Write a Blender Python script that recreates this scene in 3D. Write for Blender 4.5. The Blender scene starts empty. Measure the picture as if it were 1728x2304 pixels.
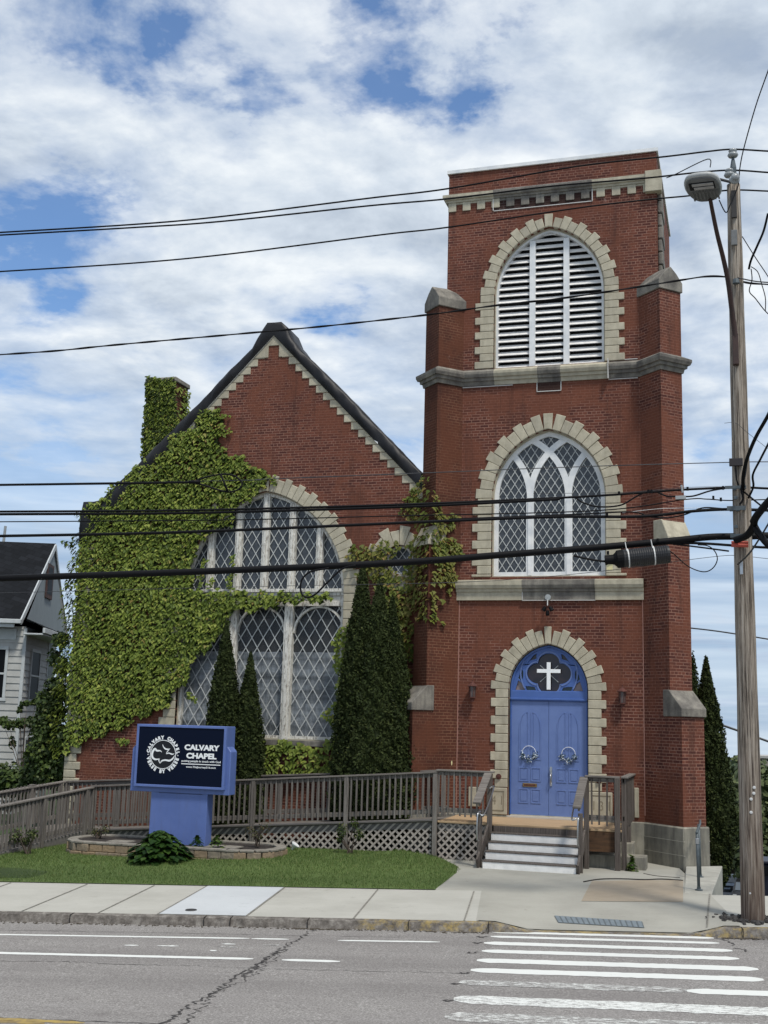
import bpy, bmesh, math, random
import numpy as np
from mathutils import Vector, Matrix
from mathutils.geometry import tessellate_polygon
from math import radians, cos, sin, sqrt, pi, atan2, tan
random.seed(7); rng = np.random.default_rng(7)
scene = bpy.context.scene
col = scene.collection

# ---------------------------------------------------------------- camera
FPX = 2620.0
YAW, PIT, ROL = radians(17.2), radians(10.04), radians(1.58)
def _cam_rows():
    cy, sy = cos(YAW), sin(YAW); M = np.array([[cy, sy, 0], [0, 0, -1], [-sy, cy, 0]])
    cp, sp = cos(PIT), sin(PIT); P = np.array([[1, 0, 0], [0, cp, sp], [0, -sp, cp]])
    cr, sr = cos(ROL), sin(ROL); Q = np.array([[cr, -sr, 0], [sr, cr, 0], [0, 0, 1]])
    return Q @ P @ M
RM = _cam_rows()
CAM = np.array([4.30122, -27.1595, 2.97248])
cd = bpy.data.cameras.new("camera"); cam = bpy.data.objects.new("camera", cd); col.objects.link(cam)
cd.sensor_fit = 'HORIZONTAL'; cd.sensor_width = 36.0; cd.lens = FPX / 1728 * 36.0
cd.clip_start = 0.1; cd.clip_end = 3000
cam.matrix_world = Matrix(((RM[0][0], -RM[1][0], -RM[2][0], CAM[0]), (RM[0][1], -RM[1][1], -RM[2][1], CAM[1]),
                           (RM[0][2], -RM[1][2], -RM[2][2], CAM[2]), (0, 0, 0, 1)))
scene.camera = cam
scene.render.resolution_x = 768; scene.render.resolution_y = 1024

# ---------------------------------------------------------------- light and sky
SUN_EL, SUN_AZ = radians(60), radians(135)      # azimuth measured clockwise from +Y
world = bpy.data.worlds.new("World"); scene.world = world; world.use_nodes = True
nt = world.node_tree; nt.nodes.clear()
def N(nt, t, **k):
    n = nt.nodes.new(t)
    for a, b in k.items():
        if a.startswith('i_'): n.inputs[a[2:].replace('_', ' ')].default_value = b
        else: setattr(n, a, b)
    return n
def build_world():
    L = nt.links.new
    out = N(nt, 'ShaderNodeOutputWorld')
    sky = N(nt, 'ShaderNodeTexSky'); sky.sky_type = 'NISHITA'; sky.sun_disc = False
    sky.sun_elevation = SUN_EL; sky.sun_rotation = SUN_AZ; sky.air_density = 1.0; sky.dust_density = .1; sky.ozone_density = 2.5
    b1 = N(nt, 'ShaderNodeBackground'); b1.inputs['Strength'].default_value = 0.10
    tint = N(nt, 'ShaderNodeMix', data_type='RGBA', blend_type='MULTIPLY'); tint.inputs[0].default_value = 1.0
    tint.inputs[7].default_value = (0.80, 0.97, 1.12, 1)
    L(sky.outputs[0], tint.inputs[6]); L(tint.outputs[2], b1.inputs['Color'])
    tc = N(nt, 'ShaderNodeTexCoord'); sep = N(nt, 'ShaderNodeSeparateXYZ'); L(tc.outputs['Generated'], sep.inputs[0])
    zc = N(nt, 'ShaderNodeMath', operation='MAXIMUM'); zc.inputs[1].default_value = 0.0; L(sep.outputs[2], zc.inputs[0])
    za = N(nt, 'ShaderNodeMath', operation='ADD'); za.inputs[1].default_value = 0.16; L(zc.outputs[0], za.inputs[0])
    dx = N(nt, 'ShaderNodeMath', operation='DIVIDE'); L(sep.outputs[0], dx.inputs[0]); L(za.outputs[0], dx.inputs[1])
    dy = N(nt, 'ShaderNodeMath', operation='DIVIDE'); L(sep.outputs[1], dy.inputs[0]); L(za.outputs[0], dy.inputs[1])
    cb = N(nt, 'ShaderNodeCombineXYZ'); L(dx.outputs[0], cb.inputs[0]); L(dy.outputs[0], cb.inputs[1])
    mp = N(nt, 'ShaderNodeMapping'); mp.inputs['Location'].default_value = CLOUD_OFF; L(cb.outputs[0], mp.inputs[0])
    def nz(vec, sc, det, rg, dist=.3):
        q = N(nt, 'ShaderNodeTexNoise'); q.inputs['Scale'].default_value = sc; q.inputs['Detail'].default_value = det
        q.inputs['Roughness'].default_value = rg; q.inputs['Distortion'].default_value = dist; L(vec, q.inputs['Vector']); return q.outputs['Fac']
    def mth(op, a, b=None, c=None):
        q = N(nt, 'ShaderNodeMath', operation=op)
        for i_, v in enumerate((a, b, c)):
            if v is None: continue
            if isinstance(v, (int, float)): q.inputs[i_].default_value = v
            else: L(v, q.inputs[i_])
        return q.outputs[0]
    P_ = mp.outputs[0]
    n1 = nz(P_, 1.7, 8, .56, .2); n2 = nz(P_, 5.2, 9, .60, .3)
    dens = mth('MULTIPLY_ADD', n2, .50, n1)
    wn = N(nt, 'ShaderNodeTexNoise'); wn.inputs['Scale'].default_value = 5.5; wn.inputs['Detail'].default_value = 6; wn.inputs['Roughness'].default_value = .6; L(cb.outputs[0], wn.inputs['Vector'])
    w1 = N(nt, 'ShaderNodeVectorMath', operation='SUBTRACT'); w1.inputs[1].default_value = (.5, .5, .5); L(wn.outputs['Color'], w1.inputs[0])
    w2 = N(nt, 'ShaderNodeVectorMath', operation='SCALE'); w2.inputs['Scale'].default_value = .46; L(w1.outputs[0], w2.inputs[0])
    w3 = N(nt, 'ShaderNodeVectorMath', operation='ADD'); L(cb.outputs[0], w3.inputs[0]); L(w2.outputs[0], w3.inputs[1])
    # openings in the cloud deck
    for (cx, cy, rad, amp) in ((-.61, 1.10, .10, .20), (-.57, 1.21, .07, .18), (-.93, 1.37, .14, .24), (-1.09, 1.50, .10, .18), (-1.2, 1.9, .18, .10), (-1.6, 2.3, .2, .12),
                               (-.33, 1.14, .09, .16), (-.38, 1.25, .075, .18), (-.66, 1.77, .08, .18), (-.46, 1.2, .09, .08), (-.72, 1.05, .06, .08), (-.24, 1.13, .07, .12),
                               (-.82, 1.20, .12, -.14), (-.25, 1.55, .28, -.14), (-.62, 1.5, .2, -.10), (-1.0, 1.75, .14, -.08), (-.1, 1.25, .12, -.1), (-.47, 1.36, .08, -.06)):
        vd = N(nt, 'ShaderNodeVectorMath', operation='DISTANCE'); vd.inputs[1].default_value = (cx, cy, 0); L(w3.outputs[0], vd.inputs[0])
        g = mth('POWER', 2.71828, mth('MULTIPLY', mth('POWER', mth('DIVIDE', vd.outputs['Value'], rad), 2.0), -1.0))
        dens = mth('MULTIPLY_ADD', g, -amp * (1.0 if amp > 0 else 1.1), dens)
    rmp = N(nt, 'ShaderNodeValToRGB'); cr = rmp.color_ramp
    cr.elements[0].position = .53; cr.elements[0].color = (.04, .04, .04, 1); cr.elements[1].position = .86; cr.elements[1].color = (1, 1, 1, 1)
    e = cr.elements.new(.68); e.color = (.74, .74, .74, 1)
    L(dens, rmp.inputs[0])
    # relief: the same fields sampled a little towards the sun
    mo = N(nt, 'ShaderNodeMapping'); mo.inputs['Location'].default_value = (.035, -.03, 0); L(P_, mo.inputs[0]); Q_ = mo.outputs[0]
    rel = mth('SUBTRACT', mth('MULTIPLY_ADD', nz(Q_, 5.2, 9, .60, .3), .30, nz(Q_, 1.7, 8, .56, .2)), mth('MULTIPLY_ADD', n2, .30, n1))
    mp3 = N(nt, 'ShaderNodeMapping'); mp3.inputs['Location'].default_value = (3.1, 1.7, 5.0); L(cb.outputs[0], mp3.inputs[0])
    n3 = nz(mp3.outputs[0], 2.0, 6, .5, .2)
    sh = mth('ADD', mth('MULTIPLY', rel, -1.6), n3)
    r3 = N(nt, 'ShaderNodeValToRGB'); c3 = r3.color_ramp
    c3.elements[0].position = .30; c3.elements[0].color = (.33, .385, .46, 1); c3.elements[1].position = .72; c3.elements[1].color = (.67, .70, .72, 1)
    e = c3.elements.new(.5); e.color = (.48, .535, .60, 1)
    L(sh, r3.inputs[0])
    # long low bands of stratus near the horizon
    sb = N(nt, 'ShaderNodeCombineXYZ'); az = mth('ARCTAN2', sep.outputs[0], sep.outputs[1]); L(mth('MULTIPLY', az, 1.6), sb.inputs[0]); L(mth('MULTIPLY', sep.outputs[2], 26.0), sb.inputs[1])
    ns = nz(sb.outputs[0], 1.3, 6, .55, .3)
    rs = N(nt, 'ShaderNodeValToRGB'); c4 = rs.color_ramp; c4.elements[0].position = .38; c4.elements[0].color = (.25, .34, .47, 1); c4.elements[1].position = .66; c4.elements[1].color = (.50, .57, .65, 1); L(ns, rs.inputs[0])
    low = N(nt, 'ShaderNodeMapRange'); low.inputs['From Min'].default_value = .30; low.inputs['From Max'].default_value = .13; L(sep.outputs[2], low.inputs[0])
    mc = N(nt, 'ShaderNodeMix', data_type='RGBA'); L(low.outputs[0], mc.inputs[0]); L(r3.outputs[0], mc.inputs[6]); L(rs.outputs[0], mc.inputs[7])
    b2 = N(nt, 'ShaderNodeBackground'); b2.inputs['Strength'].default_value = 1.0; L(mc.outputs[2], b2.inputs['Color'])
    fac = mth('MAXIMUM', rmp.outputs[0], mth('MULTIPLY', low.outputs[0], .93))
    mx = N(nt, 'ShaderNodeMixShader'); L(fac, mx.inputs[0]); L(b1.outputs[0], mx.inputs[1]); L(b2.outputs[0], mx.inputs[2])
    L(mx.outputs[0], out.inputs[0])
CLOUD_OFF = (0.0, 0.0, 0.0)
build_world()
sd = bpy.data.lights.new("sun", 'SUN'); sd.energy = 2.2; sd.angle = radians(8); sd.color = (1, .95, .87)
sun = bpy.data.objects.new("sun", sd); col.objects.link(sun)
sv = Vector((sin(SUN_AZ) * cos(SUN_EL), cos(SUN_AZ) * cos(SUN_EL), sin(SUN_EL)))
sun.rotation_euler = sv.to_track_quat('Z', 'Y').to_euler()
scene.view_settings.view_transform = 'Standard'; scene.view_settings.look = 'None'
scene.view_settings.exposure = 0.5; scene.view_settings.gamma = 1.0

# ---------------------------------------------------------------- measuring helpers: a picture point onto a named real plane
def ray(x, y): return RM.T @ np.array([(x - 864) / FPX, (y - 1152) / FPX, 1.0])
def on(x, y, Y=0.0):
    d = ray(x, y); t = (Y - CAM[1]) / d[1]; return Vector(CAM + t * d)
SO = np.array([.15, -2.95, 0.0]); KA = radians(10.5)
UU = np.array([cos(KA), sin(KA), 0]); VV = np.array([-sin(KA), cos(KA), 0])
def onv(x, y, v=-4.76):                          # plane standing along the street at distance v from the lot origin
    d = ray(x, y); t = (v - (CAM - SO) @ VV) / (d @ VV); return Vector(CAM + t * d)
def uvp(u, v, dz=0.0, road=False):               # street frame -> world, on the sloping pavement plane
    p = SO + u * UU + v * VV
    return Vector((p[0], p[1], pav(p[0], p[1]) + dz))
def to_uv(x, y):
    q = np.array([x, y, 0]) - SO; return q @ UU, q @ VV
def sstep(t): t = max(0., min(1., t)); return t * t * (3 - 2 * t)
def pav(x, y):
    u, v = to_uv(x, y)
    w = 1 - sstep((v + 2.3) / 2.6)
    uc = max(-30, min(30, u))
    return w * (.025 * uc + .02 * v)
def on_road(x, y, drop=-.13):                    # picture point -> road plane
    d = ray(x, y); n = np.array([0, 0, 1.]) - .025 * UU - .02 * VV
    t = (drop + n @ SO - n @ CAM) / (n @ d); return Vector(CAM + t * d)

# ---------------------------------------------------------------- object helpers
def tag(o, label=None, cat=None, group=None, kind=None):
    if label: o['label'] = label
    if cat: o['category'] = cat
    if group: o['group'] = group
    if kind: o['kind'] = kind
    return o
def empty(name, loc, label, cat, group=None):
    o = bpy.data.objects.new(name, None); col.objects.link(o); o.location = loc; o.empty_display_size = .2
    return tag(o, label, cat, group)
class MB:
    def __init__(s): s.v = []; s.f = []
    def add(s, vs, fs):
        b = len(s.v); s.v += [tuple(v) for v in vs]; s.f += [tuple(i + b for i in f) for f in fs]; return s
    def box(s, x0, x1, y0, y1, z0, z1, M=None):
        if x0 > x1: x0, x1 = x1, x0
        if y0 > y1: y0, y1 = y1, y0
        if z0 > z1: z0, z1 = z1, z0
        vs = [Vector(p) for p in ((x0, y0, z0), (x1, y0, z0), (x1, y1, z0), (x0, y1, z0), (x0, y0, z1), (x1, y0, z1), (x1, y1, z1), (x0, y1, z1))]
        if M is not None: vs = [M @ v for v in vs]
        return s.add(vs, [(0, 3, 2, 1), (4, 5, 6, 7), (0, 1, 5, 4), (1, 2, 6, 5), (2, 3, 7, 6), (3, 0, 4, 7)])
    def bar(s, a, b, w, h, up=(0, 0, 1)):          # rectangular bar from a to b
        a = Vector(a); b = Vector(b); d = (b - a).normalized(); up = Vector(up)
        if abs(d.dot(up)) > .99: up = Vector((0, 1, 0))
        sx = d.cross(up).normalized() * (w / 2); sz = sx.cross(d).normalized() * (h / 2)
        vs = [a - sx - sz, a + sx - sz, a + sx + sz, a - sx + sz, b - sx - sz, b + sx - sz, b + sx + sz, b - sx + sz]
        return s.add(vs, [(0, 1, 2, 3), (7, 6, 5, 4), (0, 4, 5, 1), (1, 5, 6, 2), (2, 6, 7, 3), (3, 7, 4, 0)])
    def prism(s, pts, y0, y1, holes=()):           # XZ outline between y0 (front) and y1 (back)
        loops = [list(pts)] + [list(h) for h in holes]
        flat = [p for l in loops for p in l]
        tri = tessellate_polygon([[Vector((p[0], p[1], 0)) for p in l] for l in loops])
        n = len(flat); vs = [(p[0], y0, p[1]) for p in flat] + [(p[0], y1, p[1]) for p in flat]
        fs = []
        for t in tri:
            a, b, c = [flat[i] for i in t]
            ar = (b[0] - a[0]) * (c[1] - a[1]) - (b[1] - a[1]) * (c[0] - a[0])
            t = tuple(t) if ar > 0 else tuple(reversed(t))
            fs.append(t); fs.append(tuple(i + n for i in reversed(t)))
        o = 0
        for k, l in enumerate(loops):
            A = sum(l[i][0] * l[(i + 1) % len(l)][1] - l[(i + 1) % len(l)][0] * l[i][1] for i in range(len(l)))
            for i in range(len(l)):
                j = (i + 1) % len(l); q = (o + i, o + j, o + j + n, o + i + n)
                ccw = (A > 0) if k == 0 else (A < 0)
                fs.append(tuple(reversed(q)) if ccw else q)
            o += len(l)
        return s.add(vs, fs)
    def xprism(s, pts, x0, x1):                    # YZ outline extruded along X
        n = len(pts); vs = [(x0, p[0], p[1]) for p in pts] + [(x1, p[0], p[1]) for p in pts]
        fs = [tuple(range(n))[::-1], tuple(range(n, 2 * n))] + [(i, (i + 1) % n, (i + 1) % n + n, i + n) for i in range(n)]
        return s.add(vs, fs)
    def zprism(s, pts, z0, z1):                    # XY outline extruded in Z
        n = len(pts); vs = [(p[0], p[1], z0) for p in pts] + [(p[0], p[1], z1) for p in pts]
        fs = [tuple(range(n))[::-1], tuple(range(n, 2 * n))] + [(i, (i + 1) % n, (i + 1) % n + n, i + n) for i in range(n)]
        return s.add(vs, fs)
    def tube(s, pts, r, n=8, cap=True):
        pts = [Vector(p) for p in pts]; m = len(pts); rs = r if isinstance(r, (list, tuple)) else [r] * m
        b = len(s.v); up = Vector((0, 0, 1)); prev = None
        for i, p in enumerate(pts):
            d = (pts[min(i + 1, m - 1)] - pts[max(i - 1, 0)]).normalized()
            if prev is None:
                ref = up if abs(d.dot(up)) < .95 else Vector((1, 0, 0)); sx = d.cross(ref).normalized()
            else: sx = (prev - d * prev.dot(d)).normalized()
            prev = sx; sy = d.cross(sx)
            for k in range(n):
                a = 2 * pi * k / n; s.v.append(tuple(p + (sx * cos(a) + sy * sin(a)) * rs[i]))
        for i in range(m - 1):
            for k in range(n):
                k2 = (k + 1) % n; s.f.append((b + i * n + k, b + i * n + k2, b + (i + 1) * n + k2, b + (i + 1) * n + k))
        if cap: s.f.append(tuple(b + k for k in range(n))[::-1]); s.f.append(tuple(b + (m - 1) * n + k for k in range(n)))
        return s
    def lathe(s, prof, c=(0, 0, 0), n=16, M=None):  # prof = [(r,z)]
        b = len(s.v); c = Vector(c)
        for r, z in prof:
            for k in range(n):
                a = 2 * pi * k / n; v = Vector((r * cos(a), r * sin(a), z))
                if M is not None: v = M @ v
                s.v.append(tuple(v + c))
        for i in range(len(prof) - 1):
            for k in range(n):
                k2 = (k + 1) % n; s.f.append((b + i * n + k, b + i * n + k2, b + (i + 1) * n + k2, b + (i + 1) * n + k))
        s.f.append(tuple(b + k for k in range(n))[::-1]); s.f.append(tuple(b + (len(prof) - 1) * n + k for k in range(n)))
        return s
    def build(s, name, mat, parent=None, bevel=0, smooth=False, segs=1, uv=True):
        me = bpy.data.meshes.new(name); me.from_pydata(s.v, [], s.f); me.update()
        if uv and len(me.polygons) < 60000:
            ul = me.uv_layers.new(name='UVMap'); vv = me.vertices
            for p in me.polygons:
                nrm = p.normal
                if abs(nrm.z) > .72:
                    for li in p.loop_indices:
                        c = vv[me.loops[li].vertex_index].co; ul.data[li].uv = (c.x, c.y)
                else:
                    t = Vector((-nrm.y, nrm.x, 0))
                    if t.length < 1e-6: t = Vector((1, 0, 0))
                    t.normalize()
                    for li in p.loop_indices:
                        c = vv[me.loops[li].vertex_index].co; ul.data[li].uv = (c.dot(t), c.z)
        if mat is not None: me.materials.append(mat)
        if smooth:
            for p in me.polygons: p.use_smooth = True
        o = bpy.data.objects.new(name, me); col.objects.link(o)
        if parent is not None:
            o.parent = parent; wl = Vector((0, 0, 0)); q = parent
            while q is not None: wl += q.location; q = q.parent
            o.location = -wl if not parent.get('_local') else Vector((0, 0, 0))
        if bevel:
            m = o.modifiers.new('bevel', 'BEVEL'); m.width = bevel; m.segments = segs; m.limit_method = 'ANGLE'
        return o
def catmull(pts, k=6):
    P = [Vector(p) for p in pts]
    if len(P) < 3: return P
    out = []
    for i in range(len(P) - 1):
        p0 = P[max(i - 1, 0)]; p1 = P[i]; p2 = P[i + 1]; p3 = P[min(i + 2, len(P) - 1)]
        for j in range(k):
            t = j / k
            out.append(.5 * ((2 * p1) + (-p0 + p2) * t + (2 * p0 - 5 * p1 + 4 * p2 - p3) * t * t + (-p0 + 3 * p1 - 3 * p2 + p3) * t ** 3))
    out.append(P[-1]); return out
def fast_mesh(name, V, quads, mat, parent=None):   # numpy quads / tris
    me = bpy.data.meshes.new(name); V = np.asarray(V, dtype=np.float32); F = np.asarray(quads, dtype=np.int32); k = F.shape[1]
    me.vertices.add(len(V)); me.vertices.foreach_set('co', V.ravel())
    me.loops.add(F.size); me.loops.foreach_set('vertex_index', F.ravel())
    me.polygons.add(len(F)); me.polygons.foreach_set('loop_start', np.arange(0, F.size, k, dtype=np.int32))
    me.update(calc_edges=True); me.validate()
    me.materials.append(mat)
    o = bpy.data.objects.new(name, me); col.objects.link(o)
    if parent is not None: o.parent = parent; o.location = -parent.location
    return o
def text_mesh(body, size, bold=0.0, align='CENTER', spacing=1.0):
    cu = bpy.data.curves.new('t', 'FONT'); cu.body = body; cu.size = size; cu.align_x = align; cu.align_y = 'CENTER'
    cu.offset = bold; cu.space_character = spacing; cu.extrude = .002; cu.resolution_u = 4
    o = bpy.data.objects.new('t', cu); col.objects.link(o)
    dg = bpy.context.evaluated_depsgraph_get(); me = bpy.data.meshes.new_from_object(o.evaluated_get(dg))
    vs = [v.co.copy() for v in me.vertices]; fs = [tuple(p.vertices) for p in me.polygons]
    bpy.data.objects.remove(o); bpy.data.curves.remove(cu); bpy.data.meshes.remove(me)
    return vs, fs
def put_text(mb, body, size, cx, y, cz, bold=0, rot=0.0, sx=1.0, spacing=1.0, slant=0):
    vs, fs = text_mesh(body, size, bold, spacing=spacing)
    out = []
    for v in vs:
        x, z = v.x * sx, v.y; x, z = x * cos(rot) - z * sin(rot), x * sin(rot) + z * cos(rot)
        out.append((cx + x, y - v.z, cz + z))
    mb.add(out, fs)

# ---------------------------------------------------------------- materials
def mat(name, base=(.5, .5, .5), rough=.8, c2=None, scale=8, detail=6, bump=0.0, bscale=60, metal=0, spec=None, stretch=(1, 1, 1),
        coord='Object', ramp=(.35, .65), extra=None):
    m = bpy.data.materials.new(name); m.use_nodes = True; t = m.node_tree; b = t.nodes['Principled BSDF']; L = t.links.new
    b.inputs['Roughness'].default_value = rough; b.inputs['Metallic'].default_value = metal
    if spec is not None: b.inputs['Specular IOR Level'].default_value = spec
    b.inputs['Base Color'].default_value = (*base, 1)
    tc = N(t, 'ShaderNodeTexCoord'); mp = N(t, 'ShaderNodeMapping'); mp.inputs['Scale'].default_value = stretch; L(tc.outputs[coord], mp.inputs[0])
    src = None
    if c2 is not None:
        n = N(t, 'ShaderNodeTexNoise'); n.inputs['Scale'].default_value = scale; n.inputs['Detail'].default_value = detail; n.inputs['Roughness'].default_value = .6
        L(mp.outputs[0], n.inputs['Vector'])
        r = N(t, 'ShaderNodeValToRGB'); r.color_ramp.elements[0].position = ramp[0]; r.color_ramp.elements[1].position = ramp[1]
        r.color_ramp.elements[0].color = (*c2, 1); r.color_ramp.elements[1].color = (*base, 1)
        L(n.outputs['Fac'], r.inputs[0]); src = r.outputs[0]
    if extra: src = extra(t, L, mp, tc, src, b)
    if src is not None: L(src, b.inputs['Base Color'])
    if bump:
        n2 = N(t, 'ShaderNodeTexNoise'); n2.inputs['Scale'].default_value = bscale; n2.inputs['Detail'].default_value = 4; L(mp.outputs[0], n2.inputs['Vector'])
        bp = N(t, 'ShaderNodeBump'); bp.inputs['Strength'].default_value = bump; bp.inputs['Distance'].default_value = .02
        L(n2.outputs['Fac'], bp.inputs['Height']); L(bp.outputs[0], b.inputs['Normal'])
    return m
def mixc(t, L, fac, a, b2, blend='MIX'):
    x = N(t, 'ShaderNodeMix', data_type='RGBA', blend_type=blend)
    for i, s in ((0, fac), (6, a), (7, b2)):
        if isinstance(s, bpy.types.NodeSocket): L(s, x.inputs[i])
        elif isinstance(s, (int, float)): x.inputs[i].default_value = s
        else: x.inputs[i].default_value = (*s, 1)
    return x.outputs[2]
def ramp(t, L, src, stops):
    r = N(t, 'ShaderNodeValToRGB'); el = r.color_ramp.elements
    while len(el) < len(stops): el.new(.5)
    for e, (p, c) in zip(el, stops): e.position = p; e.color = (c, c, c, 1) if isinstance(c, (int, float)) else (*c, 1)
    L(src, r.inputs[0]); return r.outputs[0]
def noise(t, L, vec, scale, detail=5, rough=.6, dist=0):
    n = N(t, 'ShaderNodeTexNoise'); n.inputs['Scale'].default_value = scale; n.inputs['Detail'].default_value = detail
    n.inputs['Roughness'].default_value = rough; n.inputs['Distortion'].default_value = dist; L(vec, n.inputs['Vector']); return n.outputs['Fac']
def mapping(t, L, vec, scale=(1, 1, 1), loc=(0, 0, 0)):
    m = N(t, 'ShaderNodeMapping'); m.inputs['Scale'].default_value = scale; m.inputs['Location'].default_value = loc; L(vec, m.inputs[0]); return m.outputs[0]

def brick_mat(name, c1, c2, mortar, soot=0.5):
    m = bpy.data.materials.new(name); m.use_nodes = True; t = m.node_tree; b = t.nodes['Principled BSDF']; L = t.links.new
    b.inputs['Roughness'].default_value = .9; b.inputs['Specular IOR Level'].default_value = .2
    tc = N(t, 'ShaderNodeTexCoord')
    wob = noise(t, L, tc.outputs['Object'], 1.3, 3)
    w2 = N(t, 'ShaderNodeMath', operation='MULTIPLY_ADD'); w2.inputs[1].default_value = .012; w2.inputs[2].default_value = -.006; L(wob, w2.inputs[0])
    cb = N(t, 'ShaderNodeCombineXYZ'); L(w2.outputs[0], cb.inputs[1])
    va = N(t, 'ShaderNodeVectorMath', operation='ADD'); L(tc.outputs['UV'], va.inputs[0]); L(cb.outputs[0], va.inputs[1])
    br = N(t, 'ShaderNodeTexBrick'); br.offset = .5; br.squash = .5; br.squash_frequency = 6
    br.inputs['Color1'].default_value = (*c1, 1); br.inputs['Color2'].default_value = (*c2, 1); br.inputs['Mortar'].default_value = (*mortar, 1)
    br.inputs['Scale'].default_value = 1; br.inputs['Brick Width'].default_value = .213; br.inputs['Row Height'].default_value = .0683
    br.inputs['Mortar Size'].default_value = .0078; br.inputs['Mortar Smooth'].default_value = .15; br.inputs['Bias'].default_value = 0
    L(va.outputs[0], br.inputs['Vector'])
    big = noise(t, L, tc.outputs['Object'], .55, 6, .65)
    c = mixc(t, L, ramp(t, L, big, [(.38, 0), (.64, .95 * soot)]), br.outputs['Color'], (c1[0] * .38, c1[1] * .42, c1[2] * .48))
    fine = noise(t, L, tc.outputs['Object'], 22, 5, .7)
    c = mixc(t, L, ramp(t, L, fine, [(.35, .0), (.7, .38)]), c, (c2[0] * .45, c2[1] * .5, c2[2] * .55))
    # patches where the mortar has weathered to brick colour
    pt = noise(t, L, mapping(t, L, tc.outputs['Object'], (1, 1, 1), (9, 4, 2)), .9, 5, .6, .4)
    c = mixc(t, L, ramp(t, L, pt, [(.47, 0), (.58, .72)]), c, (c1[0] * .8, c1[1] * .85, c1[2] * .8))
    wst = noise(t, L, mapping(t, L, tc.outputs['Object'], (3.5, 3.5, .28), (1, 5, 2)), 1.0, 6, .7); c = mixc(t, L, ramp(t, L, wst, [(.52, 0), (.68, .5)]), c, (.045, .022, .018))
    # pale lime bloom in small spots
    ef = noise(t, L, mapping(t, L, tc.outputs['Object'], (1, 1, .6), (2, 7, 5)), 2.6, 8, .75, .5)
    c = mixc(t, L, ramp(t, L, ef, [(.66, 0), (.74, .6)]), c, (.34, .25, .22))
    L(c, b.inputs['Base Color'])
    bp = N(t, 'ShaderNodeBump'); bp.inputs['Strength'].default_value = .5; bp.inputs['Distance'].default_value = .01; bp.invert = True
    L(br.outputs['Fac'], bp.inputs['Height']); L(bp.outputs[0], b.inputs['Normal'])
    return m
BRICK = brick_mat('red_brick', (.195, .066, .042), (.082, .028, .023), (.34, .185, .135))
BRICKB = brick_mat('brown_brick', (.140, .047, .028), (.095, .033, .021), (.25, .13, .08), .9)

def stone_extra(dark):
    def f(t, L, mp, tc, src, b):
        streak = noise(t, L, mapping(t, L, tc.outputs['Object'], (3.2, 3.2, .5)), 1.6, 6, .7)
        src = mixc(t, L, ramp(t, L, streak, [(.42, 0), (.7, dark)]), src, (.075, .07, .062))
        return src
    return f
STONE = mat('limestone', (.48, .44, .335), .9, (.37, .335, .25), 5, bump=.25, bscale=50, extra=stone_extra(.30))
STONED = mat('weathered_limestone', (.27, .25, .21), .92, (.11, .10, .09), 2.5, bump=.4, bscale=30, extra=stone_extra(.8))
def block_var(t, L, mp, tc, src, b):
    g = N(t, 'ShaderNodeNewGeometry')
    s = mixc(t, L, ramp(t, L, g.outputs['Random Per Island'], [(0, .0), (.6, .1), (1, .35)]), src, (.22, .20, .16))
    return stone_extra(.25)(t, L, mp, tc, s, b)
QUOIN = mat('quoin_limestone', (.52, .475, .36), .9, (.42, .38, .28), 6, bump=.25, bscale=60, extra=block_var)
JOINT = mat('white_caulk', (.55, .54, .52), .8)
FOUND = mat('foundation_stone', (.33, .31, .25), .92, (.19, .18, .15), 1.6, bump=.3, extra=stone_extra(.75))
def peel(t, L, mp, tc, src, b):
    n = noise(t, L, mapping(t, L, tc.outputs['Object'], (7, 7, 1.6)), 4, 8, .75)
    return mixc(t, L, ramp(t, L, n, [(.52, 0), (.58, .85)]), src, (.20, .17, .135))
PEEL = mat('peeling_white_paint', (.72, .70, .64), .75, (.56, .55, .50), 9, extra=peel)
LOUV = mat('louver_paint', (.84, .82, .79), .7, (.62, .60, .57), 7, stretch=(1, 1, 5))
WHITE = mat('white_paint', (.80, .80, .78), .5, (.62, .64, .65), 4)
def frost(t, L, mp, tc, src, b):
    v = noise(t, L, tc.outputs['Object'], 14, 6, .7); n2 = noise(t, L, tc.outputs['Object'], 1.2, 3)
    c = ramp(t, L, v, [(.35, (.022, .026, .032)), (.7, (.075, .082, .09))])
    return mixc(t, L, ramp(t, L, n2, [(.4, 0), (.7, .6)]), c, (.035, .045, .055))
GLASS = mat('leaded_grey_glass', (.06, .07, .08), .22, extra=frost, spec=.5, bump=.12, bscale=25)
LEAD = mat('white_leading', (.55, .57, .56), .6, (.38, .39, .38), 12)
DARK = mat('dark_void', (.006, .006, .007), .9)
DGLASS = mat('dark_stained_glass', (.012, .010, .022), .12, (.03, .018, .02), 5)
TEALG = mat('teal_stained_glass', (.012, .03, .04), .12, (.02, .045, .05), 5)
ROSEG = mat('pink_opal_glass', (.24, .18, .17), .2, (.15, .12, .13), 5)
DOOR = mat('blue_door_paint', (.125, .19, .41), .5, (.105, .165, .375), 3, bump=.05, bscale=20)
DOORF = mat('blue_frame_paint', (.06, .125, .36), .45, (.05, .11, .33), 3)
SIGNB = mat('blue_sign_metal', (.115, .175, .42), .45, (.09, .145, .37), 1.5, extra=lambda t, L, mp, tc, src, b: mixc(t, L, ramp(t, L, noise(t, L, mapping(t, L, tc.outputs['Object'], (5, 5, .7)), 2, 6, .7), [(.5, 0), (.75, .35)]), src, (.09, .11, .20)))
NAVY = mat('navy_sign_face', (.0025, .006, .020), .4, spec=.10)
BLACKF = mat('black_sign_face', (.002, .002, .004), .25)
LETTER = mat('white_vinyl', (.85, .87, .88), .5)
BRASS = mat('brass', (.32, .22, .09), .35, metal=.8)
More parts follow.
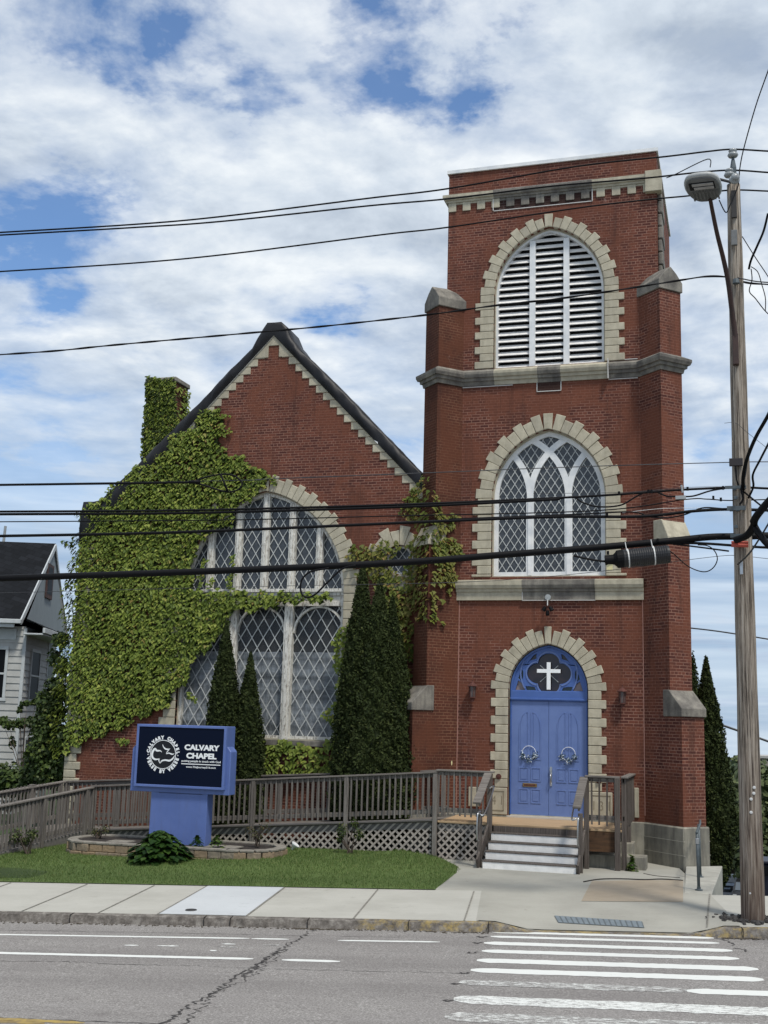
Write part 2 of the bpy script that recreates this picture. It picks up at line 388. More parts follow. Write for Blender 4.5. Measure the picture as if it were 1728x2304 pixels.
STEEL = mat('worn_steel', (.45, .46, .47), .3, metal=.9)
GALV = mat('galvanised_pipe', (.10, .12, .13), .5, (.07, .085, .09), 9, metal=.3)
RUST = mat('rusty_iron', (.11, .035, .025), .8, (.06, .02, .015), 14)
TARP = mat('black_roof_membrane', (.009, .009, .011), .5, (.015, .015, .017), 3, bump=.5, bscale=3, spec=.3)
SHING = None
def wood(name, a, bcol, dark, st, rough=.85):
    def ex(t, L, mp, tc, src, b):
        n = noise(t, L, mapping(t, L, tc.outputs['Object'], st), 1.0, 7, .7, .2)
        c = ramp(t, L, n, [(.3, dark), (.5, bcol), (.72, a)])
        n2 = noise(t, L, tc.outputs['Object'], .9, 4)
        c = mixc(t, L, ramp(t, L, n2, [(.4, 0), (.7, .45)]), c, bcol)
        g = N(t, 'ShaderNodeObjectInfo')
        return mixc(t, L, ramp(t, L, g.outputs['Random'], [(0, 0), (1, .35)]), c, dark)
    return mat(name, a, rough, extra=ex, spec=.25)
WOODV = wood('weathered_wood_upright', (.27, .25, .225), (.17, .153, .138), (.055, .047, .042), (28, 28, 1.6))
WOODH = wood('weathered_wood_rail', (.30, .275, .25), (.19, .172, .155), (.06, .052, .046), (1.6, 28, 28))
WOODD = wood('dark_wet_wood', (.21, .185, .165), (.115, .097, .085), (.03, .023, .019), (30, 30, 1.3))
WOODO = wood('orange_wood_joist', (.20, .10, .045), (.10, .055, .03), (.03, .02, .014), (2, 20, 16))
RAIL2 = wood('grey_painted_wood', (.20, .19, .18), (.15, .14, .132), (.09, .08, .078), (2, 20, 20))
LATT = mat('taupe_lattice', (.40, .36, .32), .85, (.30, .265, .235), 6)
PLY = mat('tan_plywood', (.44, .31, .18), .8, (.34, .235, .135), 2.5, stretch=(1, 8, 8))
RISER = mat('white_riser_board', (.90, .88, .84), .6, (.74, .73, .70), 5)
POLEW = None
def pole_ex(t, L, mp, tc, src, b):
    n = noise(t, L, mapping(t, L, tc.outputs['Object'], (30, 30, .9)), 1, 8, .75, .25)
    c = ramp(t, L, n, [(.36, (.035, .026, .02)), (.44, (.16, .13, .10)), (.53, (.30, .255, .205)), (.66, (.44, .40, .345))])
    cr = noise(t, L, mapping(t, L, tc.outputs['Object'], (45, 45, .55), (3, 1, 2)), 1, 5, .7)
    c = mixc(t, L, ramp(t, L, cr, [(.54, 0), (.60, .9)]), c, (.03, .022, .017))
    sp = N(t, 'ShaderNodeSeparateXYZ'); L(tc.outputs['Object'], sp.inputs[0])
    zr = N(t, 'ShaderNodeMapRange'); zr.inputs['From Min'].default_value = 3.0; zr.inputs['From Max'].default_value = 0.0; L(sp.outputs[2], zr.inputs[0])
    n2 = noise(t, L, mapping(t, L, tc.outputs['Object'], (8, 8, .8)), 1, 4)
    mm = N(t, 'ShaderNodeMath', operation='MULTIPLY'); L(zr.outputs[0], mm.inputs[0]); L(n2, mm.inputs[1])
    return mixc(t, L, mm.outputs[0], c, (.055, .022, .014))
POLEW = mat('old_pole_wood', (.2, .17, .14), .9, extra=pole_ex, bump=.6, bscale=30, stretch=(3, 3, .15))
CABLE = mat('black_cable', (.004, .004, .005), .6, spec=.15)
THINW = mat('grey_wire', (.03, .032, .036), .5)
LASH = mat('steel_strap', (.6, .6, .58), .4)
PORC = mat('grey_porcelain', (.34, .36, .36), .25, (.26, .27, .27), 5)
LAMPG = mat('lamp_housing', (.42, .43, .42), .5, (.33, .34, .33), 6)
LAMPD = mat('lamp_underside', (.16, .165, .165), .55, (.11, .115, .115), 8)
LENS = mat('lamp_lens', (.45, .46, .46), .15, (.33, .34, .34), 14, stretch=(1, 1, 1))
ARM = mat('rusty_dark_arm', (.028, .014, .012), .6, (.05, .022, .016), 4)
REDT = mat('red_cable_guard', (.42, .07, .045), .5)
YELT = mat('cream_tag', (.62, .56, .30), .5)

# ================================================================ GROUND
def terr(x, y):
    u, v = to_uv(x, y)
    k = sstep((x - 2.6) / 1.2) if y < 5 else (sstep((x + 3) / 6) if y < 40 else 1)
    base = -.16 + (.025 * max(-30, min(30, u)) + .02 * v if v < -2.3 else .02 * min(0, v)) * (1 - sstep((v + 2.3) / 2.6))
    d = max(0, v + 3.0)
    drop = .165 * min(d, 30) + .125 * max(0, min(d - 30, 62)) + .02 * max(0, d - 92)
    return base - k * drop - (.05 if v < -2 else 0) - (.3 if v < -5.4 else 0)
def grid_sheet(name, us, vs, zf, matl, kind='structure', frame=True):
    vv = []; ff = []
    for b in vs:
        for a in us:
            if frame: p = SO + a * UU + b * VV; x, y = p[0], p[1]
            else: x, y = a, b
            vv.append((x, y, zf(x, y, a, b)))
    n = len(us)
    for j in range(len(vs) - 1):
        for i in range(n - 1): ff.append((j * n + i, j * n + i + 1, (j + 1) * n + i + 1, (j + 1) * n + i))
    m = MB(); m.add(vv, ff); o = m.build(name, matl, smooth=True); return tag(o, kind=kind)
def dirt_ex(t, L, mp, tc, src, b):
    n = noise(t, L, tc.outputs['Object'], .25, 5)
    return mixc(t, L, ramp(t, L, n, [(.4, 0), (.6, 1)]), src, (.03, .05, .012))
GROUND = mat('rough_grass_ground', (.045, .075, .018), .95, (.025, .045, .01), 1.5, extra=dirt_ex)
xs = [-600, -300, -150, -80, -50, -35, -25, -20, -16, -14, -12, -10, -8, -6, -4, -2, 0, 1, 2, 2.6, 3, 3.4, 3.8, 4.2, 4.6, 5, 6, 7, 8, 10, 13, 17, 25, 40, 70, 120, 250, 600]
ys = [-80, -60, -40, -30, -20, -12, -9.2, -8.6, -8, -7, -6.5, -6, -5.5, -5, -4.5, -4, -3, -2, -1, 0, 1, 2, 3, 4, 5, 7, 10, 14, 20, 30, 45, 60, 90, 150, 300, 700, 1500]
grid_sheet('ground', xs, ys, lambda x, y, a, b: terr(x, y), GROUND, frame=False)

def asphalt_ex(t, L, mp, tc, src, b):
    O = tc.outputs['Object']
    f = noise(t, L, O, 38, 6, .9)
    c = ramp(t, L, f, [(.34, (.085, .078, .072)), (.5, (.225, .212, .20)), (.64, (.50, .48, .455))])
    g = noise(t, L, O, 1.1, 5, .6)
    c = mixc(t, L, ramp(t, L, g, [(.35, 0), (.7, .35)]), c, (.17, .155, .15))
    st = noise(t, L, O, 2.7, 6, .7, .3); c = mixc(t, L, ramp(t, L, st, [(.60, 0), (.72, .45)]), c, (.09, .08, .075))
    ln = noise(t, L, mapping(t, L, mp, (.06, 1.1, 1)), 1.0, 3, .5); c = mixc(t, L, ramp(t, L, ln, [(.48, 0), (.62, .30)]), c, (.13, .12, .115))
    s = noise(t, L, mapping(t, L, mp, (.35, 3.5, 1)), 1.4, 4, .6)
    return mixc(t, L, ramp(t, L, s, [(.45, 0), (.75, .22)]), c, (.30, .285, .275))
ASPH = bpy.data.materials.new('asphalt'); 
def rotmat(name, ex, rough=.9, bump=.3, bs=80):
    m = bpy.data.materials.new(name); m.use_nodes = True; t = m.node_tree; b = t.nodes['Principled BSDF']; L = t.links.new
    b.inputs['Roughness'].default_value = rough; b.inputs['Specular IOR Level'].default_value = .3
    tc = N(t, 'ShaderNodeTexCoord'); mp = N(t, 'ShaderNodeMapping'); mp.inputs['Rotation'].default_value = (0, 0, -KA); L(tc.outputs['Object'], mp.inputs[0])
    L(ex(t, L, mp.outputs[0], tc, None, b), b.inputs['Base Color'])
    n2 = N(t, 'ShaderNodeTexNoise'); n2.inputs['Scale'].default_value = bs; n2.inputs['Detail'].default_value = 3; L(mp.outputs[0], n2.inputs['Vector'])
    bp = N(t, 'ShaderNodeBump'); bp.inputs['Strength'].default_value = bump; bp.inputs['Distance'].default_value = .01
    L(n2.outputs['Fac'], bp.inputs['Height']); L(bp.outputs[0], b.inputs['Normal']); return m
ASPH = rotmat('asphalt', asphalt_ex)
def conc(c1, c2, c3, spec=.5):
    def f(t, L, mp, tc, src, b):
        n = noise(t, L, mp, .9, 7, .65); c = ramp(t, L, n, [(.3, c2), (.6, c1)])
        s = noise(t, L, mapping(t, L, mp, (.5, 5, 1)), 1.3, 5, .7)
        c = mixc(t, L, ramp(t, L, s, [(.5, 0), (.8, .4)]), c, c3)
        sp_ = noise(t, L, mp, 3.3, 7, .75, .2); c = mixc(t, L, ramp(t, L, sp_, [(.60, 0), (.74, .45)]), c, (c2[0] * .45, c2[1] * .43, c2[2] * .40))
        f2 = noise(t, L, mp, 120, 2, .8)
        return mixc(t, L, ramp(t, L, f2, [(.4, 0), (.8, .35)]), c, (c2[0] * .6, c2[1] * .6, c2[2] * .6))
    return f
CONC = rotmat('sidewalk_concrete', conc((.44, .43, .385), (.37, .36, .32), (.52, .505, .46)), bump=.15)
APRON = rotmat('apron_concrete', conc((.37, .36, .315), (.31, .30, .26), (.43, .415, .37)), bump=.15)
NEWC = rotmat('new_concrete', conc((.52, .54, .55), (.47, .49, .50), (.56, .58, .59)), bump=.1)
TANC = rotmat('tan_aggregate', conc((.36, .305, .235), (.28, .235, .175), (.42, .36, .28)), bump=.4)

us = [-60, -40, -30, -25, -20, -16, -13, -10, -8, -6, -4, -2, 0, 2, 4, 6, 10, 15, 20, 30, 60]
grid_sheet('road', us, [-45, -30, -20, -15, -12, -10, -8, -7, -6, -5.45], lambda x, y, u, v: (.025 * u + .02 * v) - .13, ASPH)
def dip(u, v):
    s = sstep((u + .75) / .7) * (1 - sstep((u - 2.35) / .55))
    return .118 * s * sstep((-3.5 - v) / 1.8)
uf = [-30, -22, -16] + list(np.arange(-13, 6.01, .25)) + [7, 9, 12, 16, 22, 30]
vf = [-5.36, -5.1, -4.8, -4.4, -4, -3.6, -3.2, -2.8, -2.4]
def swz(x, y, u, v): return (.025 * max(-30, min(30, u)) + .02 * v) - dip(u, v) if v < -2.3 else pav(x, y)
grid_sheet('sidewalk', uf, vf, swz, CONC)
ap = grid_sheet('concrete_apron', list(np.arange(-2.4, 3.11, .25)), list(np.arange(-5.34, 3.9, .25)),
                lambda x, y, u, v: (swz(x, y, u, v) if v < -2.3 else pav(x, y)) + (.014 if u > -1.15 or v > -2.45 else -.05), APRON)
def patch(name, pts, dz, matl, n=10, m=2, road=False, kind='structure'):   # quad patch in street frame, draped
    (a, b, c, d) = pts; vv = []; ff = []
    for j in range(m + 1):
        for i in range(n + 1):
            s = i / n; q = j / m
            u = (a[0] * (1 - s) + b[0] * s) * (1 - q) + (d[0] * (1 - s) + c[0] * s) * q
            v = (a[1] * (1 - s) + b[1] * s) * (1 - q) + (d[1] * (1 - s) + c[1] * s) * q
            p = SO + u * UU + v * VV
            z = (.025 * u + .02 * v - .13) if road else swz(p[0], p[1], u, v)
            vv.append((p[0], p[1], z + dz))
    for j in range(m):
        for i in range(n): ff.append((j * (n + 1) + i, j * (n + 1) + i + 1, (j + 1) * (n + 1) + i + 1, (j + 1) * (n + 1) + i))
    mb = MB(); mb.add(vv, ff); return mb
def pu(x, y, drop=0.0):
    p = on_road(x, y, drop); return to_uv(p.x, p.y)
ju = [pu(x, y)[0] for x, y in ((222, 2054), (355, 2057), (559, 2058), (800, 2061), (1045, 2070))]
jm = MB()
JOINTM = mat('joint_dirt', (.25, .24, .21), .95, (.15, .14, .12), 8)
for u in ju + [ju[0] - 1.3, ju[0] - 2.8, ju[0] - 4.3, 4.6, 6.1]:
    q = patch('j', [(u - .014, -5.34), (u + .014, -5.34), (u + .014 + .05, -2.5), (u + .05 - .014, -2.5)], .009, None, 1, 12); jm.add(q.v, q.f)
q = patch('j', [(2.6, -5.2), (2.63, -5.2), (3.12, -2.4), (3.09, -2.4)], .020, None, 1, 12); jm.add(q.v, q.f)
tag(jm.build('sidewalk_joints', JOINTM, smooth=False), kind='structure')
tag(patch('p', [(ju[1] + .02, -5.33), (ju[2] - .02, -5.33), (ju[2] + .03, -2.46), (ju[1] + .07, -2.46)], .008, None, 6, 6).build('new_sidewalk_panel', NEWC), kind='structure')
tp = [pu(x, y) for x, y in ((1308, 2030), (1537, 2032), (1537, 1977), (1332, 1984))]
tag(patch('p', tp, .020, None, 10, 6).build('tan_paving', TANC), kind='structure')
cr = MB(); CRACK = mat('crack', (.02, .017, .015), .95)
cp = [pu(x, y) for x, y in ((1313, 1987), (1350, 1980), (1400, 1978), (1450, 1979), (1490, 1976), (1537, 1979))]
pts = [uvp(u, v, .024) for u, v in cp]; cr.tube(catmull(pts, 4), .012, 4)
cp = [pu(x, y) for x, y in ((1448, 1960), (1480, 1966), (1530, 1969))]
cr.tube(catmull([uvp(u, v, .018) for u, v in cp], 4), .007, 4)
tag(cr.build('pavement_crack', CRACK), kind='structure')

# granite kerb, dropped at the crossing
def kerb_ex(t, L, mp, tc, src, b):
    n = noise(t, L, mp, 7, 7, .75); c = ramp(t, L, n, [(.3, (.05, .043, .037)), (.5, (.145, .13, .115)), (.7, (.30, .28, .25))])
    sp = N(t, 'ShaderNodeSeparateXYZ'); L(mp, sp.inputs[0])
    y1 = ramp(t, L, noise(t, L, mp, 5, 8, .8), [(.47, 0), (.62, .65)])
    mr = N(t, 'ShaderNodeMapRange'); mr.inputs['From Min'].default_value = -3.25; mr.inputs['From Max'].default_value = -3.1; L(sp.outputs[0], mr.inputs[0])
    mm = N(t, 'ShaderNodeMath', operation='MULTIPLY'); L(mr.outputs[0], mm.inputs[0]); L(y1, mm.inputs[1])
    return mixc(t, L, mm.outputs[0], c, (.40, .29, .08))
KERB = rotmat('granite_kerb', kerb_ex, bump=.9, bs=12)
km = MB(); ust = list(np.arange(-30, 12.1, .15)) + [16, 20, 30]
rk = random.Random(3); pv = []
for u in ust:
    d = dip(u, -5.36); jit = rk.uniform(-.028, .028)
    for (dv, z) in ((-5.35, .003), (-5.37 + jit * .3, .003), (-5.49 + jit, -.012), (-5.53 + jit * .6, -.15)):
        zz = .025 * u + .02 * dv + (z if z > -.1 else z) - (d if z > -.1 else 0)
        p = SO + u * UU + dv * VV; pv.append((p[0], p[1], zz + (rk.uniform(-.004, .004) if dv < -5.4 else 0)))
ff = []
for i in range(len(ust) - 1):
    for k in range(3): a = i * 4 + k; ff.append((a, a + 1, a + 5, a + 4))
km.add(pv, ff); tag(km.build('kerb', KERB), kind='structure')
kj = MB()
for u in (-7.5, -5.28, -4.85, -3.6, -2.0, -.75, 3.1, 5.2):
    p0 = uvp(u, -5.38, .006); 
    a = SO + u * UU - 5.36 * VV; b = SO + u * UU - 5.54 * VV
    kj.bar((a[0], a[1], .025 * u - .107 - dip(u, -5.4)), (b[0], b[1], .025 * u - .112 - dip(u, -5.4)), .012, .01)
    kj.bar((b[0], b[1], .025 * u - .11 - dip(u, -5.4)), (b[0], b[1], .025 * u - .26), .012, .006)
tag(kj.build('kerb_joints', CRACK), kind='structure')

# road paint
def paint_ex(wear):
    def f(t, L, mp, tc, src, b):
        n = noise(t, L, mapping(t, L, mp, (2, 9, 1)), 5, 8, .75); n2 = noise(t, L, mp, 60, 3, .8)
        ad = N(t, 'ShaderNodeMath', operation='MULTIPLY_ADD'); ad.inputs[1].default_value = .3; L(n2, ad.inputs[0]); L(n, ad.inputs[2])
        return mixc(t, L, ramp(t, L, ad.outputs[0], [(wear, 0), (wear + .06, 1)]), (.66, .67, .64), (.22, .21, .20))
    return f
PAINT = rotmat('road_paint', paint_ex(.78)); PAINTW = rotmat('worn_road_paint', paint_ex(.66)); PAINTF = rotmat('faded_road_paint', paint_ex(.585))
pm = {0: MB(), 1: MB(), 2: MB()}
rj = random.Random(5)
def stripe(u0, u1, v0, v1, k=0, ragged=.03):
    n = max(6, int(abs(u1 - u0) / .08)); top = []; bot = []
    for i in range(n + 1):
        s = i / n; u = u0 + (u1 - u0) * s; v = v0 + (v1 - v0) * s; e = min(s, 1 - s) * n; hw = .062 if k != 9 else .05
        hw = W_ * (1 if e > 1.5 else (.35 + .4 * e)) ; top.append((u, v + hw * (1 + rj.uniform(-ragged, ragged) * 3))); bot.append((u, v - hw * (1 + rj.uniform(-ragged, ragged) * 3)))
    vs = []
    for (u, v) in bot + top:
        p = SO + u * UU + v * VV; vs.append((p[0], p[1], .025 * u + .02 * v - .13 + .004))
    m = n + 1; pm[k].add(vs, [(i, i + 1, m + i + 1, m + i) for i in range(n)])
for (x0, y0, x1, y1, k) in ((1107, 2097.5, 1606, 2111, 0), (1104, 2107.5, 1618, 2122.5, 0), (1089, 2122, 1648, 2139.5, 0), (1084, 2140, 1663, 2157.5, 0),
                            (1073, 2161, 1706, 2181, 0), (1059, 2183, 1718, 2204.5, 0), (1545, 2230, 1780, 2238, 0)):
    W_ = .075 if y0 < 2110 else (.11 if y0 < 2150 else .135); a = pu(x0, y0, -.13); b = pu(x1, y1, -.13); stripe(a[0], b[0], a[1], b[1], k)
W_ = .14; a = pu(1032, 2210, -.13); b = pu(1545, 2229, -.13); stripe(a[0], b[0], a[1], b[1], 2, .04)
W_ = .19; a = pu(1021, 2248, -.13); b = pu(1800, 2280, -.13); stripe(a[0], b[0], a[1], b[1], 1, .04)
W_ = .20; a = pu(1000, 2287, -.13); b = pu(1780, 2318, -.13); stripe(a[0], b[0], a[1], b[1], 2, .05)
W_ = .045
for (x0, y0, x1, y1, k) in ((-200, 2100, 561, 2112, 0), (566, 2112.3, 650, 2114, 0), (760, 2116.5, 990, 2120, 0)):
    a = pu(x0, y0, -.13); b = pu(x1, y1, -.13); stripe(a[0], b[0], a[1], b[1], k)
W_ = .065
for (x0, y0, x1, y1, k) in ((-200, 2140, 570, 2158, 0), (634, 2160, 765, 2164, 0)):
    a = pu(x0, y0, -.13); b = pu(x1, y1, -.13); stripe(a[0], b[0], a[1], b[1], k)
W_ = .03   # remains of a worn bicycle arrow
for (x0, y0, x1, y1, k) in ((280, 2127, 312, 2128, 0), (354, 2128.5, 402, 2129, 0), (498, 2124, 530, 2125, 0), (482, 2130, 535, 2132, 2), (472, 2139, 488, 2139.5, 0), (590, 2126, 640, 2127, 2)):
    a = pu(x0, y0, -.13); b = pu(x1, y1, -.13); stripe(a[0], b[0], a[1], b[1], k, .2)
for k, nm, M_ in ((0, 'road_marking', PAINT), (1, 'worn_road_marking', PAINTW), (2, 'faded_road_marking', PAINTF)):
    tag(pm[k].build(nm, M_), kind='structure')
pm[0] = MB(); W_ = .05
for (x0, y0, x1, y1) in ((-60, 2291, 190, 2302), (-60, 2297, 100, 2303)):
    a = pu(x0, y0, -.13); b = pu(x1, y1, -.13); stripe(a[0], b[0], a[1], b[1], 0, .1)
tag(pm[0].build('yellow_road_line', mat('yellow_paint', (.42, .30, .08), .8, (.2, .15, .08), 6)), kind='structure')
# cracks and tar lines in the road
ck = MB(); rc = random.Random(11)
def rcrack(P, w0, w1, wob=.03, seg=10):
    pts = catmull([on_road(x, y) + Vector((0, 0, .003)) for x, y in P], seg)
    L_ = [];R_ = []
    for i, p in enumerate(pts):
        d = (pts[min(i + 1, len(pts) - 1)] - pts[max(0, i - 1)]); d.z = 0; d.normalize(); nrm = Vector((-d.y, d.x, 0))
        w = (w0 + (w1 - w0) * i / len(pts)) * rc.uniform(.25, 1.5); off = nrm * rc.uniform(-wob, wob)
        for S_, sg in ((L_, 1), (R_, -1)):
            q = p + off + nrm * w * sg; u, v = to_uv(q.x, q.y); q.z = .025 * u + .02 * v - .13 + .003; S_.append(q)
    m = len(pts); ck.add(L_ + R_, [(i, i + 1, m + i + 1, m + i) for i in range(m - 1)])
rcrack([(718, 2088), (690, 2100), (672, 2115), (640, 2130), (612, 2148), (585, 2170), (545, 2185), (510, 2212), (470, 2240), (430, 2262), (395, 2285), (340, 2320)], .012, .022, .05, 14)
rcrack([(660, 2118), (625, 2152), (590, 2176), (555, 2205), (500, 2225), (472, 2243)], .006, .014, .08, 12)
rcrack([(480, 2242), (450, 2270), (415, 2300), (380, 2330)], .010, .014, .06, 12)
rcrack([(640, 2136), (610, 2150), (570, 2180), (548, 2198)], .02, .03, .05, 14)
rcrack([(-20, 2093), (200, 2096), (420, 2100), (640, 2105), (900, 2109)], .006, .006, .01, 10)
rcrack([(-20, 2163), (150, 2164), (260, 2170), (420, 2173), (600, 2180), (760, 2184), (900, 2187), (1050, 2190)], .006, .005, .03, 14)
rcrack([(-20, 2289), (100, 2294), (250, 2300), (400, 2306)], .010, .010, .02, 10)
rcrack([(1610, 2110), (1640, 2120), (1652, 2128)], .03, .01, .03, 8)
rcrack([(1650, 2134), (1680, 2137), (1675, 2142)], .02, .01, .03, 8)
for (x, y) in ((1082, 2107), (1075, 2120), (1045, 2188), (1028, 2212), (1010, 2250), (1062, 2142)):
    rcrack([(x - 10, y), (x, y + 3), (x + 12, y)], .03, .02, .03, 5)
tag(ck.build('road_crack', mat('tar_crack', (.028, .025, .025), .8, (.06, .055, .052), 20)), kind='structure')
# tactile plate and cap, rubble
tpm = MB(); a = pu(1247, 2066, -.085); b = pu(1445, 2076, -.085); c = pu(1450, 2091, -.115); d = pu(1256, 2081, -.115)
def lerp2(p, q, s): return (p[0] * (1 - s) + q[0] * s, p[1] * (1 - s) + q[1] * s)
for i in range(16):
    s0 = i / 16 + .006; s1 = (i + 1) / 16 - .012
    q = patch('t', [lerp2(d, c, s0), lerp2(d, c, s1), lerp2(a, b, s1), lerp2(a, b, s0)], .026, None, 2, 3); tpm.add(q.v, q.f)
TACT = mat('blue_grey_plate', (.20, .235, .255), .6, (.15, .18, .20), 9)
tw = empty('tactile_plate', uvp(a[0], a[1]), 'blue grey ribbed tactile paving plate at the foot of the dropped kerb', 'tactile plate')
q = patch('t', [d, c, b, a], .022, None, 8, 4); q.build('base_plate', mat('dark_plate', (.10, .12, .13), .7), tw)
tpm.build('rib_plate', TACT, tw)
pc = on_road(430, 2049, 0) ; vc = MB().lathe([(.001, .012), (.09, .012), (.10, 0)], (pc.x, pc.y, pc.z + .008), 20)
tag(vc.build('valve_cap', mat('cast_iron', (.03, .03, .03), .7)), 'small dark iron valve cap set in the new pale sidewalk panel', 'valve cap')
rb = MB(); rr = random.Random(2)
for i in range(170):
    a = rr.uniform(0, 2 * pi); r = .19 + abs(rr.gauss(0, .16)); x = 4.36 + r * cos(a) * 1.35; y = -7.05 + r * sin(a) * .8; s = rr.uniform(.012, .038)
    u, v = to_uv(x, y); z = .025 * u + .02 * v; M = Matrix.Translation((x, y, z + s * .5)) @ Matrix.Rotation(rr.uniform(0, 3), 4, 'Z') @ Matrix.Rotation(rr.uniform(0, 1), 4, 'X')
    rb.box(-s, s, -s * .8, s * .8, -s * .5, s * .6, M)
tag(rb.build('rubble', mat('asphalt_rubble', (.07, .065, .062), .95, (.035, .032, .03), 20)), 'loose grey asphalt rubble around the foot of the utility pole', 'rubble', kind='stuff')

# lawn
front = [pu(x, y) for x, y in ((980, 2001), (1037, 1962))]
lawn_xy = []
for u in np.linspace(-18, front[0][0], 30): p = SO + u * UU - 2.44 * VV; lawn_xy.append((p[0], p[1]))
for s in np.linspace(.1, 1, 6):
    u, v = lerp2(front[0], front[1], s); v -= .12 * sin(pi * s); p = SO + u * UU + v * VV; lawn_xy.append((p[0], p[1]))
lawn_xy += [(-1.5, -2.75), (-1.85, -2.25), (-2.15, -1.95), (-2.9, -1.87)] + [(x, -1.86) for x in np.arange(-3.5, -10.4, -.7)] + [(-10.7, -1.9), (-18, -1.9)]
def inpoly(x, y, P):
    c = False; n = len(P)
    for i in range(n):
        a = P[i]; b = P[(i + 1) % n]
        if (a[1] > y) != (b[1] > y) and x < (b[0] - a[0]) * (y - a[1]) / (b[1] - a[1]) + a[0]: c = not c
    return c
def lawnz(x, y):
    u, v = to_uv(x, y); m = .14 * sstep((v + 2.5) / 1.9) * sstep((-1.4 - u) / 1.6)
    return max(.025 * max(-22, u) + .02 * v, pav(x, y) if u > -3 else -9) + .014 + m + .012 * sin(x * 2.1) * cos(y * 1.7 + x) * sstep((v + 2.4) / 1)
from mathutils.geometry import delaunay_2d_cdt
V2 = [Vector(p) for p in lawn_xy]; nb = len(V2)
for x in np.arange(-18, -1.2, .3):
    for y in np.arange(-9.5, -1.9, .3):
        if inpoly(x, y, lawn_xy) and min((Vector((x, y)) - q).length for q in V2[:nb]) > .12: V2.append(Vector((x, y)))
r = delaunay_2d_cdt(V2, [(i, (i + 1) % nb) for i in range(nb)], [list(range(nb))], 1, 1e-4)
lm = MB(); lm.add([(p.x, p.y, lawnz(p.x, p.y)) for p in r[0]], [tuple(f) for f in r[2]])
def turf_ex(t, L, mp, tc, src, b):
    O = tc.outputs['Object']; n = noise(t, L, O, 40, 5, .7); n2 = noise(t, L, O, 1.6, 5)
    c = ramp(t, L, n, [(.3, (.045, .075, .014)), (.7, (.12, .18, .042))])
    return mixc(t, L, ramp(t, L, n2, [(.4, 0), (.7, .4)]), c, (.075, .11, .03))
TURF = mat('turf', (.05, .1, .02), .95, extra=turf_ex, bump=.5, bscale=70)
tag(lm.build('lawn', TURF, smooth=True), kind='structure')
def leafmat(name, ramp_stops, rough=.55, trans=0.0, big=None):
    m = bpy.data.materials.new(name); m.use_nodes = True; t = m.node_tree; b = t.nodes['Principled BSDF']; L = t.links.new
    b.inputs['Roughness'].default_value = rough; b.inputs['Specular IOR Level'].default_value = .25
    g = N(t, 'ShaderNodeNewGeometry'); c = ramp(t, L, g.outputs['Random Per Island'], ramp_stops)
    if big:
        tc = N(t, 'ShaderNodeTexCoord'); n = noise(t, L, tc.outputs['Object'], big[0], 4)
        c = mixc(t, L, ramp(t, L, n, [(.4, 0), (.62, big[2])]), c, big[1])
    L(c, b.inputs['Base Color'])
    if trans:
        tr = N(t, 'ShaderNodeBsdfTranslucent'); L(c, tr.inputs['Color']); mx = N(t, 'ShaderNodeMixShader'); mx.inputs[0].default_value = trans
        out = t.nodes['Material Output']; L(b.outputs[0], mx.inputs[1]); L(tr.outputs[0], mx.inputs[2]); L(mx.outputs[0], out.inputs[0])
    return m
GRASSM = leafmat('grass_blade', [(0, (.042, .08, .016)), (.5, (.082, .142, .03)), (.85, (.125, .185, .045)), (1, (.30, .29, .13))], .6, .2, (1.3, (.11, .15, .045), .45))
npt = 90000; P = []
bx = rng.uniform(-16, -1.1, npt * 2); by = rng.uniform(-9.4, -1.9, npt * 2)
keep = [i for i in range(len(bx)) if inpoly(bx[i], by[i], lawn_xy)][:npt]
bx = bx[keep]; by = by[keep]; bz = np.array([lawnz(a, b) for a, b in zip(bx, by)])
n = len(bx); hh = rng.uniform(.025, .06, n); an = rng.uniform(0, pi, n); ln = rng.normal(0, .02, (n, 2)); w = rng.uniform(.003, .006, n)
V = np.zeros((n, 3, 3)); V[:, 0] = np.stack([bx - np.cos(an) * w, by - np.sin(an) * w, bz - .004], 1); V[:, 1] = np.stack([bx + np.cos(an) * w, by + np.sin(an) * w, bz - .004], 1)
V[:, 2] = np.stack([bx + ln[:, 0], by + ln[:, 1], bz + hh], 1)
g = fast_mesh('grass', V.reshape(-1, 3), np.arange(n * 3).reshape(-1, 3), GRASSM); tag(g, 'short mown green grass covering the church lawn', 'grass', kind='stuff')

# gutter grit and a few leaves lying along the kerb
gm = MB(); rg = random.Random(21)
for i in range(900):
    u = rg.uniform(-9, 7); 
    if rg.random() < .35: u = rg.choice([-3.2, -3.6, 3.2, 2.9, -.9]) + rg.gauss(0, .22)
    if -.75 < u < 2.75: continue
    v = -5.56 - abs(rg.gauss(0, .05)); p = SO + u * UU + v * VV; s = rg.uniform(.006, .018)
    M = Matrix.Translation((p[0], p[1], .025 * u + .02 * v - .127)) @ Matrix.Rotation(rg.uniform(0, 3), 4, 'Z'); gm.box(-s, s, -s * .6, s * .6, 0, s * .5, M)
tag(gm.build('gutter_grit', mat('grit', (.11, .09, .065), .95, (.05, .04, .03), 20), uv=False), 'brown grit and leaf litter lying in the gutter along the kerb', 'grit', kind='stuff')

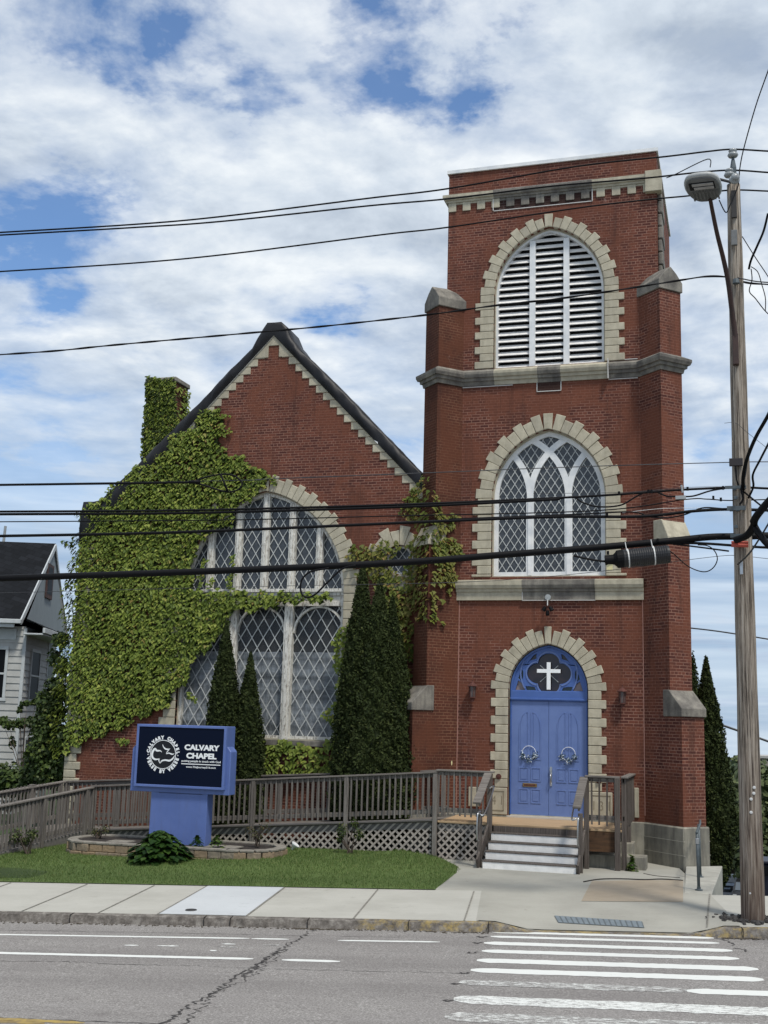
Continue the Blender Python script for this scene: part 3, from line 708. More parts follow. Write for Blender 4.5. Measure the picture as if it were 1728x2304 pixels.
# ================================================================ CHURCH
church = empty('church', (-5, 3, 0), 'red brick church with a square bell tower, pale stone trim and a black gable roof', 'church')
R2 = sqrt(2)
def arch_pts(cx, a, z0, zs, za, n=14, inset=0.0):
    """outline of a pointed arch opening, counter-clockwise from lower left"""
    h = za - zs; r = (h * h + a * a) / (2 * a); a2 = a - inset; r2 = r - inset
    pts = [(cx - a2, z0 + inset), (cx + a2, z0 + inset)]
    c1 = cx + a - r
    t1 = math.acos(max(-1, min(1, (cx - c1) / r2)))
    for i in range(n + 1): t = t1 * i / n; pts.append((c1 + r2 * cos(t), zs + r2 * sin(t)))
    c2 = cx - a + r
    for i in range(n - 1, -1, -1): t = t1 * i / n; pts.append((c2 - r2 * cos(t), zs + r2 * sin(t)))
    return pts
def arc_geo(cx, a, zs, za):
    h = za - zs; r = (h * h + a * a) / (2 * a); return r, cx + a - r, cx - a + r, math.acos((r - a) / r)
TWIN = (-.03, 1.36, 6.36, 8.27, 9.93)     # cx, half, base, spring, apex
TLOU = (-.03, 1.36, 11.53, 13.43, 15.10)
TDOR = (-.02, .925, .85, 3.72, 4.78)
NWIN = (-7.35, 2.22, 2.38, 6.0, 8.66)
NY = .12                                   # face of the gable wall
TW = 2.6
# tower walls
holes = [arch_pts(*TWIN[:2], *TWIN[2:]), arch_pts(*TLOU[:2], *TLOU[2:]), arch_pts(*TDOR[:2], *TDOR[2:])]
m = MB(); m.prism([(-TW, -.2), (TW, -.2), (TW, 16.78), (-TW, 16.78)], 0, .42, holes)
m.box(-TW, -TW + .4, .421, 5.2, -.3, 16.78); m.box(TW - .4, TW, .421, 5.2, -.6, 16.78); m.box(-TW + .401, TW - .401, 4.8, 5.2, 5, 16.78)
m.build('tower_wall', BRICK, church)
MB().box(-TW - .04, TW + .04, -.05, 5.24, 16.781, 16.87).build('coping', WHITE, church)
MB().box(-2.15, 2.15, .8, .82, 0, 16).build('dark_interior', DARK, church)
def but_fp(L, s, W=.64, w=0.0):            # diagonal buttress footprint on front corner s=+1/-1
    J = Vector((s * 2.15, 0)); d = Vector((s, -1)) / R2; e = Vector((s, 1)) / R2
    J0 = J - d * .25 - e * w; F_ = J + d * L - e * w + d * w; B = F_ + e * (W + 2 * w); K = J - d * .25 + e * (W + w)
    pts = [J0, F_, B, K]; return [(p.x, p.y) for p in (pts if s > 0 else pts[::-1])]
for s in (-1, 1):
    m = MB(); m.zprism(but_fp(1.22, s), .86, 3.22); m.zprism(but_fp(.87, s), 3.221, 7.12); m.zprism(but_fp(.72, s), 7.121, 13.10)
    m.build('buttress', BRICK if s > 0 else BRICKB, church)  # left buttress browner: shade on its outer face put into the brick colour
    m = MB(); m.zprism(but_fp(1.24, s, w=.05), -.6, .865); m.build('plinth', FOUND, church, bevel=.03)
    # sloping weatherings: wedge from the wider stage back to the narrower one
    def wedge(L0, L1, z0, zm, z1, name, mt, w=.035, a0=.35):
        J = Vector((s * 2.15, 0)); d = Vector((s, -1)) / R2; e = Vector((s, 1)) / R2
        prof = [(a0, z0), (L0 + .05, z0), (L0 + .05, zm), (L1 - .01, z1), (a0, z1)]
        vs = []
        for q in (-w, .64 + w):
            for (a, z) in prof: p = J + d * a + e * q; vs.append((p.x, p.y, z))
        n = 5; fs = [tuple(range(n))[::-1], tuple(range(n, 2 * n))] + [(i, (i + 1) % n, (i + 1) % n + n, i + n) for i in range(n)]
        if s < 0: fs = [tuple(reversed(f)) for f in fs]
        MB().add(vs, fs).build(name, mt, church, bevel=.012)
    wedge(1.22, .87, 3.18, 3.36, 3.76, 'buttress_weathering', STONED, a0=.67)
    wedge(.87, .72, 7.08, 7.17, 7.58, 'buttress_weathering', STONE, a0=.43)
    # gabled cap
    J = Vector((s * 2.15, 0)); d = Vector((s, -1)) / R2; e = Vector((s, 1)) / R2
    vs = []
    for a, zr in ((-.05, 13.72), (.76, 13.67)):
        for q, z in ((-.04, 13.08), (-.04, 13.31), (.14, zr - .15), (.32, zr), (.50, zr - .15), (.68, 13.31), (.68, 13.08)):
            p = J + d * a + e * q; vs.append((p.x, p.y, z))
    n = 7; fs = [tuple(range(n))[::-1], tuple(range(n, 2 * n))] + [(i, (i + 1) % n, (i + 1) % n + n, i + n) for i in range(n)]
    MB().add(vs, fs).build('buttress_cap', STONED, church, bevel=.012)
    # thin white caulk line where the buttress meets the wall
    MB().box(s * 2.15 - .008, s * 2.15 + .008, -.012, .0, 1.0, 5.8).build('caulk_line', mat('pink_mortar', (.36, .19, .15), .9), church)
# plinth along the front wall
MB().box(-2.15, -.94, -.05, .1, -.3, .86).build('plinth', FOUND, church, bevel=.02); MB().box(.92, 2.15, -.051, .1, -.3, .861).build('plinth', FOUND, church, bevel=.02)
JM = MB()
for z in (.28, .57):
    for s in (-1, 1):
        J = Vector((s * 2.15, 0)); d = Vector((s, -1)) / R2; e = Vector((s, 1)) / R2
        a = J - e * .053; b = a + d * 1.285; c = b + e * .735
        JM.bar((a.x, a.y, z), (b.x, b.y, z), .006, .012); JM.bar((b.x, b.y, z), (c.x, c.y, z), .006, .012)
JM.build('plinth_joint', mat('plinth_mortar', (.40, .38, .32), .9), church)

def sweep(name, path, prof, mt, closed=False, bevel=0):
    """prof = [(out, z)] swept along XY path with mitred corners; outward = right-hand side of travel"""
    P = [Vector(p) for p in path]; vs = []; n = len(prof)
    for i, p in enumerate(P):
        d0 = (P[i] - P[i - 1]).normalized() if i > 0 else (P[1] - P[0]).normalized()
        d1 = (P[i + 1] - P[i]).normalized() if i < len(P) - 1 else d0
        n0 = Vector((d0.y, -d0.x)); n1 = Vector((d1.y, -d1.x)); b = (n0 + n1).normalized(); k = 1 / max(.3, b.dot(n0))
        for (o, z) in prof: q = p + b * o * k; vs.append((q.x, q.y, z))
    fs = []
    for i in range(len(P) - 1):
        for j in range(n - 1): a = i * n + j; fs.append((a, a + n, a + n + 1, a + 1))
    fs.append(tuple(range(n))[::-1]); fs.append(tuple(range((len(P) - 1) * n, len(P) * n)))
    return MB().add(vs, fs).build(name, mt, church, bevel=bevel)
def foot(L, s):
    J = Vector((s * 2.15, 0)); d = Vector((s, -1)) / R2; e = Vector((s, 1)) / R2
    F_ = J + d * L; B = F_ + e * .64; K = Vector((s * 2.6, .45)); return [J, F_, B, K]
lf = foot(.72, -1)[::-1]; rf = foot(.72, 1)
path = [Vector((-2.6, 5.2))] + lf + rf + [Vector((2.6, 5.2))]
SC = [(-.02, 11.10), (.03, 11.10), (.05, 11.20), (.09, 11.205), (.10, 11.28), (.14, 11.285), (.17, 11.36), (.17, 11.42), (-.02, 11.53)]
iL = 4; iR = 5
def lerpv(a, b, t): return a * (1 - t) + b * t
sl, sr = Vector((-1.35, 0)), Vector((1.42, 0))
sweep('string_course', path[:5] + [sl], SC, STONED); sweep('string_course', [sl, Vector((-.28, 0))], SC, STONE)
sweep('string_course', [Vector((-.28, 0)), Vector((.28, 0))], [(o + .004, z + .002 if z > 11.4 else z - .006) for o, z in SC], STONED); sweep('string_course', [Vector((.28, 0)), sr], SC, STONE)
sweep('string_course', [sr] + path[5:], SC, STONED)
MB().box(-.30, .28, -.022, 0, 10.88, 11.10).build('stained_brick_patch', brick_mat('sooty_brick', (.05, .024, .02), (.04, .02, .018), (.12, .09, .08)), church)
CL = MB()
for (x0, x1, z) in ((-.30, .28, 10.87), (1.43, 2.1, 11.075), (1.43, 2.1, 11.545), (-2.15, -.9, 11.075)): CL.box(x0, x1, -.03, 0, z - .008, z + .008)
for x, z0, z1 in ((-.3, 10.87, 11.1), (.28, 10.87, 11.1), (1.42, 11.06, 11.55)): CL.box(x - .008, x + .008, -.2 if z1 > 11.2 else -.03, 0, z0, z1)
# sill under the middle window
CS = [(-.02, 5.80), (.06, 5.80), (.06, 5.99), (.09, 6.0), (.10, 6.07), (.14, 6.075), (.17, 6.15), (.17, 6.26), (-.02, 6.30)]
for x0, x1, mt, dz in ((-2.22, -.62, STONE, 0), (-.62, 1.08, STONED, .004), (1.08, 2.18, STONE, 0)):
    pr_ = [(o + dz, z) for o, z in CS]; P = [Vector((x0, 0)), Vector((x1, 0))]
    sweep('window_sill', P, pr_, mt)
CL.box(-.62, 1.08, -.075, 0, 5.785, 5.798); CL.box(-.628, -.614, -.075, 0, 5.79, 6.0)
# top cornice, dentils
CC = [(-.02, 15.98), (.05, 15.98), (.06, 16.03), (.10, 16.04), (.13, 16.10), (.13, 16.17), (-.02, 16.21)]
cp_ = [Vector((-2.6, 3)), Vector((-2.6, 0)), Vector((-1.42, 0)), Vector((1.05, 0)), Vector((2.6, 0)), Vector((2.6, 3))]
sweep('cornice', cp_[:3], CC, STONE); sweep('cornice', cp_[2:4], [(o + .004, z) for o, z in CC], STONED); sweep('cornice', cp_[3:5], CC, STONE)
m1 = MB(); m2 = MB()
for i in range(14):
    x = -2.60 + i * .375; tgt = m2 if -1.45 < x < 1.0 else m1
    if x + .2 < 2.5: MB().box(max(x, -2.6), x + .205, -.035, 0, 15.74, 15.979).build('dentil', STONED if tgt is m2 else STONE, church, bevel=.008)
MB().box(-2.6, -1.44, -.02, 0, 15.93, 15.978).build('frieze', STONE, church); MB().box(1.06, 2.33, -.02, 0, 15.93, 15.978).build('frieze', STONE, church); MB().box(-1.43, 1.05, -.021, 0, 15.92, 15.978).build('frieze', STONED, church)
MB().box(2.33, 2.72, -.15, .1, 15.70, 16.24).build('corner_stone', STONE, church, bevel=.01)
for (x0, x1, z) in ((-1.42, 1.05, 15.66), (-1.42, 1.05, 16.222)): CL.box(x0, x1, -.02, 0, z - .01, z + .008)
for x in (-1.43, 1.05): CL.box(x - .01, x + .008, -.04, 0, 15.66, 15.97)
CL.build('caulk_line', JOINT, church)
MB().box(-1.42, 1.05, -.003, .01, 15.67, 15.92).build('stained_brick_patch', bpy.data.materials['sooty_brick'], church)
m = MB()
for z in np.arange(12.6, 15.7, .33): m.box(2.6, 2.70 + .02 * ((int(z * 3)) % 2), .12, .95, z, z + .31)
m.build('side_pier', STONED, church, bevel=.03, segs=2)

# voussoirs and quoins around openings
def surround(name, cx, a, z0, zs, za, y, n_arc, t_s, t_l, qh, q_s, q_l, zq=None, proud=.035, jig=0.006):
    r, c1, c2, t1 = arc_geo(cx, a, zs, za); m = MB(); rj = random.Random(name + str(cx))
    g = .007
    def stone(pin, pout):  # quad ring stone in XZ
        m.prism([pin[0], pout[0], pout[1], pin[1]], y - proud + rj.uniform(-jig, jig), y + .10)
    k = 0
    N_ = n_arc
    for side in (1, -1):
        c = c1 if side > 0 else c2
        for i in range(N_):
            wst = t1 / (N_ + .5); ta = wst * i + g / r / 2; tb = wst * (i + 1) - g / r / 2
            T = t_l if i % 2 == 0 else t_s
            A = []
            for t in (ta, tb): A.append(((c + side * r * cos(t), zs + r * sin(t)), (c + side * (r + T) * cos(t), zs + (r + T) * sin(t))))
            if side > 0: m.prism([A[0][0], A[0][1], A[1][1], A[1][0]], y - proud + rj.uniform(-jig, jig), y + .10)
            else: m.prism([A[1][0], A[1][1], A[0][1], A[0][0]], y - proud + rj.uniform(-jig, jig), y + .10)
    # keystone
    t = t1 * N_ / (N_ + .5) + g / r / 2; T = t_l
    pr_ = (c1 + r * cos(t), zs + r * sin(t)); hw = pr_[0] - cx
    m.prism([(cx - hw, pr_[1]), (cx, za), (cx + hw, pr_[1]), (cx + hw * 1.25, za + T * .96), (cx - hw * 1.25, za + T * .96)], y - proud - .004, y + .10)
    z = zs; i = 1
    zq = z0 if zq is None else zq
    while z > zq + .02:
        zb = max(zq, z - qh); w = q_l if i % 2 == 0 else q_s
        for side in (1, -1):
            xa = cx + side * a; xb = cx + side * (a + w)
            m.box(min(xa, xb), max(xa, xb), y - proud + rj.uniform(-jig, jig), y + .10, zb + g / 2, z - g / 2)
        z = zb; i += 1
    # the reveal
    m.build(name, QUOIN, church, bevel=.014, segs=2)
    op = arch_pts(cx, a, z0, zs, za); op2 = arch_pts(cx, a, z0, zs, za, inset=.03)
    MB().prism(arch_pts(cx, a + .001, z0 - .001, zs, za + .001), y + .1, y + .4, [op2]).build('reveal', QUOIN, church)
surround('window_surround', *TWIN, 0, 11, .31, .40, .205, .34, .47)
surround('louver_surround', *TLOU, 0, 12, .26, .345, .19, .34, .47)
surround('door_surround', *TDOR, 0, 10, .33, .42, .205, .30, .41, zq=1.48)
surround('window_surround', *NWIN, NY, 21, .35, .44, .21, .33, .45)

# inscribed corner blocks and small round fittings beside the door
m = MB()
for b_ in ((-1.42, -.95, -.06, 0, .87, 1.47), (.91, 1.44, -.06, 0, .87, 1.47), (-1.86, -1.60, -.04, 0, 1.02, 1.46), (1.92, 2.02, -.04, 0, .95, 1.6)): MB().box(*b_).build('corner_block', QUOIN, church, bevel=.012)
m = MB()
for x0, x1 in ((-1.37, -1.02), (.98, 1.40)):
    for a, b, c, d in ((x0, x1, 1.38, 1.40), (x0, x1, .95, .97), (x0, x0 + .02, .95, 1.40), (x1 - .02, x1, .95, 1.40)): m.box(a, b, -.066, -.058, c, d)
put_text(m, '41', .30, -1.16, -.062, 1.18, bold=-.004, sx=.8, spacing=1.5)
put_text(m, '131', .30, 1.20, -.062, 1.16, bold=-.004, sx=.75, spacing=1.5)
m.build('carved_inscription', mat('carved_shadow', (.20, .17, .12), .95), church)
for x in (-1.15, 1.14):
    mm = Matrix.Rotation(radians(90), 4, 'X')
    MB().lathe([(.0, .06), (.03, .06), (.035, .03), (.06, .03), (.065, 0)], (x, -.035, 1.72), 14, mm).build('doorbell', RUST, church)

# ---- lattice helpers
def clip_segs(poly, p0, d):
    ts = []; n = len(poly)
    for i in range(n):
        a = poly[i]; b = poly[(i + 1) % n]; ex, ez = b[0] - a[0], b[1] - a[1]; den = d[0] * ez - d[1] * ex
        if abs(den) < 1e-9: continue
        t = ((a[0] - p0[0]) * ez - (a[1] - p0[1]) * ex) / den; s = ((a[0] - p0[0]) * d[1] - (a[1] - p0[1]) * d[0]) / den
        if 0 <= s < 1: ts.append(t)
    ts.sort(); return [(ts[i], ts[i + 1]) for i in range(0, len(ts) - 1, 2)]
def lattice(poly, wx, hz, y, w=.012, mt=LEAD, parent=None, ph=0, name='lead_lattice', dp=.01):
    m = MB(); xs_ = [p[0] for p in poly]; zs_ = [p[1] for p in poly]; x0, x1, z0, z1 = min(xs_), max(xs_), min(zs_), max(zs_)
    for sg in (1, -1):
        d = Vector((wx, sg * hz)).normalized(); k = int((x1 - x0) / wx + (z1 - z0) / hz) + 3
        for i in range(-k, k):
            p = (x0 + ph + i * wx, z0 if sg > 0 else z0)
            for a, b in clip_segs(poly, p, d):
                if b - a > .02: m.bar((p[0] + d.x * a, y + (.002 if sg > 0 else 0), p[1] + d.y * a), (p[0] + d.x * b, y + (.002 if sg > 0 else 0), p[1] + d.y * b), dp, w, up=(0, 1, 0)) if False else \
                    m.add(*flatbar(p[0] + d.x * a, p[1] + d.y * a, p[0] + d.x * b, p[1] + d.y * b, w, y - (.003 if sg > 0 else 0), y + dp))
    return m.build(name, mt, parent, uv=False)
def flatbar(xa, za, xb, zb, w, y0, y1):
    d = Vector((xb - xa, zb - za)).normalized(); nx, nz = -d.y * w / 2, d.x * w / 2
    vs = [(xa + nx, y0, za + nz), (xa - nx, y0, za - nz), (xb - nx, y0, zb - nz), (xb + nx, y0, zb + nz), (xa + nx, y1, za + nz), (xa - nx, y1, za - nz), (xb - nx, y1, zb - nz), (xb + nx, y1, zb + nz)]
    return vs, [(0, 1, 2, 3), (0, 4, 5, 1), (1, 5, 6, 2), (2, 6, 7, 3), (3, 7, 4, 0), (7, 6, 5, 4)]
def arcbar(m, c, r, t0, t1, w, y0, y1, side=1, n=14, test=None):
    pts = [(c[0] + side * r * cos(t0 + (t1 - t0) * i / n), c[1] + r * sin(t0 + (t1 - t0) * i / n)) for i in range(n + 1)]
    out = []; 
    L_ = [(c[0] + side * (r + w / 2) * cos(t0 + (t1 - t0) * i / n), c[1] + (r + w / 2) * sin(t0 + (t1 - t0) * i / n)) for i in range(n + 1)]
    R_ = [(c[0] + side * (r - w / 2) * cos(t0 + (t1 - t0) * i / n), c[1] + (r - w / 2) * sin(t0 + (t1 - t0) * i / n)) for i in range(n + 1)]
    vs = [(p[0], y0, p[1]) for p in L_ + R_] + [(p[0], y1, p[1]) for p in L_ + R_]; k = n + 1; fs = []
    for i in range(n):
        if test and not test(pts[i]): continue
        a, b, c_, d = i, i + 1, k + i + 1, k + i
        fs += [(a, b, c_, d), (a, a + 2 * k, b + 2 * k, b), (d, c_, c_ + 2 * k, d + 2 * k)]
    m.add(vs, fs)
def ring_frame(m, outer, inner, y0, y1): m.prism(outer, y0, y1, [inner])

# ---- middle tower window
def within(poly):
    return lambda p: inpoly(p[0], p[1], poly)
cx, a, z0, zs, za = TWIN
win = bpy.data.objects.new('pointed_window', None); col.objects.link(win); win.parent = church; win.location = -church.location + Vector((0, 0, 0)); win['label'] = 'white tracery window with three lancets in the tower'
win['_local'] = 0
def part_empty(name, label=None):
    o = bpy.data.objects.new(name, None); col.objects.link(o); o.parent = church; o.location = -Vector(church.location)
    if label: o['label'] = label
    return o
outp = arch_pts(cx, a - .03, z0 + .0, zs, za - .03); inp = arch_pts(cx, a, z0, zs, za, inset=.135)
m = MB(); m.prism(outp, .17, .30, [inp])
mull = (cx - .46, cx + .46); r, c1, c2, t1 = arc_geo(cx, a - .07, zs, za - .07); ins = within(outp)
for x in mull: m.box(x - .09, x + .09, .175, .29, z0 + .05, zs + .02)
for k_, x in enumerate(mull):
    # arc springing from this mullion towards the right (parallel to the left jamb arc) and towards the left
    arcbar(m, (c2 + (x - (cx - a + .07)), zs), r, 0, t1 * 1.25, .15, .172 + .002 * k_, .285, -1, 22, ins)
    arcbar(m, (c1 + (x - (cx + a - .07)), zs), r, 0, t1 * 1.25, .15, .174 + .002 * k_, .285, 1, 22, ins)
m.build('window_frame', WHITE, win)
MB().prism(outp, .24, .26).build('window_pane', GLASS, win)
lattice(outp, .195, .305, .222, .017, parent=win)
m = MB()
for x in mull: m.box(x - .045, x + .045, .15, .171, z0 + .05, zs - .05)
m.build('mullion_moulding', WHITE, win)
del win['_local']
# ---- belfry louvres
lo = part_empty('belfry_louver', 'white slatted louver opening high in the tower')
cx, a, z0, zs, za = TLOU
outp = arch_pts(cx, a - .02, z0, zs, za - .02); inp = arch_pts(cx, a, z0 - .05, zs, za, inset=.085)
m = MB(); m.prism(outp, .14, .30, [inp])
m.box(-.52, -.38, .12, .24, z0 - .03, za - .28); m.box(.32, .46, .12, .24, z0 - .03, za - .28)
m.build('louver_frame', WHITE, lo)
inp2 = arch_pts(cx, a, z0, zs, za, inset=.04)
k = 0; z = z0 + .03
while z < za - .12:
    segs_ = clip_segs(inp2, (-5, z + .06), (1, 0))
    if segs_:
        xa, xb = segs_[0][0] - 5, segs_[-1][1] - 5
        m = MB(); rj_ = random.Random(k)
        M = None
        vs = [];  y0, y1 = .16, .262
        for x in (xa, xb): vs += [(x, y0, z), (x, y0 + .009, z - .012), (x, y1, z + .100), (x, y1 - .009, z + .112)]
        m.add(vs, [(0, 4, 7, 3), (1, 2, 6, 5), (0, 1, 5, 4), (3, 7, 6, 2), (0, 3, 2, 1), (4, 5, 6, 7)]); m.build('slat', LOUV, lo)
    z += .170; k += 1
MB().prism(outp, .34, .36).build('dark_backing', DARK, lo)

# ---- entrance
dr = part_empty('entrance', 'blue double door under a pointed fanlight with a white cross')
cx, a, z0, zs, za = TDOR
outp = arch_pts(cx, a - .005, z0, zs, za - .005); zt = 3.56
inner = arch_pts(cx, a, 3.62, zs, za, inset=.075)
m = MB()
m.prism(arch_pts(cx, a - .005, 3.52, zs, za - .005), .10, .22, [[(p[0], max(p[1], 3.66)) for p in inner]])
m.box(cx - a, cx - a + .055, .10, .22, z0, 3.519); m.box(cx + a - .055, cx + a, .10, .22, z0, 3.519)
m.box(cx - a + .03, cx + a - .03, .075, .20, 3.485, 3.53); m.box(cx - a, cx + a, .10, .22, 3.46, 3.484)
m.build('door_frame', DOORF, dr, bevel=.006)
# fanlight plate with quatrefoil
qc = (cx, 4.10); lobe = .235; off = .232
def quatre(rr, of):
    pts = []
    for k in range(4):
        a0 = -pi / 2 + k * pi / 2 ; c = (qc[0] + of * cos(a0) * 1.12, qc[1] - .0 + of * sin(a0))
        for i in range(-7, 8): t = a0 + i / 7 * radians(87); pts.append((qc[0] + (of * cos(a0) + rr * cos(t)) * 1.1, qc[1] + of * sin(a0) + rr * sin(t)))
    return pts
Q = quatre(lobe, off); plate_o = [(p[0], max(p[1], 3.64)) for p in arch_pts(cx, a, 3.6, zs, za, inset=.06)]
cells = []
for s in (-1, 1):
    cells.append([(cx + s * x, z) for x, z in ((.79, 3.71), (.72, 3.93), (.62, 3.86), (.56, 3.71))][::s])
    cells.append([(cx + s * x, z) for x, z in ((.72, 3.98), (.64, 4.20), (.605, 4.14), (.605, 4.02), (.64, 3.92))][::s])
    cells.append([(cx + s * x, z) for x, z in ((.52, 3.71), (.55, 3.80), (.44, 3.80), (.33, 3.78), (.30, 3.71))][::s])
    cells.append([(cx + s * x, z) for x, z in ((.30, 4.44), (.44, 4.40), (.50, 4.34), (.36, 4.52), (.29, 4.56))][::s])
m = MB(); m.prism(plate_o, .14, .18, [Q] + cells); m.build('fanlight_tracery', DOORF, dr, bevel=.006)
m = MB(); 
for rr, w, y0 in ((lobe + .035, .03, .125),):
    for k in range(4):
        a0 = -pi / 2 + k * pi / 2; c = (qc[0] + off * cos(a0) * 1.12, qc[1] + off * sin(a0)); arcbar(m, c, rr, a0 - radians(88), a0 + radians(88), w, y0, .142, 1, 16)
for s in (-1, 1):
    arcbar(m, (cx, 4.1), .66, radians(-32), radians(42), .03, .128, .142, s, 14)
m.build('tracery_moulding', DOOR, dr)
MB().prism(plate_o, .20, .21).build('dark_glass', DGLASS, dr)
m = MB()
for c in cells[::4] + cells[4::4]: pass
[MB().prism(cells[i], .185, .195).build('opal_glass', ROSEG, dr) for i in (0, 4)]
[MB().prism(cells[i], .186, .196).build('teal_glass', TEALG, dr) for i in (1, 2, 5, 6)]
m = MB()
for ang in (45, 135, 225, 315):
    t = radians(ang); m.add(*flatbar(qc[0] + .05 * cos(t), qc[1] + .05 * sin(t), qc[0] + .30 * cos(t), qc[1] + .27 * sin(t), .012, .18, .19))
m.build('leading', LEAD, dr)
m = MB(); m.box(cx - .045, cx + .045, .095, .12, 3.73, 4.36); m.box(cx - .275, cx - .0451, .096, .12, 4.115, 4.20); m.box(cx + .0451, cx + .275, .096, .12, 4.115, 4.20)
m.build('cross', LETTER, dr, bevel=.003)
leafs = []
for s in (-1, 1):
    x0, x1 = (cx - a + .055, cx - .003) if s < 0 else (cx + .003, cx + a - .055)
    lf_ = MB().box(x0, x1, .13, .18, z0 + .012, 3.459).build('door_leaf', DOOR, dr, bevel=.004)
    m = MB(); xm = (x0 + x1) / 2; pw = .235; gp = .055
    def panel(xa, xb, za_, zb, arc=0):
        if arc:
            zt_ = zb; pts = []
            steps = 8; R_ = (xb - xa) * 1.05
            hx = xb if arc < 0 else xa      # high side
            lx = xa if arc < 0 else xb
            outl = [(xa, za_), (xb, za_)]
            curve = [(lx + (hx - lx) * (1 - cos(t)), zb - .42 + .42 * sin(t)) for t in [pi / 2 * i / steps for i in range(steps + 1)]]
            if arc < 0: outl = [(xb, za_)] + [(xb, zb)] + curve[::-1][1:] + [(xa, za_)]; outl = outl[::-1]
            else: outl = [(xa, za_), (xb, za_)] + curve + []
        else: outl = [(xa, za_), (xb, za_), (xb, zb), (xa, zb)]
        c = (sum(p[0] for p in outl) / len(outl), sum(p[1] for p in outl) / len(outl))
        def sc(k): return [(c[0] + (p[0] - c[0]) * k[0], c[1] + (p[1] - c[1]) * k[1]) for p in outl]
        W2, H2 = xb - xa, zb - za_
        i1 = sc((1 - .05 / W2 * 2 * .5, 1 - .05 / H2 * 2 * .5)); i2 = sc((1 - .1 / W2, 1 - .1 / H2))
        A_ = sum(outl[i][0] * outl[(i + 1) % len(outl)][1] - outl[(i + 1) % len(outl)][0] * outl[i][1] for i in range(len(outl)))
        if A_ < 0: outl = outl[::-1]; i1 = i1[::-1]; i2 = i2[::-1]
        m.prism(outl, .118, .131, [i1]); m.prism(i2, .121, .131)
    for (xa, xb, sg) in ((xm - gp - pw + .03, xm - gp + .03, -1), (xm + gp - .03, xm + gp + pw - .03, 1)):
        panel(xa, xb, z0 + .29, z0 + .62); panel(xa, xb, z0 + .78, z0 + 1.10); panel(xa, xb, z0 + 1.27, z0 + 2.36, arc=sg)
    m.build('door_panel', DOOR, lf_, bevel=.003)
    if s < 0:
        m = MB(); m.box(xm - .16, xm + .17, .105, .13, z0 + .66, z0 + .74); m.build('mail_slot', BRASS, lf_, bevel=.006)
        MB().box(xm - .13, xm + .14, .100, .106, z0 + .68, z0 + .72).build('mail_flap', RUST, lf_)
    else:
        m = MB(); xh = x0 + .055
        m.box(xh - .025, xh + .025, .105, .13, z0 + .70, z0 + 1.13); m.lathe([(0, .03), (.03, .03), (.034, 0)], (xh, .105, z0 + 1.06), 12, Matrix.Rotation(radians(90), 4, 'X'))
        m.tube(catmull([(xh, .10, z0 + .98), (xh, .04, z0 + .93), (xh, .03, z0 + .85), (xh, .05, z0 + .77), (xh, .10, z0 + .74)], 4), .012, 8)
        m.build('door_handle', STEEL, lf_)
m = MB()
for z in (1.2, 2.1, 3.1):
    for x in (cx - a + .052, cx + a - .052): m.tube([(x, .122, z - .05), (x, .122, z + .05)], .012, 8)
m.build('hinge', DOORF, dr)
MB().box(cx - a, cx + a, -.02, .25, z0 - .03, z0 + .008).build('threshold', mat('pale_threshold', (.5, .47, .42), .6), dr)

# ---- gable wall with its big window and round window
OC = (-3.72, 6.82)
octo = [(OC[0] + .36 * cos(t), OC[1] + .36 * sin(t)) for t in np.linspace(0, 2 * pi, 25)[:-1]]
gl = [(-12.62, -.3), (-2.7, -.3), (-2.7, 8.08), (-7.3, 12.84), (-12.62, 7.35)]
m = MB(); m.prism(gl, NY, NY + .4, [arch_pts(*NWIN[:2], *NWIN[2:]), octo])
m.box(-12.62, -12.2, NY + .401, 16, -.3, 7.3)
m.build('gable_wall', BRICK, church)
# stepped stone along the rakes
m = MB(); rj_ = random.Random(4)
sl_r = (12.84 - 8.08) / (7.3 - 2.7); sl_l = (12.84 - 7.35) / (12.62 - 7.3); st = .205
for side, sl_ in ((1, sl_r), (-1, sl_l)):
    k = 0; z = 12.84 - .62
    while z > 8.0:
        xo_t = (12.84 - z - st) / sl_; xo_b = (12.84 - z) / sl_; xi = max(.1, xo_b - .36)
        pts = [(-7.3 + side * xi, z + .006), (-7.3 + side * xo_b, z + .006), (-7.3 + side * xo_t, z + st - .006), (-7.3 + side * xi, z + st - .006)]
        if side < 0: pts = pts[::-1]
        m.prism(pts, NY - .025 + rj_.uniform(-.005, .005), NY + .02); z -= st; k += 1
m.prism([(-7.3 - .6 / sl_l, 12.24), (-7.45, 12.24), (-7.45, 12.56), (-7.15, 12.56), (-7.15, 12.24), (-7.3 + .6 / sl_r, 12.24), (-7.3, 12.84)], NY - .03, NY + .02)
m.build('stepped_coping', QUOIN, church, bevel=.01)
m = MB()
m.add(*flatbar(-7.3, 12.85, -2.72, 8.11, .035, NY - .06, NY + .01)); m.add(*flatbar(-7.3, 12.85, -12.5, 7.48, .035, NY - .06, NY + .01)); m.build('rake_trim', WHITE, church)
# ivy-side corner quoins
m = MB(); z = -.2; i = 0
while z < 7.2: m.box(-12.66, -12.32 if i % 2 else -12.2, NY - .05, NY + .3, z + .005, z + .2); z += .205; i += 1
m.build('corner_quoins', QUOIN, church, bevel=.014)
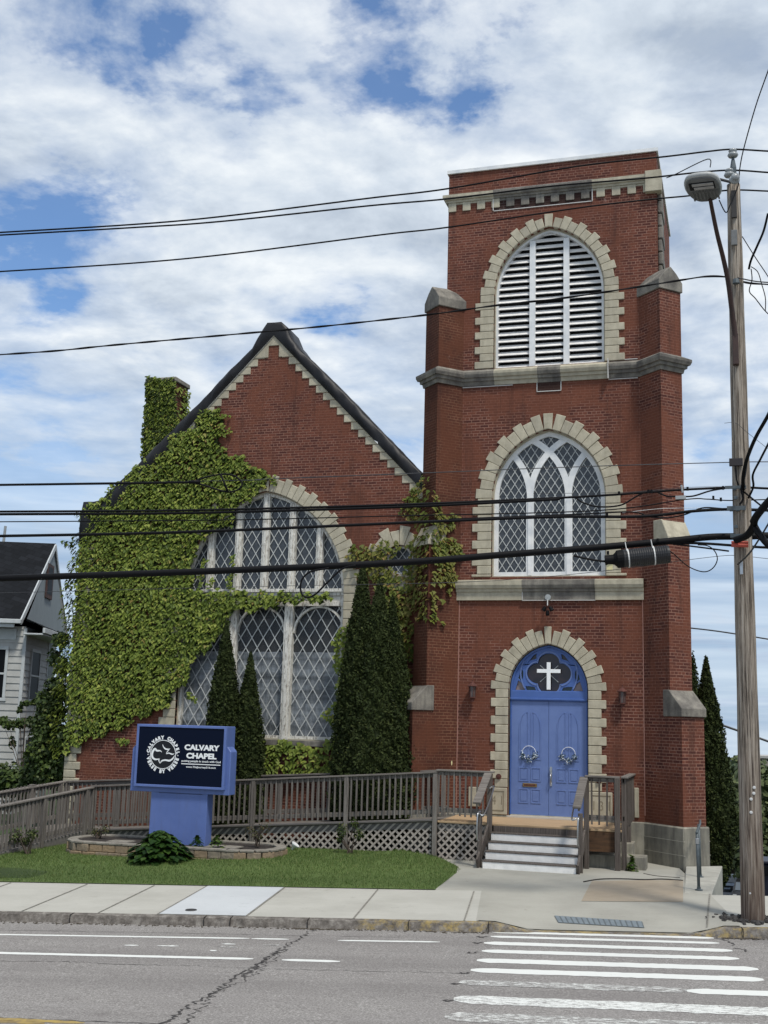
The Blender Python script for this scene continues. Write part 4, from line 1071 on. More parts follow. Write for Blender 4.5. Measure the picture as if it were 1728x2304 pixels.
# roof: tarp-covered gable edge plus the roof slopes behind it
def tarp_profile(k):
    outer = [(-12.66, 8.05), (-12.64, 8.5), (-12.33, 8.52), (-12.1, 8.56), (-10.95, 9.6), (-9.34, 11.11), (-8.49, 11.97), (-7.9, 12.52), (-7.62, 13.02), (-7.5, 13.19), (-7.1, 13.2), (-6.95, 13.05),
             (-6.80, 12.72), (-6.51, 12.36), (-6.2, 12.08), (-5.3, 11.18), (-4.34, 10.18), (-3.33, 9.14), (-2.72, 8.5)]
    return outer
rt = random.Random(8)
outer = tarp_profile(0); vs = []; rows = []
ysl = [-.16, -.10, .1, .35, .62, .9]
fine = []
for i in range(len(outer) - 1):
    n_ = max(1, int(math.dist(outer[i], outer[i + 1]) / .14))
    for j in range(n_): fine.append(lerp2(outer[i], outer[i + 1], j / n_))
fine.append(outer[-1])
def inner_of(x): return 12.84 - (abs(x + 7.3)) * (sl_r if x > -7.3 else sl_l)
wob = [0.0] * len(fine)
for i in range(len(fine)): wob[i] = .035 * sin(i * .7) + .03 * sin(i * 1.9 + 1) + rt.uniform(-.012, .012)
m = MB(); n = len(fine); vs = []
lev = 6
for i, (x, z) in enumerate(fine):
    zi = inner_of(x) - .015
    if x < -12.3: zi = min(zi, 8.0)
    for q in range(lev + 1):     # front face from the rake line up to the top edge, billowing
        s = q / lev; bul = sin(pi * s) * (.06 + wob[i] * .9) + .03
        xx = x; vs.append((xx, NY - .03 - bul, zi * (1 - s) + z * s + (wob[i] * .25 if 0 < q else 0)))
    vs.append((x, NY + .25, z + wob[i] * .3)); vs.append((x, NY + .85, z - .03 + wob[(i * 3) % n] * .3)); vs.append((x, NY + .95, z - .35))
w_ = lev + 4; ff = []
for i in range(n - 1):
    for q in range(w_ - 1): a_ = i * w_ + q; ff.append((a_, a_ + w_, a_ + w_ + 1, a_ + 1))
m.add(vs, ff); m.build('roof_membrane', TARP, church, smooth=True)
m = MB(); m.add([(-7.3, NY + .9, 12.1), (-7.3, 15, 12.1), (-2.6, NY + .9, 7.4), (-2.6, 15, 7.4), (-12.7, NY + .9, 7.2), (-12.7, 15, 7.2)], [(0, 2, 3, 1), (0, 1, 5, 4)])
m.add([(-7.3, 15, 12.1), (-2.6, 15, 7.4), (-12.7, 15, 7.2)], [(0, 1, 2)])
m.build('roof', mat('dark_roof_felt', (.02, .02, .022), .9), church)
# big window
nw = part_empty('gable_window', 'large white framed leaded window with peeling paint below the gable')
cx, a, z0, zs, za = NWIN
outp = arch_pts(cx, a - .02, z0, zs, za - .02, n=20); m = MB()
m.prism(outp, NY + .12, NY + .28, [arch_pts(cx, a, z0, zs, za, n=20, inset=.10)])
for x in (-8.87, -8.10, -7.35, -6.61, -5.86):
    sg = clip_segs(outp, (x, 0), (0, 1)); zt_ = sg[0][1] if sg else 8
    m.box(x - .085, x + .085, NY + .10, NY + .25, 6.12, zt_ - .04); m.box(x - .035, x + .035, NY + .07, NY + .10, 6.12, zt_ - .06)
m.box(cx - a + .02, cx + a - .02, NY + .09, NY + .27, 5.96, 6.12); m.box(cx - a + .02, cx + a - .02, NY + .04, NY + .09, 6.05, 6.13)
m.box(cx - a + .02, cx + a - .02, NY + .10, NY + .27, 5.70, 5.80); m.box(cx - a + .02, cx + a - .02, NY + .13, NY + .27, 5.801, 5.959)
lights = [(-9.57, -8.22), (-8.05, -6.72), (-6.50, -5.13)]
for x in (-8.135, -6.61):
    m.box(x - .11, x + .11, NY + .08, NY + .25, z0, 5.699); m.box(x - .05, x + .05, NY + .05, NY + .08, z0, 5.69)
m.build('window_frame', PEEL, nw)
m = MB()
for x0, x1 in lights:
    xc = (x0 + x1) / 2; rr = (x1 - x0) / 2 - .02; arcbar(m, (xc, 5.70 - rr - .02), rr, 0, pi, .05, NY + .15, NY + .24, 1, 24)
m.build('round_arch_bar', PEEL, nw)
def pane_split():
    up = arch_pts(cx, a - .03, 6.0, 6.0, za - .03, n=20); return up
MB().prism(pane_split(), NY + .235, NY + .25).build('window_pane', GLASS, nw)
THING = bpy.data.materials.new('thin_grey_glass'); THING.use_nodes = True; t_ = THING.node_tree; b_ = t_.nodes['Principled BSDF']
b_.inputs['Base Color'].default_value = (.11, .115, .12, 1); b_.inputs['Roughness'].default_value = .35
tr_ = N(t_, 'ShaderNodeBsdfTransparent'); tr_.inputs[0].default_value = (.92, .94, .96, 1); mx_ = N(t_, 'ShaderNodeMixShader'); mx_.inputs[0].default_value = .25
t_.links.new(tr_.outputs[0], mx_.inputs[1]); t_.links.new(b_.outputs[0], mx_.inputs[2]); t_.links.new(mx_.outputs[0], t_.nodes['Material Output'].inputs[0])
MB().box(cx - a + .03, cx + a - .03, NY + .237, NY + .248, z0, 5.96).build('window_pane', THING, nw)
up = arch_pts(cx, a - .03, 6.06, 6.06, za - .03, n=20)
lattice(up, .246, .40, NY + .215, .019, parent=nw, ph=.05)
for x0, x1 in lights: lattice([(x0, z0 + .02), (x1, z0 + .02), (x1, 5.7), (x0, 5.7)], .312, .50, NY + .212, .021, parent=nw, ph=.1)
# curtains and the dim room behind
m = MB(); n_ = 160; vs = []
for i in range(n_ + 1):
    x = cx - a + 2 * a * i / n_; y = NY + .275 + .012 * sin(i * 1.3) + .008 * sin(i * .53)
    for z in (2.4, 3.25, 4.55): vs.append((x, y, z))
for i in range(n_):
    for q in range(2): a_ = i * 3 + q; vs and m.f.append((a_, a_ + 3, a_ + 4, a_ + 1))
m.v = vs
CURT = mat('pale_curtain', (.55, .57, .58), .9, extra=lambda t, L, mp, tc, src, b: ramp(t, L, noise(t, L, mapping(t, L, tc.outputs['Object'], (.25, .25, 2.6)), 1.1, 4, .5), [(.38, (.24, .25, .25)), (.46, (.5, .51, .51)), (.55, (.80, .81, .80)), (.66, (.42, .43, .43))]))
m.build('curtain', CURT, nw)
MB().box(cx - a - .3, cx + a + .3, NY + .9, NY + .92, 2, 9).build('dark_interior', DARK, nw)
MB().box(cx - a - .12, cx + a + .12, NY - .10, NY + .15, z0 - .14, z0).build('window_sill', STONED, nw, bevel=.01)
# round window
rw = part_empty('round_window', 'small round leaded window beside the tower, half hidden by ivy')
m = MB(); m.prism(octo, NY + .1, NY + .22, [[(OC[0] + .31 * cos(t), OC[1] + .31 * sin(t)) for t in np.linspace(0, 2 * pi, 25)[:-1]]]); m.build('window_frame', WHITE, rw)
MB().prism(octo, NY + .18, NY + .19).build('window_pane', GLASS, rw); lattice(octo, .2, .26, NY + .16, .018, parent=rw)
m = MB()
for i in range(18):
    t0 = 2 * pi * (i + .5) / 18 + .01; t1_ = 2 * pi * (i + 1.5) / 18 - .01; R_ = .86 if i % 2 else .74
    m.prism([(OC[0] + .37 * cos(t0), OC[1] + .37 * sin(t0)), (OC[0] + R_ * cos(t0), OC[1] + R_ * sin(t0)), (OC[0] + R_ * cos(t1_), OC[1] + R_ * sin(t1_)), (OC[0] + .37 * cos(t1_), OC[1] + .37 * sin(t1_))], NY - .03, NY + .02)
m.build('round_surround', QUOIN, rw, bevel=.01)
# chimney
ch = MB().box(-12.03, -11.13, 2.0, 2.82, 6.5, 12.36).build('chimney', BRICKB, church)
MB().box(-12.08, -11.08, 1.95, 2.87, 12.361, 12.50).build('chimney_cap', FOUND, ch, bevel=.02)
ch.children[0].location = (0, 0, 0)
# low nave/side body hidden behind
MB().box(-12.2, -2.6, 14.9, 15.2, -.3, 8).build('rear_wall', BRICK, church)
for o in (win,): o.location = -Vector(church.location)

# ================================================================ SIGN
YS = -3.45
sign = empty('church_sign', (-7.55, -3.3, .18), 'blue cabinet sign with navy face and white lettering, standing in the planter', 'sign')
MB().box(-8.24, -6.88, -3.42, -3.12, .10, 1.27).build('sign_post', SIGNB, sign, bevel=.008)
m = MB(); m.prism([(-8.76, 1.24), (-6.37, 1.24), (-6.37, 2.16), (-6.46, 2.27), (-8.66, 2.27), (-8.76, 2.16)], -3.43, -3.11); m.build('sign_shroud', SIGNB, sign, bevel=.01)
cab = MB().box(-8.63, -6.46, -3.50, -3.05, 1.35, 2.70).build('sign_cabinet', SIGNB, sign, bevel=.01)
fr = MB(); x0, x1, z0_, z1_ = -8.63, -6.46, 1.35, 2.70; fw = .055
fr.prism([(x0, z0_), (x1, z0_), (x1, z1_), (x0, z1_)], -3.53, -3.499, [[(x0 + fw, z0_ + fw), (x1 - fw, z0_ + fw), (x1 - fw, z1_ - fw), (x0 + fw, z1_ - fw)]])
fr.build('sign_frame', SIGNB, cab, bevel=.006)
face = MB().box(x0 + fw, x1 - fw, -3.512, -3.501, z0_ + fw, z1_ - fw).build('sign_face', NAVY, cab)
def sp(zx, zy): p = on(320 + zx / 8.295, 1640 + zy / 8.295, -3.512); return p.x, p.z
SM = MB(); SM.box(-8.05, -7.0, -3.432, -3.42, 1.228, 1.236).build('panel_seam', mat('seam_shadow', (.02, .03, .08), .6), sign)
def fit(mb, body, zx, zy, wpx, hpx, bold=0.0, y=-3.514, fat=1.0):
    vs, fs = text_mesh(body, 1.0, bold); xs_ = [v.x for v in vs]; ys_ = [v.y for v in vs]
    (xa, za_) = sp(zx - wpx / 2, zy); (xb, zb) = sp(zx + wpx / 2, zy); (xc, zc) = sp(zx, zy - hpx / 2); (xd, zd) = sp(zx, zy + hpx / 2)
    W, H = xb - xa, zc - zd; cx_, cz_ = sp(zx, zy); mx, my = (max(xs_) + min(xs_)) / 2, (max(ys_) + min(ys_)) / 2
    kx, kz = W / (max(xs_) - min(xs_)), H / (max(ys_) - min(ys_))
    mb.add([(cx_ + (v.x - mx) * kx, y - (.002 if v.z > 0 else 0), cz_ + (v.y - my) * kz) for v in vs], fs)
m = MB()
fit(m, 'CALVARY', 1117, 352, 655, 108, .05); fit(m, 'CHAPEL', 1105, 507, 565, 108, .05)
fit(m, 'putting people in touch with God', 1098, 612, 730, 50, .02); fit(m, 'www.TheJourney316.com', 1092, 722, 555, 48, .02)
a = sp(730, 656); b = sp(1460, 672); m.box(a[0], b[0], -3.516, -3.512, (a[1] + b[1]) / 2 - .009, (a[1] + b[1]) / 2 + .009)
cx_, cz_ = sp(388, 477); R_ = (sp(620, 477)[0] - sp(150, 477)[0]) / 2
k1 = R_ / 235
def circ_text(s, a0, a1, rr, up=True, size=.098):
    nn = len(s)
    for i, chh in enumerate(s):
        if chh == ' ': continue
        t = radians(a0 + (a1 - a0) * i / (nn - 1)); r_ = rr * k1
        put_text(m, chh, size, cx_ + r_ * cos(t), -3.514, cz_ + r_ * sin(t), .007, rot=(t - pi / 2) if up else (t + pi / 2), sx=.95)
circ_text('CALVARY CHAPEL', 170, 8, 277, True); circ_text('VERSE BY VERSE', 195, 345, 281, False)
for s in (-1, 1): m.lathe([(.012, .004), (.012, 0)], (cx_ + s * 278 * k1, -3.512, cz_ - .01), 8, Matrix.Rotation(radians(90), 4, 'X'))
arcbar(m, (cx_, cz_), R_, 0, 2 * pi, .014, -3.517, -3.512, 1, 56)
def stroke(P, W):
    pts = catmull([(sp(x, y)[0], 0, sp(x, y)[1]) for x, y in P], 6); n_ = len(pts); ws = []
    for i in range(n_):
        s = i / (n_ - 1) * (len(W) - 1); j = min(int(s), len(W) - 2); ws.append((W[j] + (W[j + 1] - W[j]) * (s - j)) * k1)
    L_, Rr = [], []
    for i, p in enumerate(pts):
        d = (pts[min(i + 1, n_ - 1)] - pts[max(i - 1, 0)]).normalized(); nn = Vector((-d.z, 0, d.x)) * ws[i] / 2
        L_.append((p.x + nn.x, -3.517, p.z + nn.z)); Rr.append((p.x - nn.x, -3.517, p.z - nn.z))
    m.add(L_ + Rr, [(i, i + 1, n_ + i + 1, n_ + i) for i in range(n_ - 1)])
stroke([(372, 436), (335, 408), (275, 405), (243, 372), (205, 410), (186, 470), (195, 530), (235, 565), (290, 566), (335, 545)], [3, 20, 30, 34, 38, 36, 34, 30, 20, 4])
stroke([(335, 545), (312, 580), (335, 640), (365, 598), (430, 582), (510, 592), (570, 555), (608, 490)], [4, 22, 6, 22, 26, 30, 24, 4])
stroke([(384, 286), (396, 330), (435, 372), (480, 380), (528, 368)], [3, 16, 24, 22, 3]); stroke([(528, 368), (490, 398), (452, 462), (500, 452), (560, 472), (602, 462)], [3, 16, 10, 18, 22, 3])
m.build('lettering', LETTER, face)
dm = MB(); vs = [(cx_ + (R_ - .01) * cos(t), -3.5135, cz_ + (R_ - .01) * sin(t)) for t in np.linspace(0, 2 * pi, 49)[:-1]]; dm.add(vs, [tuple(range(48))]); dm.build('emblem_disc', BLACKF, face)

# planter around the sign
def planter_xy():
    P = []
    for t in np.linspace(-pi / 2, pi / 2, 14): P.append((-5.95 + .72 * cos(t), -3.25 + .78 * sin(t)))
    for t in np.linspace(pi / 2, 3 * pi / 2, 14): P.append((-9.35 + .6 * cos(t), -3.45 + .78 * sin(t)))
    return P
pl = empty('planter', (-7.5, -3.4, 0), 'low oval planter of stacked tan and grey blocks around the blue sign', 'planter')
P = planter_xy(); 
def resample(P, step):
    out = []; acc = 0
    Q = P + [P[0]]
    for i in range(len(Q) - 1):
        a = Vector(Q[i]); b = Vector(Q[i + 1]); L_ = (b - a).length; t = (step - acc) if acc else 0
        while t < L_: out.append((a + (b - a) * (t / L_), (b - a).normalized())); t += step
        acc = L_ - (t - step)
    return out
BLK = mat('wall_block', (.26, .22, .165), .95, (.13, .115, .095), 6, bump=.8, bscale=18, extra=lambda t, L, mp, tc, src, b: mixc(t, L, ramp(t, L, N(t, 'ShaderNodeNewGeometry').outputs['Random Per Island'], [(0, 0), (.5, .3), (1, .7)]), src, (.30, .20, .11)))
BLKG = mat('cap_block', (.27, .25, .215), .95, (.17, .155, .13), 6, bump=.5, bscale=25)
m = MB(); m2 = MB()
for row in range(2):
    for i, (p, d) in enumerate(resample(P, .30)):
        p = p + d * (.15 * row); n_ = Vector((d.y, -d.x)); a_ = atan2(d.y, d.x); M = Matrix.Translation((p.x, p.y, -.16 + row * .155)) @ Matrix.Rotation(a_, 4, 'Z')
        m.box(-.145, .145, -.1 + row * .02, .1, 0, .15, M)
for i, (p, d) in enumerate(resample(P, .30)):
    a_ = atan2(d.y, d.x); M = Matrix.Translation((p.x, p.y, .151)) @ Matrix.Rotation(a_, 4, 'Z'); m2.box(-.147, .147, -.09, .12, 0, .045, M)
m.build('block_wall', BLK, pl, bevel=.012); m2.build('cap_course', BLKG, pl, bevel=.008)
MU = mat('mulch', (.045, .035, .03), .95, (.018, .014, .012), 30, bump=1, bscale=60)
mb = MB(); mb.add([(x * .97 - .22, (y + 3.4) * .9 - 3.4, .155 + .02 * sin(x * 5)) for x, y in P], [tuple(range(len(P)))]); mb.build('mulch', MU, pl)
MB().box(-6.75, -6.05, -3.75, -3.25, .16, .185).build('stepping_slab', BLKG, pl); MB().box(-9.0, -8.5, -3.9, -3.5, .16, .185).build('stepping_slab', BLKG, pl)

# ================================================================ WOODEN RAMP
ramp_ = empty('wooden_ramp', (-6, -1.2, 0), 'weathered grey wooden wheelchair ramp with picket railings and lattice skirt along the church', 'wheelchair ramp')
def dz(x): return .82 + (max(x, -10.64) + 2.1) * .0785
SL = .0785
def railing(name, A, B, zf, posts, parent, baluster=True, pitch=.128, skip_side=1, wood_=WOODV, low=.06, ground=None, stuff=False, pk_w=.034):
    A = Vector(A); B = Vector(B); d = (B - A); Ln = d.length; d.normalize(); nrm = Vector((d.y, -d.x))   # right-hand side = outside
    a3 = lambda s, o, z: (A.x + d.x * s + nrm.x * o, A.y + d.y * s + nrm.y * o, z)
    rl = MB()
    rl.bar(a3(-.05, 0, zf(0) + 1.03), a3(Ln + .05, 0, zf(Ln) + 1.03), .15, .035)
    rl.bar(a3(0, -.02, zf(0) + .965), a3(Ln, -.02, zf(Ln) + .965), .036, .088)
    rl.bar(a3(0, -.02, zf(0) + .19), a3(Ln, -.02, zf(Ln) + .19), .036, .10)
    o = rl.build(name, WOODH, parent, bevel=.004)
    for s in posts:
        g = (ground(s) if ground else -.15); p = MB(); p.bar(a3(s, .02, g), a3(s, .02, zf(s) + 1.012), .095, .095, up=(d.x, d.y, 0)); p.build('post', wood_, o, bevel=.006)
    k = 0; s = .09; st_ = MB()
    rj = random.Random(name + str(A.x))
    while s < Ln - .05:
        if all(abs(s - q) > .075 for q in posts):
            tgt = st_ if stuff else MB(); t = rj.uniform(-.008, .008); lo = rj.uniform(-.012, .012)
            tgt.bar(a3(s + t, .028, zf(s) + low + lo + .02), a3(s - t * .3, .028, zf(s) + 1.008), pk_w, .034, up=(d.x, d.y, 0))
            if not stuff: tgt.build('baluster', wood_, o, uv=False)
        s += pitch
    if stuff: st = st_.build('balusters', wood_, o); st['kind'] = 'stuff'
    return o
gz = lambda x, y: max(lawnz(x, y), -.5) - .1
railing('front_railing', (-10.6, -1.85), (-2.18, -1.85), lambda s: dz(-10.6 + s), [0.0, 2.1, 4.14, 6.38, 8.42], ramp_, ground=lambda s: -.2)
railing('landing_railing', (-2.1, -1.86), (-.93, -1.86), lambda s: .86, [], ramp_, low=.05)
railing('wing_railing', (-11.14, -6.6), (-10.62, -1.95), lambda s: .13 - (4.68 - s) * .085, [.1, 1.3, 3.0, 4.5], ramp_, pitch=.125, ground=lambda s: -.7, pk_w=.036)
railing('rear_railing', (-12.1, -.62), (-2.2, -.62), lambda s: dz(-12.1 + s), [0, 1.5, 3.6, 5.8, 7.9, 9.8], ramp_, stuff=True, ground=lambda s: -.3)
railing('west_railing', (-12.75, -6.6), (-12.15, -.7), lambda s: .15 if s > 4.7 else .15 - (4.7 - s) * .085, [.1, 1.6, 3.2, 4.7, 5.8], ramp_, stuff=True, ground=lambda s: -.7)
# deck boards (real gaps are tiny, one mesh), fascia nose and skirt
m = MB(); x = -10.64
while x < -2.12: m.xprism([(-1.83, dz(x) - .03), (-.55, dz(x) - .03), (-.55, dz(x)), (-1.83, dz(x))], x, x + .132) if False else m.add([(x, -1.83, dz(x)), (x + .132, -1.83, dz(x + .132)), (x + .132, -.55, dz(x + .132)), (x, -.55, dz(x)), (x, -1.83, dz(x) - .035), (x + .132, -1.83, dz(x + .132) - .035), (x + .132, -.55, dz(x + .132) - .035), (x, -.55, dz(x) - .035)], [(0, 1, 2, 3), (7, 6, 5, 4), (0, 4, 5, 1), (2, 6, 7, 3), (0, 3, 7, 4), (1, 5, 6, 2)]); x += .138
m.box(-12.2, -10.641, -1.9, -.55, .11, .149)
for i in range(34): y = -1.9 - i * .138; zz = .149 + (y + 1.9) * .085; xo = -.115 * (-1.9 - y) * 1.0; m.box(-12.15 + xo, -10.66 + xo, y - .132, y, zz - .035, zz)
m.build('ramp_deck', WOODH, ramp_)
m = MB(); m.bar((-10.55, -1.87, dz(-10.55) + .015), (-2.2, -1.87, dz(-2.2) + .015), .06, .055); m.bar((-10.55, -1.80, dz(-10.55) - .10), (-2.2, -1.80, dz(-2.2) - .10), .04, .15)
m.bar((-10.6, -.56, dz(-10.6) - .1), (-2.2, -.56, dz(-2.2) - .1), .04, .15); m.build('rim_board', RAIL2, ramp_, bevel=.012)
def latpanel(x0, x1, zb, zt0, zt1, y, parent):
    poly = [(x0, zb), (x1, zb), (x1, zt1), (x0, zt0)]; m = MB()
    for sg in (1, -1):
        for i in range(-12, int((x1 - x0) / .168) + 14):
            p = (x0 + i * .168, zb); d = Vector((1, sg)).normalized()
            for a, b in clip_segs(poly, p, d):
                if b - a > .03: m.add(*flatbar(p[0] + d.x * a, p[1] + d.y * a, p[0] + d.x * b, p[1] + d.y * b, .042, y - (.009 if sg > 0 else 0), y + (0 if sg > 0 else .009)))
    return m.build('lattice_panel', LATT, parent, uv=False)
xs_ = [-10.4, -8.5, -6.46, -4.22, -2.22]
for a_, b_2 in zip(xs_[:-1], xs_[1:]): latpanel(a_ + .05, b_2 - .05, -.02 if b_2 < -2.5 else -.03, dz(a_) - .02, dz(b_2) - .02, -1.815, ramp_)
latpanel(-2.12, -1.0, .02, .77, .77, -1.815, ramp_)
m = MB(); m.bar((-11.12, -6.6, -.32), (-10.64, -2.0, .08), .04, .2); m.box(-12.1, -2.1, -.5, -.45, -.3, .10); m.build('skirt_board', RAIL2, ramp_, bevel=.006)

# ================================================================ LANDING AND STEPS
st = empty('entrance_steps', (0, -1.5, 0), 'wooden landing and steps with white risers in front of the blue church doors', 'steps')
MB().box(-2.12, 1.82, -1.87, -.02, .775, .82).build('landing_deck', PLY, st, bevel=.006)
m = MB(); m.box(-.88, 1.0, -1.895, -1.86, .645, .774); m.build('fascia_board', WOODD, st, bevel=.004)
MB().box(1.12, 1.78, -1.86, -1.82, .36, .774).build('landing_joist', WOODO, st, bevel=.004)
MB().box(-.95, -2.1, -1.80, -1.76, .60, .774).build('rim_joist', RAIL2, st)
X0, X1 = -.88, 1.02
for i in range(4):
    y = -2.95 + i * .275; z1 = .164 * (i + 1)
    e = .018 * i
    MB().box(X0 - .0 + e * 0, X1, y, y + .022, z1 - .164 + (.002 if i else -.03), z1 - .021).build('riser', RISER, st, bevel=.003)
    if i < 4: MB().box(X0 - .01, X1 + .01, y - .012, y + .262, z1 - .0205, z1).build('tread', WOODD, st, bevel=.004)
def wpost(x, y, z0, z1, w=.10, mt=WOODD, nm='post', d=None): return MB().box(x - w / 2, x + w / 2, y - (d or w) / 2, y + (d or w) / 2, z0, z1).build(nm, mt, st, bevel=.008)
wpost(-.96, -1.91, -.05, 1.86, .10); wpost(-.985, -2.78, -.05, 1.16, .09); wpost(1.10, -1.91, -.05, 1.86, .10); wpost(1.08, -2.72, -.05, 1.18, .09)
wpost(1.74, -1.93, -.05, 1.87, .11, WOODD); wpost(1.86, -1.80, -.05, 1.87, .10, WOODD); wpost(1.87, -.9, .30, 1.87, .10, WOODD)
for x, yb in ((-.98, -2.98), (1.07, -2.98)):
    m = MB(); s = 1 if x > 0 else -1
    m.bar((x - .02, -1.93, 1.86), (x - .03, -2.98, 1.30), .17, .045); m.bar((x, -1.93, 1.79), (x, -2.9, 1.27), .04, .09)
    m.build('sloped_handrail', WOODH, st, bevel=.008)
    m = MB(); m.bar((x, -1.95, .70), (x, -3.0, .09), .045, .24); m.build('stringer', WOODD, st, bevel=.006)
    m = MB(); xi = x - s * .13
    m.tube(catmull([(x - s * .03, -2.0, 1.55), (xi, -2.05, 1.58), (xi, -2.95, 1.10), (x - s * .03, -3.0, 1.10)], 6), .017, 8)
    m.tube(catmull([(x + .02, -2.83, 1.12), (x + .01, -3.06, 1.08), (x, -3.06, .62), (x, -2.85, .55)], 6), .017, 8); m.build('grab_rail', STEEL, st, smooth=True)
rr_ = railing('landing_guard', (1.12, -1.90), (1.74, -1.90), lambda s: .86, [], st, low=.02, wood_=WOODD, pitch=.16)
rr_ = railing('side_guard', (1.88, -1.85), (1.88, -.05), lambda s: .86, [], st, low=.02, wood_=WOODD, pitch=.16)
# old stone steps left under the landing
so = empty('stone_steps', (1.9, -1.2, 0), 'old grey stone steps showing beneath the right end of the wooden landing', 'stone steps')
MB().box(1.0, 2.28, -1.62, -1.1, -.1, .28).build('step_block', FOUND, so, bevel=.02, segs=2)
MB().box(.9, 1.98, -1.14, -.6, -.1, .50).build('step_block', FOUND, so, bevel=.02, segs=2)
MB().box(-.8, .9, -1.0, -.1, -.1, .55).build('step_block', FOUND, so, bevel=.02)

# wall-top slab and pipe handrail to the right of the tower
p_ = [pu(x, y) for x, y in ((1539, 2011), (1601, 2014))]; A_ = uvp(*p_[0]); B_ = uvp(*p_[1])
ps = MB(); z_ = A_.z + .03
ps.add([(A_.x, A_.y, z_), (B_.x, B_.y, z_), (3.78, -.4, z_ + .02), (3.05, -.9, z_ + .02), (A_.x, A_.y, -.5), (B_.x, B_.y, -1.6), (3.78, -.4, -1.6), (3.05, -.9, -.5)], [(0, 1, 2, 3), (0, 4, 5, 1), (1, 5, 6, 2), (2, 6, 7, 3), (3, 7, 4, 0)])
tag(ps.build('retaining_wall', mat('pale_wall_cap', (.40, .39, .34), .9, (.31, .30, .26), 4), bevel=.015), 'pale concrete retaining wall cap beside the right corner of the tower', 'wall')
hr = empty('pipe_handrail', (3.44, -4.4, z_), 'dark grey pipe handrail standing on the pale retaining wall cap', 'handrail')
m = MB(); m.tube([(3.42, -4.45, z_ + 1.02), (3.40, -2.2, z_ + 1.0), (3.36, -1.0, z_ + .98)], .024, 10); m.build('top_pipe', GALV, hr, smooth=True)
for x, y in ((3.44, -4.42), (3.40, -2.5)):
    pp = MB().tube([(x, y, z_), (x - .015, y, z_ + 1.02)], .028, 10).build('pipe_post', GALV, hr, smooth=True)
    MB().lathe([(.07, 0), (.07, .02), (.035, .03), (.035, .06)], (x, y, z_), 12).build('floor_flange', GALV, hr)
MB().lathe([(.034, 0), (.036, .09), (.03, .10)], (3.426, -4.42, z_ + .82), 10).build('fitting', STEEL, hr)

# ================================================================ WALL FIXTURES
def lantern(x, z, lab):
    e = empty('wall_lantern', (x, -.12, z), lab, 'wall lantern', 'rusty lanterns either side of the doors'); M = None
    c = (x, -.15, z)
    MB().box(x - .05, x + .05, -.02, 0, z - .12, z + .16).tube(catmull([(x, -.02, z + .02), (x, -.08, z - .16), (x, -.15, z - .20)], 4), .012, 6).build('wall_bracket', RUST, e)
    MB().lathe([(.0, .30), (.012, .29), (.01, .25), (.03, .24), (.035, .22), (.07, .19), (.125, .15), (.125, .135), (.05, .135)], c, 8).build('lantern_roof', RUST, e)
    m = MB()
    for k in range(6): a = 2 * pi * k / 6; m.bar((c[0] + .085 * cos(a), c[1] + .085 * sin(a), z + .135), (c[0] + .07 * cos(a), c[1] + .07 * sin(a), z - .12), .012, .012)
    m.lathe([(.085, -.115), (.085, -.135), (.05, -.15), (.04, -.20), (.055, -.215), (.0, -.23)], c, 8); m.build('lantern_cage', RUST, e)
    MB().lathe([(.075, .13), (.06, -.11)], c, 6).build('lantern_glass', mat('smoky_glass', (.10, .075, .07), .15, spec=.6), e)
    MB().lathe([(.0, .04), (.02, .02), (.022, -.04), (.012, -.10)], c, 8).build('bulb', LENS, e)
lantern(-1.77, 3.63, 'rusty red wall lantern on the brick to the left of the blue doors')
lantern(1.69, 3.57, 'rusty red wall lantern on the brick to the right of the blue doors')
fl = empty('floodlight', (0, -.1, 5.75), 'black triple spotlight hanging from a round junction box under the tower window sill', 'spotlight')
MB().lathe([(.065, 0), (.07, .02), (.07, .05), (.0, .055)], (-.01, -.06, 5.86), 16, Matrix.Rotation(radians(90), 4, 'X')).build('junction_box', PORC, fl)
MB().tube([(-.01, -.13, 5.80), (-.01, -.16, 5.66)], .012, 6).build('conduit', LASH, fl)
m = MB()
for dx in (-.07, .07): m.lathe([(.0, .06), (.03, .055), (.045, 0), (.055, -.05), (.04, -.055)], (dx * 1.1, -.2, 5.58), 12, Matrix.Rotation(radians(32 if dx < 0 else -32), 4, 'Y'))
m.lathe([(.0, .05), (.035, .04), (.045, -.04), (.038, -.08)], (0, -.2, 5.50), 12); m.build('lamp_head', CABLE, fl)
def wreath(x, lab):
    e = empty('wreath', (x, .1, 2.25), lab, 'wreath', 'hoop wreaths on the church doors'); c = Vector((x, .10, 2.28)); m = MB()
    m.tube([(c.x + .155 * cos(t), c.y, c.z + .155 * sin(t)) for t in np.linspace(0, 2 * pi, 33)], .006, 6, cap=False); m.build('hoop', LETTER, e)
    rw_ = random.Random(int(x * 100)); V = []; F = []
    for k in range(260):
        t = rw_.choice([pi * 1.13, pi * 1.5, pi * 1.86]) + rw_.gauss(0, .22); r = .155 + rw_.gauss(0, .028); p = Vector((c.x + r * cos(t), c.y - abs(rw_.gauss(.02, .018)), c.z + r * sin(t)))
        s = rw_.uniform(.012, .03); M = Matrix.Translation(p) @ Matrix.Rotation(rw_.uniform(0, 6), 4, 'Y') @ Matrix.Rotation(rw_.uniform(-1, 1), 4, 'X'); b0 = len(V)
        V += [tuple(M @ Vector(q)) for q in ((-s * .5, 0, 0), (0, 0, -s), (s * .5, 0, 0), (0, 0, s))]; F.append((b0, b0 + 1, b0 + 2, b0 + 3))
    fast_mesh('flowers', V, F, leafmat('wreath_flowers', [(0, (.01, .02, .025)), (.4, (.04, .07, .09)), (.6, (.12, .2, .35)), (.8, (.6, .68, .75)), (1, (.8, .85, .9))], .7), e)
